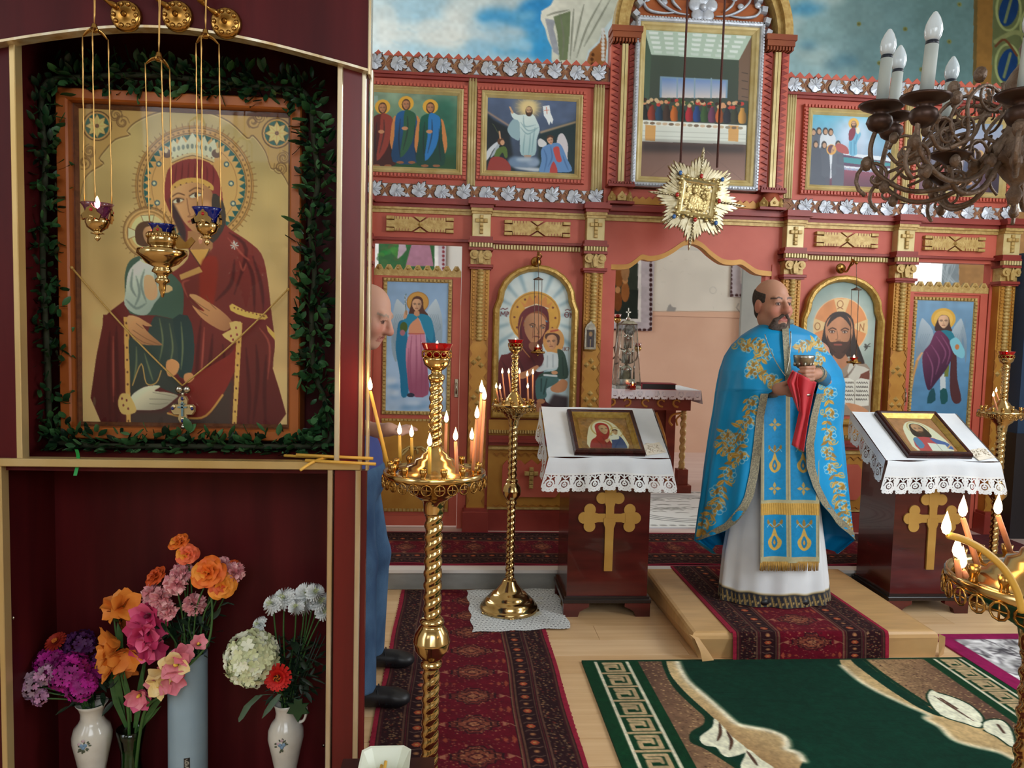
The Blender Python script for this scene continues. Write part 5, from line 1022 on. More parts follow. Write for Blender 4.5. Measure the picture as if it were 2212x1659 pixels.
MB().box(-X+.04,X-.04,-.001,.02,.04,H-.04).build('backing',MATS['board'],t)
art_hall().mesh('painting',onwall(-X+.08,X-.08,H-.078,.078,-.006),t,PAINT)
# arched icons
def arched(label,xc,art,src_mask,art_rect,z0=.985,w=.645,ztop=2.14,zs=1.86):
    t=thing('arched_icon',label,'icon',(xc,5.615,z0)); h=w/2; top=ztop-z0; s=zs-z0
    def outl(ins):
        P=[(-h+ins,ins),(-h+ins,s-.06),(-h+ins+.028,s+.02-ins*.2)]
        for i in range(13):
            a=PI-PI*(i+.0)/12
            P.append(((h-ins-.028)*math.cos(a),s+.02+(top-s-.02-ins)*math.sin(a)))
        P+=[(h-ins-.028,s+.02-ins*.2),(h-ins,s-.06),(h-ins,ins)]; 
        return P
    rings=[outl(i) for i in (0,0,.012,.03,.042,.05,.05)]; dep=(0,.045,.062,.066,.05,.03,0); n=len(rings[0])
    V=[(x,-d,z) for r,d in zip(rings,dep) for x,z in r]; F=[(k*n+q,(k+1)*n+q,(k+1)*n+(q+1)%n,k*n+(q+1)%n) for k in range(6) for q in range(n)]
    MB().add(V,[f[::-1] for f in F],0,False).build('arched_frame',mat('gilt_frame',(206,170,96),.36,.4,c2=(178,138,66),sc=(26,26,26),bump=.5,bsc=60),t)
    x0,x1,zt,zb=art_rect
    fn=onwall(x0-xc,x1-xc,zt-z0,zb-z0,-.012)
    P=outl(.045); cw,ch=art.w,art.h
    me=Canvas.__new__(Canvas); me.w,me.h=cw,ch; me.H=np.eye(3); me.A=np.zeros((ch,cw,3)); me.poly([((x-(x0-xc))/(x1-x0)*cw,((zt-z0)-z)/(zt-zb)*ch) for x,z in P],(255,255,255))
    art.mesh('painting',fn,t,PAINT,mask=me.A[:-1,:-1,0]>.5); return t
def rect_of(s,ox,oy,c,y=5.603):
    p=[at(a/s+ox,b/s+oy,y) for a,b in c]; return (p[0].x+p[3].x)/2,(p[1].x+p[2].x)/2,(p[0].z+p[1].z)/2,(p[2].z+p[3].z)/2
arched('arched gilt icon of a crowned mother and child, left of the open doors',.597,art_mother(),None,rect_of(3.385,790,430,[(965,515),(1520,520),(1520,1575),(960,1570)]))
arched('arched gilt icon of a bearded face with an open book, behind the priest',2.987,art_pantocrator(),None,rect_of(3.19,1660,440,[(240,515),(740,520),(712,1460),(236,1455)]),z0=.97,w=.67,ztop=2.135,zs=1.85)
# deacon doors
def sidedoor(label,x0,x1,art,ix0,ix1,izt,izb,hx,mirror=1):
    t=thing('side_door',label,'door',((x0+x1)/2,5.66,ST+.02)); cx=(x0+x1)/2; z0=ST+.02
    D=lambda mb,n,m: (setattr(mb,'T',None),mb.build(n,m,t))[1]
    def loc(a): return (a[0]-cx,a[1]-cx,a[2]-5.66,a[3]-5.66,a[4]-z0,a[5]-z0)
    MB().box(*loc((x0,x1,5.64,5.675,z0,2.03))).build('door_leaf',RED,t)
    mb=MB()
    for a in ((x0,x0+.06,5.628,5.642,z0,2.03),(x1-.06,x1,5.628,5.642,z0,2.03),(x0+.06,x1-.06,5.628,5.642,1.985+.03,2.03),(x0+.06,x1-.06,5.628,5.642,z0,.19+.03)): mb.box(*loc(a))
    mb.build('door_rail',RED,t)
    mb=MB().box(*loc((x0,x1,5.625,5.655,2.03,2.075))); n=9
    for i in range(n):
        a=x0+(x1-x0)*i/n-cx; b=x0+(x1-x0)*(i+1)/n-cx; mb.prism([(a,2.07-z0),((a+b)/2-.012,2.112-z0),((a+b)/2+.012,2.112-z0),(b,2.07-z0)],5.628-5.66,5.65-5.66)
        mb.add([((a+b)/2-.02,5.628-5.66,2.085-z0),((a+b)/2,5.628-5.66,2.105-z0),((a+b)/2+.02,5.628-5.66,2.085-z0),((a+b)/2,5.628-5.66,2.065-z0),((a+b)/2,5.608-5.66,2.085-z0)],[(0,1,4),(1,2,4),(2,3,4),(3,0,4)])
    mb.build('sawtooth_crest',GOLDP,t)
    art.mesh('painting',onwall(ix0-cx,ix1-cx,izt-z0,izb-z0,5.634-5.66),t,PAINT)
    mb=MB(); e=.028
    for (a0,a1,b0,b1) in ((ix0-e,ix1+e,izb-e,izb),(ix0-e,ix1+e,izt,izt+e),(ix0-e,ix0,izb,izt),(ix1,ix1+e,izb,izt)):
        L=max(a1-a0,b1-b0); n=int(L/.028); mb.box(a0-cx,a1-cx,-.03,-.02,b0-z0,b1-z0)
        for i in range(n):
            q=L*i/n; r=L/n*.74
            if a1-a0>b1-b0: mb.box(a0+q-cx,a0+q+r-cx,-.045,-.03,b0-z0+.003,b1-z0-.003,bv=.004)
            else: mb.box(a0-cx+.003,a1-cx-.003,-.045,-.03,b0+q-z0,b0+q+r-z0,bv=.004)
    mb.build('bead_frame',GOLDP,t)
    mb=MB().box(ix0-e-cx,ix1+e-cx,-.03,-.018,.25-z0,izb-e-.03-z0); lp=mb.build('lower_panel',OCH,t)
    mb=MB(); cxx=(ix0+ix1)/2-cx; zc=(.25+izb)/2-z0
    for s in (-1,1):
        for u in (-1,1): mb.tube([(cxx+s*(.02*k)*math.cos(k*.55),-.036,zc+u*(.05+.02*k*math.sin(k*.55))) for k in range(1,9)],.009,5)
    for a0,a1,b0,b1 in ((ix0-e-cx,ix1+e-cx,.255-z0,.275-z0),(ix0-e-cx,ix1+e-cx,izb-.075-z0,izb-.06-z0)):
        n=18
        for i in range(n): mb.box(a0+(a1-a0)*i/n,a0+(a1-a0)*(i+.7)/n,-.04,-.03,b0,b1)
    mb.build('carved_scroll',GOLDP,lp)
    hm=MB().box(hx-.014-cx,hx+.014-cx,-.04,-.03,1.13-z0,1.27-z0,bv=.003).tube([(hx-cx,-.04,1.24-z0),(hx-cx,-.06,1.235-z0),(hx-cx,-.06,1.165-z0),(hx-cx,-.04,1.16-z0)],.006,6); hm.build('handle',SILVM,t)
    return t
sidedoor('red side door with blue-cloaked angel painting, beside the old man',-.612,.032,art_angel_blue(),-.515,-.062,1.985,1.02,.012)
sidedoor('red side door with maroon-cloaked angel painting, beyond the right lectern',3.52,4.19,art_angel_red(),3.61,4.08,1.965,.93,3.545)
# ---------------- large icon cabinet at the left
cab=thing('icon_cabinet','tall dark mahogany icon cabinet with gilt trim, arched niche and open lower shelf','cabinet',(-.9,2.25,0))
def cb(name,m,*bs,parent=cab,bv=0.):
    mb=MB()
    for b in bs: mb.box(b[0]+.9,b[1]+.9,b[2]-2.25,b[3]-2.25,b[4],b[5],bv=bv)
    return mb.build(name,m,parent)
cb('back_panel',MAHOG,(-1.75,-.335,2.54,2.556,.03,2.95))
cb('side_panel',MAHOG,(-1.33,-1.312,2.25,2.54,.03,1.19)); cb('side_panel',MAHOG,(-.345,-.327,2.25,2.54,.03,2.9)); cb('side_panel',MAHOG,(-1.30,-1.28,2.25,2.54,1.22,2.9))
cb('shelf',MAHOG,(-1.75,-.30,2.25,2.54,1.187,1.222)); cb('bottom_board',MAHOGD,(-1.75,-.30,2.25,2.54,.03,.07)); cb('top_board',MAHOG,(-1.75,-.26,2.22,2.556,2.95,2.99))
cb('stile',mat('red_mahogany',(116,26,26),.3,c2=(88,18,20),sc=(10,10,1),bump=.04,det=8),(-.345,-.267,2.235,2.262,1.22,2.44)); cb('stile',MATS['red_mahogany'],(-.352,-.259,2.235,2.262,.03,1.2)); cb('stile',MAHOG,(-1.75,-1.248,2.235,2.262,1.22,2.44)); cb('stile',MAHOG,(-1.75,-1.312,2.235,2.262,.03,1.2))
arc=[(-1.75,2.27),(-1.5,2.33),(-1.284,2.380),(-1.160,2.407),(-1.022,2.432),(-.909,2.444),(-.782,2.446),(-.660,2.436),(-.525,2.415),(-.348,2.378),(-.262,2.358)]
ar=[tuple(p) for p in smooth2(arc,5,False)]
MB().prism([(x+.9,z) for x,z in ar]+[(-.262+.9,2.97),(-1.75+.9,2.97)],2.205-2.25,2.24-2.25).build('arch_board',MAHOG,cab)
mb=MB()
for i in range(len(ar)-1): (xa,za),(xb,zb)=ar[i],ar[i+1]; mb.prism([(xa+.9,za-.004),(xb+.9,zb-.004),(xb+.9,zb+.003),(xa+.9,za+.003)],2.199-2.25,2.24-2.25)
mb.build('arch_trim',TRIMW,cab)
def trim(m,x0,x1,z0,z1,y0=2.226,y1=2.262): return cb('gilt_trim',m,(x0,x1,y0,y1,z0,z1),bv=.002)
trim(TRIM,-1.254,-1.238,1.225,2.395); trim(TRIMW,-.354,-.338,1.225,2.385); trim(TRIMW,-.284,-.271,1.225,2.37); trim(TRIM,-1.75,-.275,1.203,1.226,2.222)
trim(TRIM,-1.312,-1.297,.05,1.203); trim(TRIMW,-.372,-.357,.05,1.203); trim(TRIMW,-.290,-.274,.05,1.203)
trim(TRIMW,-.265,-.257,2.345,2.97,2.198,2.245); trim(TRIMW,-.262,-.254,1.2,2.37,2.232,2.268)
mb=MB()
for px,py,y in ((108,1630,2.535),(700,1608,2.535),(30,1333,2.3)): p=at(px,py,y); mb.lathe([(.0,0),(.004,-.001),(.006,.004)],(0,0,0),8,T=Matrix.Translation((p.x+.9,p.y-2.25-.004,p.z))@Matrix.Rotation(PI/2,4,'X'))
mb.build('screw_head',SILVM,cab)
# ---------------- the large icon leaning in the niche
t=thing('large_icon','large orange-wood framed icon of a crowned mother and child in maroon, in the cabinet niche','icon',(-.865,2.47,1.257))
ox,oz=.865,1.257; OW=mat('orange_varnished_wood',(176,98,42),.38,c2=(150,76,28),sc=(7,7,1.2),det=6,bump=.04)
X0,X1,Z0,Z1=-1.232+ox,-.494+ox,0,2.335-oz
frame(MB(),X0,X1,Z0,Z1,0,[(0,-.03),(0,.045),(.004,.05),(.03,.05),(.035,.044),(.037,.012)]).build('frame',OW,t)
MB().box(X0+.01,X1-.01,.0,.03,Z0+.01,Z1-.01).build('backing',MATS['board'],t)
frame(MB(),X0+.036,X1-.036,Z0+.036,Z1-.036,0,[(0,.0),(0,.016),(.006,.018),(.013,.006)]).build('inner_bead',mat('worn_inner_bead',(130,78,52),.5,c2=(100,58,40),sc=(60,60,60)),t)
art_main().mesh('painting',onwall(X0+.034,X1-.034,Z1-.034,Z0+.03,-.004),t,paintmat('oil_painting',.5,spec=.3))
MB().add([(X0+.034,-.025,Z0+.034),(X1-.034,-.025,Z0+.034),(X1-.034,-.025,Z1-.034),(X0+.034,-.025,Z1-.034)],[(0,1,2,3)]).build('glass_pane',glassmat('icon_glass',(240,242,238),.14,.03),t)
# ---------------- pendant cross on a cord across the icon glass
t=thing('pendant_cross','jewelled silver cross pendant hanging on a gold cord across the large icon','pendant',at(396,885,2.43))
o0=at(396,885,2.43); Lp=lambda px,py,y=2.428: at(px,py,y)-o0
a,b,c_=Lp(155,578),Lp(394,833),Lp(622,625)
mb=MB()
for p,q in ((a,b),(c_,b)):
    P=[p.lerp(q,i/12)+Vector((0,0,-.012*math.sin(PI*i/12))) for i in range(13)]; mb.tube(P,.0028,6)
mb.ball(a,.005).ball(c_,.005); mb.build('cord',mat('gold_cord',(206,170,96),.55,c2=(170,130,64),sc=(300,300,300)),t)
mb=MB(); k=.0000
def tref(mb,s):
    mb.prism([(-.010,-.042),(.010,-.042),(.016,-.03),(.012,-.014),(.03,-.014),(.038,-.004),(.038,.012),(.03,.02),(.014,.02),(.016,.034),(.010,.046),(-.010,.046),(-.016,.034),(-.014,.02),(-.03,.02),(-.038,.012),(-.038,-.004),(-.03,-.014),(-.012,-.014),(-.016,-.03)],-.006,.004,bev=.1)
mb.T=Matrix.Translation((0,0,-.002)); tref(mb,1); mb.T=None
for x,z in ((-.02,.01),(.02,.01),(0,.036),(0,-.03)): mb.ball((x*1.35,-.006,z),(.007,.004,.007))
mb.build('cross_body',mat('silver_gilt',(226,206,160),.25,.8),t)
mb=MB()
for x,z in ((-.03,.005),(.03,.005),(0,.036),(0,-.034)): mb.ball((x,-.010,z),(.0045,.003,.006))
mb.build('blue_stones',mat('blue_stone',(30,40,110),.1,coat=.5),t)
mb=MB().box(-.003,.003,-.012,-.005,-.02,.026).box(-.014,.014,-.012,-.005,.006,.011).box(-.008,.008,-.012,-.005,.017,.02); mb.build('inner_cross',mat('pale_enamel',(120,150,160),.3,.3),t)
mb=MB()
for s in (-1,1): mb.ball((s*.012,-.003,.064),(.012,.006,.012))
mb.ball((0,-.003,.05),.006); mb.build('crown',SILVM,t); MB().ball((0,-.003,-.056),(.008,.005,.009)).ball((0,-.003,-.048),.004).build('drop',SILVM,t)
# ---------------- box garland round the icon
GREENS=[mat('box_leaf_%d'%i,c,.42,c2=d,sc=(30,30,30),spec=.4) for i,(c,d) in enumerate((((36,74,40),(22,50,28)),((60,104,58),(40,76,42)),((22,46,28),(14,32,20)),((84,128,80),(56,96,58))))]
gar=thing('leaf_garland','green boxwood garland wound round all four sides of the large icon','garland',(-.86,2.44,1.24)); g0=Vector((-.86,2.44,1.24))
def boxleaf(m,L,W):
    mb=MB(); xs=[(0,0),(.25,.8),(.55,1),(.82,.62),(1,0)]
    V=[];F=[]
    for i,(u,w_) in enumerate(xs):
        for s in (-1,0,1): V.append((s*W*w_*.5,-.12*W*(1-abs(s))+.25*L*u*u*.4,L*u))
    for i in range(4):
        for s in (0,1): F.append((i*3+s,i*3+s+1,i*3+4+s,i*3+3+s))
    return mb.add(V,F,0,True).build('leaf',m)
LV=[boxleaf(GREENS[i],L,W) for i,L,W in ((0,.034,.016),(1,.036,.017),(2,.032,.015),(3,.033,.017),(1,.040,.020))]
for o in LV: COL.objects.unlink(o)
gp=[Vector(p) for p in ((-1.272,2.44,1.25),(-1.265,2.42,1.5),(-1.275,2.42,1.8),(-1.262,2.42,2.1),(-1.262,2.42,2.33),(-1.14,2.43,2.37),(-.95,2.43,2.385),(-.75,2.43,2.375),(-.58,2.43,2.365),(-.478,2.42,2.345),(-.452,2.41,2.2),(-.438,2.40,2.07),(-.462,2.41,1.95),(-.448,2.41,1.8),(-.458,2.42,1.66),(-.45,2.42,1.5),(-.412,2.42,1.38),(-.40,2.41,1.26),(-.55,2.42,1.242),(-.75,2.41,1.24),(-.95,2.41,1.238),(-1.15,2.41,1.238),(-1.26,2.42,1.25))]
gpath=bez(gp,14); L_=[0]
for i in range(1,len(gpath)): L_.append(L_[-1]+(gpath[i]-gpath[i-1]).length)
def gat(s):
    import bisect
    i=min(max(bisect.bisect(L_,s)-1,0),len(gpath)-2); f=(s-L_[i])/max(L_[i+1]-L_[i],1e-6); return gpath[i].lerp(gpath[i+1],f),(gpath[i+1]-gpath[i]).normalized()
MB().tube([p-g0 for p in gpath],.009,6).build('stem',mat('garland_twig',(46,50,30),.8),gar)
def leafmw(s):
    p,tn=gat(s); a=R.uniform(0,2*PI); side=Vector((0,-1,0)); o=tn.cross(side).normalized()
    r=R.uniform(.008,.05)*(1.25 if p.x<-1.2 else 1); off=o*(math.cos(a)*r)+side*(math.sin(a)*r*.6+.012)
    d=(off.normalized()*R.uniform(.5,1)+tn*R.uniform(-.9,.9)+Vector((R.uniform(-.4,.4),R.uniform(-.7,.2),R.uniform(-.4,.4)))).normalized()
    q=d.to_track_quat('Z','Y').to_matrix().to_4x4()
    sc_=R.uniform(.85,1.4); return Matrix.Translation(p+off-g0)@q@Matrix.Rotation(R.uniform(-1.2,1.2),4,'Z')@Matrix.Diagonal((sc_,sc_,sc_,1)),p
for i in range(300):
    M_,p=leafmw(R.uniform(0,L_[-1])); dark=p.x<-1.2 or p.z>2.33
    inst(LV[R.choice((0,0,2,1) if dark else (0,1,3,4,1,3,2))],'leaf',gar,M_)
mb=MB(); vv=[[tuple(v.co) for v in l.data.vertices] for l in LV]; ff=[[tuple(p.vertices) for p in l.data.polygons] for l in LV]
for i in range(1500):
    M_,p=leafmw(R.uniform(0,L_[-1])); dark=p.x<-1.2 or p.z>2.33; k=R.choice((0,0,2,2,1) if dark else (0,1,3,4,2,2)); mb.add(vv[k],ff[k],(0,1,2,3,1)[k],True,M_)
o=mb.build('leaf_mass',GREENS,gar); o['kind']='stuff'
# ribbon end and spare candles on the shelf
p=at(168,985,2.235); t=MB().grid([[(x,2.232-.012*math.sin(z*50)-.004,z) for z in np.linspace(p.z-.055,p.z+.02,8)] for x in (p.x-.006,p.x+.004)]).build('green_ribbon',mat('green_satin',(20,140,60),.4),loc=(p.x,2.23,p.z)); tag(t,'short bright green ribbon end hanging over the cabinet shelf edge','ribbon')
for i,(x0,y0,x1,y1,yy) in enumerate(((614,990,790,978,2.30),(640,986,806,974,2.26),(660,992,812,984,2.22),(690,983,800,990,2.32))):
    a=at(x0,y0,yy);b=at(x1,y1,yy-.05); z=1.2265+.005+(.0095 if i in (1,) else 0); a.z=z;b.z=z
    if i==3: P=bez([b,a.lerp(b,.4),a+Vector((.01,-.1,.0)),a+Vector((-.03,-.14,-.022))],5)
    else: P=[a,b]
    t=thing('spare_candle',['unlit yellow candle lying at the back of the shelf bundle','unlit yellow candle on top of the shelf bundle, reaching past the cabinet edge','unlit yellow candle at the front of the shelf bundle','bent unlit yellow candle drooping from the shelf bundle'][i],'candle',a)
    MB().tube([q-a for q in P],.0046,8).build('wax',WAXY,t); w_=(P[-1]-P[-2]).normalized(); MB().tube([P[0]-a,P[0]-a-(P[1]-P[0]).normalized()*.01],.0008,4).build('wick',WICK,t)
# ---------------- hanging oil lamps
def chain(mb,a,b,r=.0022,n=14,sag=0):
    a,b=Vector(a),Vector(b); mb.tube([a.lerp(b,i/n)+Vector((R.uniform(-1,1)*.0006,0,-sag*math.sin(PI*i/n))) for i in range(n+1)],[r*(1 if i%2 else .6) for i in range(n+1)],5)
def bracket(label,px,py):
    p=at(px,py,2.205); t=thing('lamp_bracket',label,'bracket',p,'brass lamp brackets')
    T=Matrix.Rotation(PI/2,4,'X'); mb=MB().lathe([(0,.022),(.012,.02),(.026,.016),(.036,.018),(.041,.012),(.043,.004),(.042,0)],n=20,T=T); 
    for k in range(10): a=k*PI/5; mb.ball((.03*math.cos(a),-.018,.03*math.sin(a)),(.007,.004,.007),n=6,k=4)
    mb.lathe([(0,.03),(.008,.026),(.008,.018)],n=8,T=T); mb.build('rosette',BRASSD,t)
    P=bez([(-.02,-.015,.02),(-.045,-.05,.03),(-.06,-.07,.07),(-.055,-.10,.12),(-.06,-.15,.17),(-.06,-.19,.20)],6)
    mb=MB().tube(P,[.007+.003*math.sin(i) for i in range(len(P))],7)
    for q in (P[8],P[14],P[20]): mb.ball(q,.012)
    for s in (1,-1): mb.tube(bez([P[10],P[10]+Vector((s*.02,-.01,.03)),P[10]+Vector((s*.03,0,.0)),P[10]+Vector((s*.015,0,-.01))],4),.004,5)
    mb.build('arm',BRASSD,t); return t
LB=['brass bracket rosette over the niche, leftmost of three','brass bracket rosette over the niche, between the other two','brass bracket rosette over the niche, nearest the cabinet edge']
for l,(x,y) in zip(LB,((275,37),(385,37),(490,52))): bracket(l,x,y)
PURG=glassmat('purple_glass',(214,176,222),.3); BLUG=mat('blue_glass',(10,30,130),.08,trans=.35,spec=.7); REDG=mat('red_glass',(190,10,16),.08,trans=.45,spec=.7)
def lampcup(t,R0,H,gm,lit,gold=BRASS):
    """glass in a pierced brass holder, origin at glass rim centre, hanging down"""
    MB().lathe([(R0*.62,-H*.5),(R0*.7,-H*.3),(R0*.84,-H*.12),(R0,0),(R0*.96,0),(R0*.8,-H*.12),(R0*.64,-H*.32),(R0*.4,-H*.5)],n=24).build('glass_cup',gm,t)
    mb=MB().lathe([(R0*.60,-H*.50),(R0*.72,-H*.54),(R0*.74,-H*.66),(R0*.62,-H*.84),(R0*.34,-H*.95),(R0*.2,-H),(R0*.4,-H*1.03),(R0*.42,-H*1.05),(R0*.12,-H*1.08),(R0*.1,-H*1.14),(R0*.2,-H*1.2),(R0*.1,-H*1.28),(0,-H*1.32)],n=20); mb.build('brass_bowl',gold,t)
    for k in range(3):
        mb=MB(); a=k*2*PI/3-PI/2; T=Matrix.Rotation(a+PI/2,4,'Z')@Matrix.Translation((0,-R0*.8,0))
        mb.prism([(x*R0,z*R0) for x,z in ((-.5,-1.1),(-.2,-1.0),(0,-1.25),(.2,-1.0),(.5,-1.1),(.6,-.8),(.36,-.62),(.3,-.4),(.12,-.3),(0,-.1),(-.12,-.3),(-.3,-.4),(-.36,-.62),(-.6,-.8))],-.003,.002,T=T); mb.ball((0,-R0*.05,-R0*.95),R0*.12,T=T)
        mb.build('pierced_mount',gold,t)
    mb=MB()
    for k in range(3): a=k*2*PI/3-PI/2; mb.ball((R0*.86*math.cos(a),R0*.86*math.sin(a),-R0*.5),(R0*.12,R0*.12,R0*.12))
    mb.build('red_stones',mat('red_stone',(170,20,30),.1),t)
    if lit: MB().lathe([(.0,-.012),(.006,-.006),(.007,.004),(.004,.014),(0,.022)],(0,0,-H*.02),10).build('flame',FLAME,t)
    else: MB().tube([(0,0,-H*.3),(0,0,-H*.1)],.001,4).build('wick',WICK,t)
GCH=mat('gold_chain',(206,160,92),.35,.7)
def lamp(label,px,py,capy,y,R0,H,gm,lit,gold,spread,dx=0):
    p=at(px,py,y); zc=at(px+dx,capy,y).z-p.z; t=thing('hanging_oil_lamp',label,'oil lamp',p); lean=spread
    cx=at(px+dx,capy,y).x-p.x
    lampcup(t,R0,H,gm,lit,gold)
    m0=MB(); m0.T=Matrix.Translation((cx,0,0)); m0.lathe([(0,.02),(.006,.016),(.008,.008),(.012,0),(.005,-.006),(0,-.006)],(0,0,zc),10)
    for k in range(3):
        a=k*2*PI/3-PI/2+lean; P=bez([(0,0,zc+.004),(.017*math.cos(a),.017*math.sin(a),zc-.001),(.032*math.cos(a),.032*math.sin(a),zc-.013)],4); m0.tube(P,[.009,.009,.008,.008,.007,.006,.005,.004,.003],6,flat=.45)
    m0.build('chain_cap',BRASSD,t)
    for k in range(3):
        a=k*2*PI/3-PI/2+lean; m=MB(); chain(m,(cx+.034*math.cos(a),.034*math.sin(a),zc-.012),(R0*.92*math.cos(a),R0*.92*math.sin(a),-H*.05)); m.build('chain',GCH,t)
    m=MB(); chain(m,(cx,0,zc+.015),(cx-.004,.02,zc+.42)); chain(m,(cx,0,zc+.015),(cx+.006,.02,zc+.42)); m.build('cord',GCH,t)
    return t
lamp('lit purple glass oil lamp on gold chains before the large icon',210,440,66,2.05,.040,.074,PURG,True,BRASS,.3,-6)
lamp('blue glass oil lamp with one red jewel facing, left of the cabinet edge',447,450,78,2.05,.038,.074,BLUG,False,BRASS,.0,-3)
t=lamp('blue glass oil lamp on a wide turned brass stem, lowest of the three',350,485,128,2.05,.034,.05,BLUG,False,BRASS,.55,-7)
MB().lathe([(.036,-.022),(.036,-.052),(.03,-.056),(.032,-.062),(.061,-.066),(.062,-.078),(.052,-.088),(.04,-.102),(.02,-.112),(.024,-.118),(.026,-.124),(.016,-.13),(.012,-.138),(.018,-.144),(.018,-.15),(.009,-.156),(.008,-.172),(.003,-.19),(0,-.192)],n=28).build('turned_stem',BRASS,t)
mb=MB()
for k in range(24): a=k*PI/12; mb.ball((.0365*math.cos(a),.0365*math.sin(a),-.03),(.004,.004,.007),n=5,k=3)
mb.build('gallery',BRASS,t)
mb=MB().prism([(.03,-.05),(.045,-.03),(.06,-.045),(.075,-.03),(.085,-.04),(.07,-.06),(.04,-.062)],-.003,.003); mb.build('side_leaf',BRASSD,t)
# ---------------- carpets
def fl(px,py,z=0.): 
    d=_fw+_r*((px-1106)/F_PX)-_u*((py-829.5)/F_PX); k=(z-EYE)/d.z; return (d.x*k,d.y*k)
def persian(W,L,res,seed=1):
    """runner art; source units metres, u across 0..W, v along 0..L"""
    c=Canvas(W/res,L/res,(98,16,32),src=(W,L)); rs=random.Random(seed)
    bk=(44,21,25)
    for s in (0,1):
        X=lambda a,b:[(a,0),(b,0),(b,L),(a,L)] if s==0 else [(W-a,0),(W-b,0),(W-b,L),(W-a,L)]
        c.poly(X(0,.022),(146,34,56)); c.poly(X(.022,.235),bk); c.poly(X(.235,.245),(120,84,64))
        for q,k,w_ in ((.027,(120,80,60),.004),(.036,(76,26,34),.005),(.125,(140,104,80),.003),(.135,(84,32,38),.004),(.143,(130,96,74),.003),(.222,(150,110,80),.003),(.232,(90,34,38),.005),(.245,(40,22,28),.004)): c.poly(X(q,q+w_),k)
        P=(lambda a,v:(a,v)) if s==0 else (lambda a,v:(W-a,v))
        v=0
        while v<L:                                       # dense outer border
            for k in range(6): x,y=P(rs.uniform(.044,.122),v+rs.uniform(0,.018)); c.ell(x,y,rs.uniform(.002,.006),rs.uniform(.002,.005),rs.choice([(140,108,74),(120,52,40),(100,80,66),(150,116,84)]),.9)
            v+=.018
        v=.03; i=0
        while v<L:                                       # inner border of small flowers
            x,y=P(.183,v); k=(166,76,50) if i%2==0 else (140,92,66)
            r=.017 if i%2==0 else .011
            for a in range(6): t=a*PI/3; c.ell(x+r*.6*math.cos(t),y+r*.6*math.sin(t),r*.5,r*.42,k)
            c.ell(x,y,r*.4,r*.4,(176,128,80)); c.line([P(.155,v+.028),P(.17,v+.036),P(.196,v+.03),P(.21,v+.04)],.004,(120,96,80),.9,sm=3); v+=.062; i+=1
        v=.08
        while v<L:                                       # side palmettes in the field
            for q in range(5): x,y=P(.262+.017*q,v); c.poly([(x-.012,y),(x,y-.032+.006*q),(x+.012,y),(x,y+.032-.006*q)],(150,70,50) if q%2==0 else (90,24,32),.95)
            v+=.237
    v=-.04
    while v<L+.1:                                        # medallions
        cx=W/2; y=v
        for rr,k in ((1.,(48,22,28)),(.9,(104,42,38)),(.72,(52,24,28)),(.62,(132,68,52)),(.36,(78,30,34)),(.22,(150,92,66))):
            c.poly([(cx+.125*rr*(1 if i%2 else .82)*math.cos(i*PI/12)*(1-.22*abs(math.sin(i*PI/6))),y+.088*rr*(1 if i%2 else .82)*math.sin(i*PI/12)*(1-.22*abs(math.sin(i*PI/6)))) for i in range(24)],k)
        for i in range(90): t=rs.uniform(0,6.28); q=rs.uniform(.1,1.08); c.ell(cx+.118*q*math.cos(t),y+.08*q*math.sin(t),.004,.0035,rs.choice([(170,112,78),(60,26,30),(146,84,60),(184,134,96)]),.85)
        
        for q in (-1,1): c.poly([(cx+q*.118,y-.02),(cx+q*.15,y),(cx+q*.118,y+.02)],(160,104,80),.9); c.line([(cx+q*.15,y),(cx+q*.17,y+.02)],.004,(150,110,84))
        v+=.237
    for k in range(int(L*520)):
        x,y=rs.uniform(.27,W-.27),rs.uniform(0,L); c.ell(x,y,.0035,.003,rs.choice([(176,110,80),(60,30,40),(150,96,76)]),.8)
    c.noise(.14,2,seed+3); return c
E_UP=.006
ART_R=persian(.83,2.3,.0042)
def rugobj(name,label,cat,art,fn,m=PILE,thick=None):
    t=thing(name,label,cat,(0,0,0)); art.mesh('pile',fn,t,m); return t
t=rugobj('runner_carpet','long dark red patterned runner on the wooden floor under the nearest tall candle stand','carpet',ART_R,lambda U,V:(-.305+.83*U+.004*np.sin(V*17),4.60-2.3*V,np.full_like(U,E_UP)))
mb=MB().box(-.305,.525,2.3,4.60,.0005,.005)
for i in range(70): v=2.3+i*.033; s=R.uniform(.001,.005); mb.box(.525,.525+s,v,v+.01,.001,.004); mb.box(-.305-s,-.305,v,v+.01,.001,.004)
mb.build('backing',mat('crimson_edge',(146,34,58),.95),t)
MB().box(-.30,.52,1.2,2.3,.0005,.006).build('near_end',mat('runner_near',(100,28,40),.95,c2=(60,26,32),sc=(30,30,30)),t)
# carpet lying along the step
art=persian(.78,3.9,.0066,5); art.A=np.rot90(art.A).copy(); art.h,art.w=art.A.shape[:2]
t=rugobj('step_carpet','red patterned carpet strip lying along the altar step','carpet',art,lambda U,V:(-.75+3.9*U,5.49-.78*V,ST+E_UP+.004*np.sin(U*40)*np.sin(V*5)+.004))
MB().box(-.75,3.15,4.71,5.49,ST+.0005,ST+.006).build('backing',MATS['crimson_edge'],t); [MB().box(a,b,4.71,5.49,ST+.0005,ST+.008).build('far_end',MATS['runner_near'],t) for a,b in ((-2.5,-.75),(3.15,4.3))]
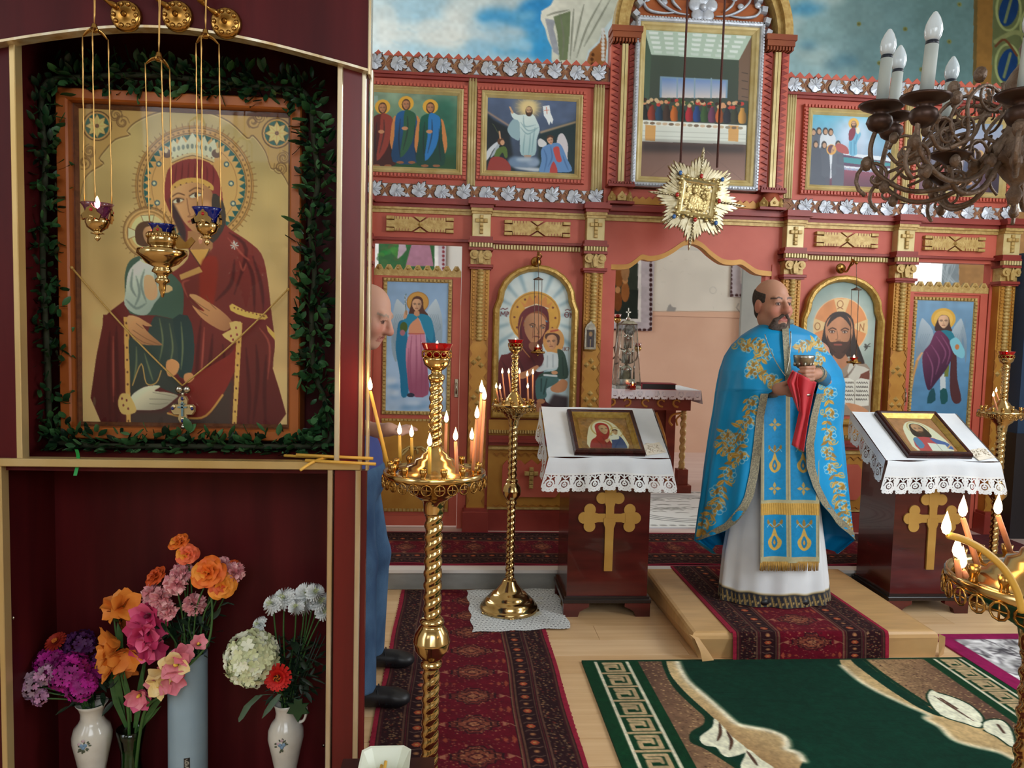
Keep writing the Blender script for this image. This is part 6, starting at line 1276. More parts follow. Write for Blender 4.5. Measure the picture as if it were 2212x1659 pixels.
# ---------------- platform covered in linoleum
LINO=mat('tan_linoleum',(208,166,112),.32,c2=(188,148,100),sc=(3,22,3),bump=.05)
t=thing('platform','low wooden platform wrapped in tan linoleum under the priest','platform',(1.88,4.1,0)); ox,oy=1.88,4.1
T=[(1.215,3.575),(2.52,3.575),(2.54,4.625),(1.235,4.625)]; B=[(1.262,3.60),(2.515,3.59),(2.53,4.625),(1.245,4.625)]
def inset(P,d): cx=sum(p[0] for p in P)/4;cy=sum(p[1] for p in P)/4; return [(x+(d if x<cx else -d),y+(d if y<cy else -d)) for x,y in P]
rings=[[(x-ox,y-oy,z) for x,y in P] for P,z in ((B,0.001),(inset(T,.0),.108),(inset(T,.004),.125),(inset(T,.014),.136),(inset(T,.03),.14))]
MB().loft(rings,0,False).build('covered_board',LINO,t)
a=at(1486,1370,3.57);b_=at(1592,1420,3.555);c_=at(1505,1424,3.56)
mb=MB(); P=[(1.20,3.57,.137),(1.222,3.55,.12),(1.25,3.54,.06),(1.262,3.535,.004),(1.33,3.548,.004),(1.30,3.56,.05),(1.25,3.573,.118)]
mb.add([(x-ox,y-oy,z) for x,y,z in P],[(0,1,6),(1,5,6),(1,2,5),(2,4,5),(2,3,4)],0,True); mb.build('corner_fold',LINO,t)
P=[(2.52,3.575,.13),(2.545,3.56,.12),(2.575,3.60,.06),(2.585,3.62,.002),(2.53,3.58,.002)]; MB().add([(x-ox,y-oy,z) for x,y,z in P],[(0,1,4),(1,2,4),(2,3,4)],0,True).build('corner_fold',LINO,t)
# carpet over the platform, hanging down its front
ap=persian(.82,1.32,.0042,9)
def over(U,V):
    s=V*1.32; r=.02; top=1.06; y=np.where(s<top,4.64-s,np.where(s<top+.03,4.64-top-.012*np.sin(np.clip((s-top)/.03,0,1)*PI/2),3.566+.0)); z=np.where(s<top,.1475,np.where(s<top+.03,.1475-.02*(1-np.cos(np.clip((s-top)/.03,0,1)*PI/2)),.1275-(s-top-.03)*.55))
    z=np.maximum(z,.006); y=y-.008*np.clip((s-top)/.2,0,1); return 1.412+.82*U+.012*V,y-.004,z
t=rugobj('platform_carpet','dark red patterned carpet running over the platform and down its front','carpet',ap,over)
MB().box(1.413,2.231,3.575,4.63,.1405,.1465).build('backing',MATS['crimson_edge'],t)
# ---------------- green rug
rx0,rx1,ry0,ry1=.655,2.655,2.3,3.56
c=Canvas((rx1-rx0)/.0044,(ry1-ry0)/.0044,(10,52,38),[(rx0,-ry1),(rx1,-ry1),(rx1,-ry0),(rx0,-ry0)])
q=lambda P:[(lambda f:(f[0],-f[1]))(fl(x/2.275+1240,y/2.275+1250)) for x,y in P]
for k in range(220): x,y=R.uniform(rx0,rx1),R.uniform(ry0,ry1); c.line([(x,-y),(x+R.uniform(.06,.2),-y+R.uniform(-.004,.004))],.004,(6,36,28),.5)
BRN=(98,70,58)
L1=[(440,380),(450,440),(500,540),(600,640),(655,690),(650,735),(592,770),(588,812),(640,836),(720,884),(790,930),(900,1000),(1000,1120),(300,1400),(-600,1400)]
c.poly([(rx0,-ry1),(fl(1420,1427)[0],-ry1)]+q(L1)+[(rx0,-ry0)],BRN,g=((168,134,96),(.9,-3.3),(1.42,-3.1)))
c.poly(q([(1385,380),(1450,440),(1560,520),(1740,640),(1780,670),(1900,720),(2000,700),(2160,800),(2600,1000),(3000,1000),(2600,380)]),(172,138,98),g=(BRN,(2.05,-3.35),(2.42,-3.15)))
rs=np.random.RandomState(3)
for k in range(9000):                                     # stippled tan shading towards the scrolls
    if k%2: x=.93+rs.rand()**.7*.62; y=-3.56+rs.rand()*1.26
    else: x=2.47-rs.rand()**.7*.7; y=-3.56+rs.rand()*1.26
    p=c.mp([(x,y)])[0].astype(int); 
    if 0<=p[0]<c.w-1 and 0<=p[1]<c.h-1:
        cc=c.A[p[1],p[0]]
        if cc[0]>.3: c.A[p[1]:p[1]+1,p[0]:p[0]+2]=np.array((180,146,104) if rs.rand()<.5 else (92,66,54))/255
GR=(15,52,34)
c.line(q(L1[:-3]),.028,GR,sm=3)
c.poly(q([(452,380),(500,395),(520,450),(560,515),(640,585),(730,665),(800,725),(880,745),(960,760),(1030,790),(1048,830),(1042,850),(1100,870),(1125,905),(1110,935),(1090,990),(960,960),(860,860),(760,780),(690,700),(590,610),(520,540),(470,470)]),(206,178,130),1,sm=3,g=((160,124,84),q([(1050,800)])[0],q([(830,900)])[0]))
c.line(q([(500,395),(520,450),(560,515),(640,585),(730,665),(800,725),(880,745),(960,760),(1030,790),(1048,830),(1042,850),(1100,870),(1125,905)]),.035,(228,212,176),.8,sm=3,blur=.018); c.line(q([(500,395),(520,450),(560,515),(640,585),(730,665),(800,725),(880,745),(960,760),(1030,790),(1048,830),(1042,850),(1100,870),(1125,905)]),.016,(240,232,206),1,sm=3,blur=.01)
for P in ([(690,700),(680,742),(620,790),(640,830),(700,842),(722,872),(760,890),(830,872),(852,850),(780,790),(730,735)],[(820,930),(838,890),(856,850),(920,900),(990,950),(960,990),(840,985)]): c.poly(q(P),(232,230,204),1,sm=3)
for P in ([(715,720),(720,770),(705,810)],[(750,760),(775,810),(765,855)],[(850,860),(880,900),(900,930)]): c.line(q(P),.012,(84,58,46),sm=4,taper=True)
c.line(q([(1395,380),(1450,430),(1560,512),(1740,632)]),.022,GR,sm=3)
c.poly(q([(1310,380),(1352,400),(1380,432),(1500,522),(1600,590),(1700,650),(1800,690),(1900,692),(2000,740),(2150,830),(2260,930),(2150,895),(2080,862),(1950,832),(1860,800),(1800,742),(1728,700),(1742,682),(1650,640),(1500,570),(1400,510),(1316,440)]),(196,166,118),1,sm=3)
c.line(q([(1316,440),(1400,510),(1500,570),(1650,640),(1742,682),(1728,700),(1800,742),(1860,800),(1950,832),(2080,862),(2150,895)]),.03,(230,216,182),.85,sm=3,blur=.015)
for P in ([(1755,560),(1738,600),(1800,680),(1920,722),(1992,742),(2002,692),(1940,632),(1850,592),(1790,575)],[(2010,722),(2050,706),(2105,712),(2146,762),(2156,840),(2080,790),(2020,760)]): c.line(q(P),.02,GR,sm=3); c.poly(q(P),(234,232,206),1,sm=3)
for P in ([(1770,590),(1850,640),(1960,710)],[(1800,600),(1880,650)],[(2080,730),(2110,770)]): c.line(q(P),.010,(84,58,46),sm=4,taper=True)
def keyband(xa,xb,flip):
    c.poly([(xa-.07,-ry1),(xb+.07,-ry1),(xb+.07,-ry0),(xa-.07,-ry0)],(12,56,32)); BG=(186,160,122)
    for x in (xa-.012,xb+.012): c.line([(x,-ry1),(x,-ry0)],.015,(220,212,186))
    s=xb-xa; y=-ry1+.012
    while y<-ry0:
        for k in range(1): c.line([(xa,y),(xb,y)],.016,BG)
        X=lambda a: xa+a*s if not flip else xb-a*s
        P=[(X(.0),y+.0),(X(1.),y)]; c.line([(X(.2),y+.9*s*.22),(X(.82),y+.2*s),(X(.82),y+.82*s),(X(.22),y+.82*s),(X(.22),y+.5*s),(X(.52),y+.5*s)],.020,BG); c.line([(X(.2),y+.2*s),(X(.2),y+.34*s),(X(.62),y+.36*s),(X(.62),y+.6*s)],.015,BG)
        y+=s*1.0
keyband(.735,.868,0); keyband(2.49,2.605,0)
c.poly([(rx0,-ry1),(.71,-ry1),(.71,-ry0),(rx0,-ry0)],(13,58,33)); c.poly([(rx1,-ry1),(2.625,-ry1),(2.625,-ry0),(rx1,-ry0)],(13,58,33)); c.poly([(rx0,-ry1),(rx1,-ry1),(rx1,-ry1+.02),(rx0,-ry1+.02)],(14,52,33))
c.noise(.16,2,5); c.noise(.08,30,8)
t=rugobj('green_rug','large deep green rug with beige scrolls and key-pattern borders before the platform','carpet',c,lambda U,V:(rx0+(rx1-rx0)*U,ry1-(ry1-ry0)*V,np.full_like(U,.011)))
MB().box(rx0,rx1,ry0,ry1,.0005,.010).build('backing',mat('green_edge',(20,60,36),.95),t); MB().box(rx0,rx1,1.2,ry0,.0005,.011).build('near_end',mat('rug_green',(18,58,44),.95),t)
# magenta-bordered rug
c=Canvas(110,150,(206,204,206)); c.noise(.5,4,2)
for k in range(420): x,y=R.uniform(0,110),R.uniform(0,150); c.line([(x,y),(x+R.uniform(-7,7),y+R.uniform(-5,5)),(x+R.uniform(-9,9),y+R.uniform(-9,9))],1.6,R.choice([(70,66,72),(120,116,122),(236,234,236)]),.8,sm=3)
for P in ([(0,0),(110,0),(110,9),(0,9)],[(0,0),(12,0),(12,150),(0,150)]): c.poly(P,(146,26,84))
c.noise(.12,2,4); t=rugobj('mottled_rug','black and white mottled rug with magenta border at the right floor edge','carpet',c,lambda U,V:(2.662+.9*U,3.86-1.3*V,np.full_like(U,.009)))
MB().box(2.662,3.56,2.56,3.86,.0005,.008).build('backing',mat('magenta_edge',(146,26,84),.95),t)
# white altar rug
c=Canvas(150,130,(224,222,218)); 
for k in range(3): c.ring(75,65,60-k*6,1.6,(110,110,108),ry=50-k*5)
for k in range(46): x,y=R.uniform(35,115),R.uniform(30,100); c.line([(x,y),(x+5,y-2),(x+10,y)],1.6,(120,118,110),.8,sm=3)
for k in range(4):
    for i in range(20): x,y=((4+i*7.4),6+(k%2)*118) if k<2 else (6+(k%2)*138,4+i*6.4); c.ell(x,y,3,2,(130,128,124),.7)
t=rugobj('white_altar_rug','white rug with grey oval ornament on the altar floor','carpet',c,lambda U,V:(1.25+1.55*U,7.0-1.35*V,np.full_like(U,ST+.011))); MB().box(1.25,2.8,5.65,7.0,ST+.0005,ST+.010).build('backing',WHITE,t)
# lace floor mat under the far candle stand
c=Canvas(150,170,(226,228,228)); 
for i in range(24):
    for j in range(27):
        x,y=i*6.5+(j%2)*3.2,j*6.5; k=(i*7+j*3)%4; c.ell(x,y,1.9,1.5,(112,114,116),.9) if k<2 else c.ring(x,y,2,1,(150,152,154),.9)
for k in range(24): c.ell(R.uniform(20,120),R.uniform(50,120),R.uniform(3,8),R.uniform(3,6),(206,196,150),.4,blur=3)
Q=[(.10,4.57),(.665,4.655),(.665,3.965),(.125,3.915)]
def quad(U,V,z): 
    x=(Q[0][0]*(1-U)+Q[1][0]*U)*(1-V)+(Q[3][0]*(1-U)+Q[2][0]*U)*V; y=(Q[0][1]*(1-U)+Q[1][1]*U)*(1-V)+(Q[3][1]*(1-U)+Q[2][1]*U)*V; return x+.006*np.sin(V*23),np.minimum(y,4.6)+.006*np.sin(U*19),z+.0015*np.sin(U*9+V*7)
t=rugobj('lace_mat','white lace-patterned cloth spread on the floor under the far brass stand','mat',c,lambda U,V:quad(U,V,.0105),m=PRINT)
# ---------------- lecterns
SL=math.radians(30.4)
def lacemask(Wm,Hm,res=.0022,mo=.078):
    w,h=int(Wm/res),int(Hm/res); V,U=np.mgrid[0:h-1,0:w-1]; x=(U+.5)*res; z=(V+.5)*res; n=max(1,round(Wm/mo)); mo=Wm/n; u=(x%mo)-mo/2; a=np.abs(u)
    cz=Hm-.045; r=np.hypot(u,z-cz); s=(r<.0115)&(r>.0042)|((r<.026)&(r>.0165))|((r<.0405)&(r>.0300)&(z>cz-.016))
    for ang in range(7): t=PI*(ang+.5)/7; s|=np.hypot(u-.0275*math.cos(t),z-cz-.0275*math.sin(t))<.0058
    for ang in range(5): t=PI*(ang+.5)/5; r2=np.hypot(u-.039*math.cos(t),z-cz-.039*math.sin(t)); s|=(r2<.0092)&(r2>.0038)
    s|=(np.abs(a-mo/2)<.007)&(z<cz+.012)|(np.abs(np.hypot(a-mo/2,z-(cz-.03))-.013)<.0045); s|=(z<.012)|(np.abs(z-(cz-.038)-.006*np.cos(u/mo*2*PI*2))<.004); s|=(a<.003)&(z<cz); return (w,h),s
def lectern(label,dx,dy,cross=True):
    t=thing('lectern',label,'lectern',(.903+dx,4.36+dy,0)); ox,oy=.903,4.36
    w0,w1,y0,y1=.667-ox,1.139-ox,4.172-oy,4.55-oy
    zf,zb=.925,1.13
    V=[(w0,y0,.115),(w1,y0,.115),(w1,y1,.115),(w0,y1,.115),(w0,y0,zf),(w1,y0,zf),(w1,y1,zb),(w0,y1,zb)]
    MB().add(V,[(3,2,1,0),(0,1,5,4),(1,2,6,5),(2,3,7,6),(3,0,4,7),(4,5,6,7)]).build('body',mat('polished_mahogany',(92,26,22),.2,c2=(58,13,13),sc=(2,3,12),det=7,coat=.3),t)
    MB().box(w0-.022,w1+.022,y0-.024,y1+.01,.08,.104,bv=.004).build('base_moulding',mat('black_edge',(34,24,24),.25),t); MB().box(w0-.012,w1+.012,y0-.014,y1+.005,.104,.118).build('base_bead',MATS['black_edge'],t)
    for a,b in ((w0-.018,w0+.11),(w1-.11,w1+.018)):
        s=1 if a<0 else -1; e=b if s>0 else a
        P=[(a,0),(b,0),(b,.03),(b+s*.0,.08),(a,.08)] ; o=a if s>0 else b
        P=[(o,0),(o+s*.085,0),(o+s*.095,.03),(o+s*.12,.045),(o+s*.15,.058),(o+s*.15,.08),(o,.08)]; [MB().prism(P,*d).build('foot',MATS['polished_mahogany'],t) for d in ((y0-.018,y0+.02),(y1-.04,y1-.005))]
    m=MB(); cy=y0-.006; cz=.578
    dep=[0.]
    def nx(): dep[0]+=.0004; return cy-dep[0]
    def arm(a,L):
        ca,sa=math.cos(a),math.sin(a); f=lambda u,v:(u*ca-v*sa,cz+u*sa+v*ca)
        m.prism([f(*p) for p in ((0,-.024),(L-.115,-.024),(L-.085,-.034),(L-.06,-.05),(L-.06,.05),(L-.085,.034),(L-.115,.024),(0,.024))],nx(),y0+.001)
        for u,v,r in ((L-.066,.048,.034),(L-.066,-.048,.034),(L-.033,0,.034)): m.prism([f(u+p[0],v+p[1]) for p in circ(0,0,r,18)],nx(),y0+.001)
        m.prism([f(*p) for p in ((L-.09,-.03),(L-.03,-.03),(L-.03,.03),(L-.09,.03))],nx(),y0+.001)
    arm(0,.182); arm(PI,.182); arm(PI/2,.182)
    m.prism([(-.024,.268),(.024,.268),(.025,.52),(.034,.545),(.034,cz),(-.034,cz),(-.034,.545),(-.025,.52)],nx(),y0+.001)
    m.build('cross',mat('matte_gold',(196,152,76),.45,.25,c2=(180,134,62),sc=(6,6,6)),t)
    T=Matrix.Translation((0,4.11-oy,.93))@Matrix.Rotation(SL,4,'X'); MB().box(-.335,.335,0,.47,-.028,-.004,T=T).build('desk_top',MATS['polished_mahogany'],t); return t
def cloth(label,dx,dy):
    t=thing('lace_cloth',label,'cloth',(.875+dx,4.36+dy,0)); cx=.875; oy=4.36; T=Matrix.Translation((0,4.10-oy,.938))@Matrix.Rotation(SL,4,'X')
    X=.345; P=[]
    for i in range(25):
        u=-X+2*X*i/24; P.append([tuple(T@Vector((u,v,.0025+.0015*math.sin(u*23+v*9)))) for v in np.linspace(0,.475,10)])
    MB().grid(P,0,True).build('linen_top',WHITE,t)
    def drop(f,Wm,Hl,Hlace,name):
        # f(s,h)-> point ; s 0..1 along the edge, h metres downwards
        n=max(8,int(Wm/.02)); g=[[f(i/n,Hl*j/5) for j in range(6)] for i in range(n+1)]; MB().grid(g,0,True).build(name,WHITE,t)
        (w,h),mask=lacemask(Wm,Hlace); cv=Canvas(w,h,(236,236,236))
        def fn(U,V):
            sh=U.shape; pts=np.array([f(a,Hl+b*Hlace) for a,b in zip(U.ravel(),V.ravel())]); return pts[:,0].reshape(sh),pts[:,1].reshape(sh),pts[:,2].reshape(sh)
        o=cv.mesh('lace_edge',fn,t,LACE,mask=mask); return o
    e=T@Vector((0,0,.003))
    wav=lambda s:.010*math.sin(s*21)+.006*math.sin(s*37+1)
    drop(lambda s,h:(-X+2*X*s+(s-.5)*.10*h/.2,e.y-.012-.006*math.sin(min(1,h/.02)*PI/2)-wav(s)*h/.19-.02*h,e.z-h-.006*math.sin(s*9)),.70,.085,.105,'linen_drop')
    for sgn in (-1,1):
        def f(s,h,sgn=sgn):
            v=.475*s; p=T@Vector((sgn*X,v,.003)); return (p.x+sgn*(.008+.16*h+.012*math.sin(s*17)*h/.15),p.y,p.z-h)
        drop(f,.475,.035,.105,'linen_side')
    return t
def deskicon(label,art,dx,dy,u0,v0,W,H,rot=0.):
    T=Matrix.Translation((.875+dx,4.10+dy,.938))@Matrix.Rotation(SL,4,'X')@Matrix.Translation((u0,v0,.0045))@Matrix.Rotation(rot,4,'Z')@Matrix.Rotation(-PI/2,4,'X')@Matrix.Translation((0,-.0,0))
    t=thing('desk_icon',label,'icon'); t.matrix_world=T@Matrix.Rotation(0,4,'X')
    # local: x right, z up the slope after turning; face towards -y
    frame(MB(),-W/2,W/2,0,H,0,[(0,0),(0,.024),(.006,.034),(.02,.036),(.026,.03)]).build('outer_frame',mat('dark_cherry_frame',(62,20,20),.25,c2=(40,12,12),sc=(20,20,20)),t)
    frame(MB(),-W/2+.026,W/2-.026,.026,H-.026,0,[(0,.03),(.006,.026),(.012,.022),(.03,.012),(.032,.008)]).build('gold_mat',mat('bright_gilt',(200,160,84),.25,.7,c2=(160,120,56),sc=(40,40,40)),t)
    MB().box(-W/2,W/2,-.002,0.002,0,H).build('backing',MATS['board'],t)
    art.mesh('painting',onwall(-W/2+.055,W/2-.055,H-.055,.055,-.009),t,PAINT); MB().add([(-W/2+.03,-.027,.03),(W/2-.03,-.027,.03),(W/2-.03,-.027,H-.03),(-W/2+.03,-.027,H-.03)],[(0,1,2,3)]).build('glass_pane',GLASS,t); return t
def napkin(label,dx,dy,u,v):
    T=Matrix.Translation((.875+dx,4.10+dy,.938))@Matrix.Rotation(SL,4,'X')@Matrix.Translation((u,v,.006))@Matrix.Rotation(.25,4,'Z'); t=thing('lace_napkin',label,'napkin'); t.matrix_world=T
    mb=MB()
    for i in range(16):
        x0,y0=R.uniform(-.05,.05),R.uniform(-.035,.035); a=R.uniform(0,6); mb.tube([(x0+(.006+.0022*k)*math.cos(a+k*.8),y0+(.006+.0022*k)*math.sin(a+k*.8),.006+.004*math.sin(k)) for k in range(8)],.0028,5)
    mb.box(-.062,.062,-.046,.046,0,.004); mb.build('crumpled_lace',mat('ivory_lace',(232,222,206),.8),t)
lectern('dark mahogany lectern with gold trefoil cross, between the far candle stand and platform',0,0)
cloth('white lace-edged cloth draped over the lectern left of the platform',0,0)
deskicon('dark-framed icon of a red-robed mother and child lying on the left lectern',art_lectern_mother(),0,0,.005,.012,.405,.40)
napkin('crumpled ivory lace napkin beside the mother and child desk icon',0,0,.265,.075)
lectern('dark mahogany lectern with gold trefoil cross, right of the priest behind burning candles',1.967,.03)
cloth('white lace-edged cloth draped over the lectern right of the priest',1.99,.03)
deskicon('dark-framed icon of a bearded man with open book lying on the right lectern',art_lectern_saviour(),1.99,.03,-.01,.02,.40,.43)
napkin('crumpled ivory lace napkin beside the bearded man desk icon',1.99,.03,.27,.06)
# ---------------- brass candle stands
def twist(mb,r,z0,z1,turn=56.,n=24,dz=.0034,st=2,amp=.1):
    k=max(4,int((z1-z0)/dz)); P=[]
    for i in range(n):
        row=[]
        for j in range(k+1):
            z=z0+(z1-z0)*j/k; th=2*PI*i/n; s=math.sin(st*th-turn*2*PI*(z-z0)*.5); f=1+amp*(abs(s)**.6*(1 if s>0 else -1)); e=min(1,(j+.2)/3,(k-j+.2)/3); f=1+(f-1)*e
            row.append((r*f*math.cos(th),r*f*math.sin(th),z))
        P.append(row)
    return mb.grid(P,0,True,cu=True)
def stand(label,x,y,Rt=.148,s=1.,nsock=14,lit=True,base=True):
    t=thing('candle_stand',label,'candle stand',(x,y,0))
    MB().lathe([(0,.0),(.165,0),(.172,.02),(.165,.035),(.15,.04),(.152,.055),(.13,.075),(.118,.078),(.116,.09),(.09,.115),(.078,.118),(.07,.135),(.045,.165),(.04,.18),(.03,.19)],n=36).build('base',BRASS,t)
    for a in (PI*1.15,-PI/2,-.2):
        MB().ball((.15*math.cos(a),.15*math.sin(a),.012),(.032,.026,.012)).build('foot',BRASS,t)
    twist(MB(),.0245,.185,.63,amp=.085).build('lower_shaft',BRASS,t)
    MB().lathe([(.024,.63),(.031,.635),(.031,.648),(.025,.652),(.034,.665),(.052,.69),(.0535,.706),(.0545,.708),(.0545,.714),(.0535,.716),(.05,.735),(.036,.757),(.03,.763),(.036,.768),(.036,.775),(.026,.785)],n=32).build('knop',BRASS,t)
    twist(MB(),.0255,.78,1.095,amp=.085).build('upper_shaft',BRASS,t)
    k=Rt/.148
    MB().lathe([(.027,1.09),(.03,1.095),(.03,1.11),(.034,1.13),(.05*k,1.142),(.062*k,1.15),(.066*k,1.16),(.085*k,1.165),(.09*k,1.176),(.112*k,1.183),(.118*k,1.192),(.142*k,1.2),(.148*k,1.206),(.148*k,1.218),(.144*k,1.221),(.138*k,1.214),(.11*k,1.214),(.105*k,1.222),(.085*k,1.226),(.08*k,1.234),(.06*k,1.24),(.056*k,1.252),(.04,1.258),(.036,1.268),(.026,1.275),(.022,1.29)],n=40).build('tray',BRASS,t)
    mb=MB(); n=26; Rg=Rt*1.0
    for i in range(n):
        a=2*PI*i/n; T=Matrix.Rotation(a,4,'Z')@Matrix.Translation((Rg+.001,0,1.190))@Matrix.Rotation(PI/2,4,'Y'); q=.0145*k
        mb.tube([(q*math.cos(b),q*math.sin(b),0) for b in np.linspace(0,2*PI,11)[:-1]],.0024,4,T=T,closed=True); mb.tube([(-q,0,0),(q,0,0)],.002,4,T=T); mb.tube([(0,-q,0),(0,q,0)],.002,4,T=T)
    mb.build('pierced_gallery',BRASSD,t)
    sm=MB().lathe([(.004,0),(.009,.001),(.007,.006),(.0065,.012),(.009,.018),(.0105,.030),(.0085,.030),(.0075,.02),(0,.018)],n=12).build('candle_socket',BRASSD,t); sm.location=(Rt*.86,0,1.214)
    for i in range(1,nsock): a=2*PI*i/nsock; o=inst(sm,'candle_socket',t); o.location=(Rt*.86*math.cos(a),Rt*.86*math.sin(a),1.214)
    twist(MB(),.0185,1.285,1.485,turn=80,amp=.11,dz=.003).build('top_shaft',BRASS,t)
    MB().lathe([(.018,1.475),(.024,1.485),(.024,1.495),(.016,1.5),(.015,1.508),(.024,1.515),(.036,1.526),(.04,1.54),(.04,1.548),(.037,1.548),(.03,1.53),(0,1.525)],n=28).build('cup',BRASS,t)
    mb=MB()
    for i in range(12):
        a=2*PI*i/12; T=Matrix.Rotation(a,4,'Z')@Matrix.Translation((.041,0,1.556))@Matrix.Rotation(PI/2,4,'Y'); mb.tube([(.009*math.cos(b),.010*math.sin(b),0) for b in np.linspace(0,2*PI,9)[:-1]],.002,4,T=T,closed=True)
    mb.tube([(.0415*math.cos(b),.0415*math.sin(b),1.566) for b in np.linspace(0,2*PI,25)[:-1]],.002,5,closed=True); mb.build('cup_gallery',BRASSD,t)
    MB().lathe([(0,1.545),(.034,1.548),(.037,1.568),(.045,1.586),(.046,1.588),(.043,1.587),(.034,1.57),(.03,1.556),(0,1.553)],n=28).build('red_glass',REDG,t)
    if lit:
        MB().lathe([(0,-.006),(.006,0),(.006,.006),(.003,.014),(0,.02)],(0,0,1.575),8).build('oil_flame',FLAME,t)
    return t
def candle(label,base,tip,r,m,group=None,curve=None,flame=.032,lamp=0):
    base=Vector(base); tip=Vector(tip); t=thing('candle',label,'candle',base,group); P=[Vector(p)-base for p in (bez(curve,5) if curve else [base,base.lerp(tip,.5),tip])]
    MB().tube(P,[r]*(len(P)-1)+[r*.86],9).build('wax',m,t); d=(P[-1]-P[-2]).normalized()
    MB().tube([P[-1],P[-1]+d*.004+Vector((0,0,.003))],.0009,4).build('wick',WICK,t)
    f=flame; c=P[-1]+d*.003; MB().lathe([(0,0),(f*.13,f*.08),(f*.20,f*.28),(f*.18,f*.5),(f*.09,f*.8),(0,f*1.1)],(c.x,c.y,c.z),10).build('flame',FLAME,t)
    if lamp:
        l=bpy.data.lights.new('candle_light','POINT'); l.energy=lamp; l.color=(1,.62,.28); l.shadow_soft_size=.03; o=bpy.data.objects.new('candle_light',l); COL.objects.link(o); o.parent=t; o.location=c+Vector((0,0,f*.6))
    return t
def light_up(cx,cy,Rt,specs,r,base_z=1.232,k=.86,gr=None):
    for i,sp in enumerate(specs):
        lab,bx,tx,ty,front,m=sp[:6]; dx=max(-1,min(1,(at(bx,1000,cy).x-cx)/(Rt*k))); dy=math.sqrt(max(0,1-dx*dx))*(-1 if front else 1); y=cy+dy*Rt*k
        b=Vector((at(bx,1000,y).x,y,base_z)); x=at(tx,ty,y); candle(lab,b,(x.x,y,x.z),r,m,lamp=sp[6] if len(sp)>6 else 0,flame=sp[7] if len(sp)>7 else .034)
N1=at(939,1020,2.15); s1=(N1.x,2.15)
stand('tall brass candle stand with ten burning candles, nearest to the cabinet',*s1)
light_up(s1[0],s1[1],.148,[
 ('long yellow burning candle leaning far left over the near brass stand rim',838,800,845,True,WAXY,.5),
 ('short yellow burning candle at left of the near stand, left of a similar pair',864,863,941,False,WAXY),
 ('short yellow burning candle at left of the near stand, right of a similar pair',890,889,946,False,WAXY),
 ('stubby yellow burning candle at the front of the near brass stand',928,928,966,True,WAXY,.4),
 ('thin pink burning candle behind the near brass stand shaft, right side',961,964,915,False,WAXP),
 ('short pink burning candle right of the near stand shaft, tilting left',988,984,954,True,WAXP,.4),
 ('short orange burning candle near the right rim of the near stand',1018,1019,952,False,WAXP),
 ('medium orange burning candle leaning right at the near stand right rim',1022,1030,906,True,WAXP),
 ('tall orange burning candle of a leaning pair, slightly shorter, near stand right rim',1038,1046,866,True,WAXP,.5),
 ('tall orange burning candle of a leaning pair, tallest at the near stand right rim',1030,1040,850,False,WAXP)],.0052)
N2=at(1110,885,4.26); s2=(N2.x,4.26)
stand('tall brass candle stand on the white lace floor mat beside the left lectern',*s2,Rt=.126)
G2='thin burning candles on the far left stand'
for i,(bx,tx,ty,fr) in enumerate(((1074,1072,840,True),(1081,1080,842,True),(1088,1085,808,False),(1101,1099,808,False),(1121,1122,808,False),(1138,1139,814,False),(1137,1140,840,True),(1147,1151,810,True))):
    lab=['short burning candle at far left of the distant lace-mat stand','short burning candle second from left on the distant lace-mat stand','tall burning candle at back left of the lace-mat stand shaft','tall burning candle just left of the lace-mat stand shaft','tall burning candle just right of the lace-mat stand shaft','medium burning candle at back right of the lace-mat stand','short burning candle at front right of the lace-mat stand','tall burning candle at the rightmost rim of the lace-mat stand'][i]
    light_up(s2[0],s2[1],.126,[(lab,bx,tx,ty,fr,WAXP,.25 if i in (0,3,7) else 0,.03)],.0046)
N3=at(2250,1322,1.19); s3=(N3.x,1.19)
stand('close brass candle stand cut off by the picture edge, bottom right',s3[0],s3[1],Rt=.15)
for lab,b,tp,fr,m,l in (('short orange burning candle at the close stand left rim, left of a short pair',(2072,1250),(2067,1208),True,WAXP,.3),('short orange burning candle at the close stand left rim, right of a short pair',(2085,1273),(2079,1231),True,WAXP,0),('tall orange burning candle leaning left in front of the lectern cross',(2110,1241),(2080,1120),False,WAXP,.3),('tall orange burning candle leaning left near the picture edge, close stand',(2180,1241),(2156,1114),False,WAXP,.3)):
    dx=max(-.98,min(.98,(at(b[0],b[1],1.19).x-s3[0])/.129)); dy=math.sqrt(1-dx*dx)*(-1 if fr else 1); y=1.19+dy*.129
    x=at(b[0],b[1],y).x; tt=at(tp[0],tp[1],y); candle(lab,(x,y,1.232),(tt.x,y,tt.z),.0052,m,lamp=l,flame=.036)
cy=1.19-.125; candle('drooping yellow burning candle bent far to the left over the close stand',at(2208,1318,cy),at(2047,1156,cy),.0056,WAXY,curve=[(lambda p:(p.x,p.y,p.z))(at(x,y,cy)) for x,y in ((2208,1322),(2196,1276),(2168,1228),(2125,1189),(2082,1166),(2047,1156))],flame=.034)
N4=at(2165,905,4.36); s4=(N4.x,4.36)
stand('tall brass candle stand beyond the right lectern at the picture edge',*s4,Rt=.135)
light_up(s4[0],s4[1],.135,[('thin burning candle left of the pair on the stand beyond the right lectern',2147,2146,858,True,WAXP,0,.03),('thin burning candle right of the pair on the stand beyond the right lectern',2153,2152,848,False,WAXP,.2,.03)],.0046)
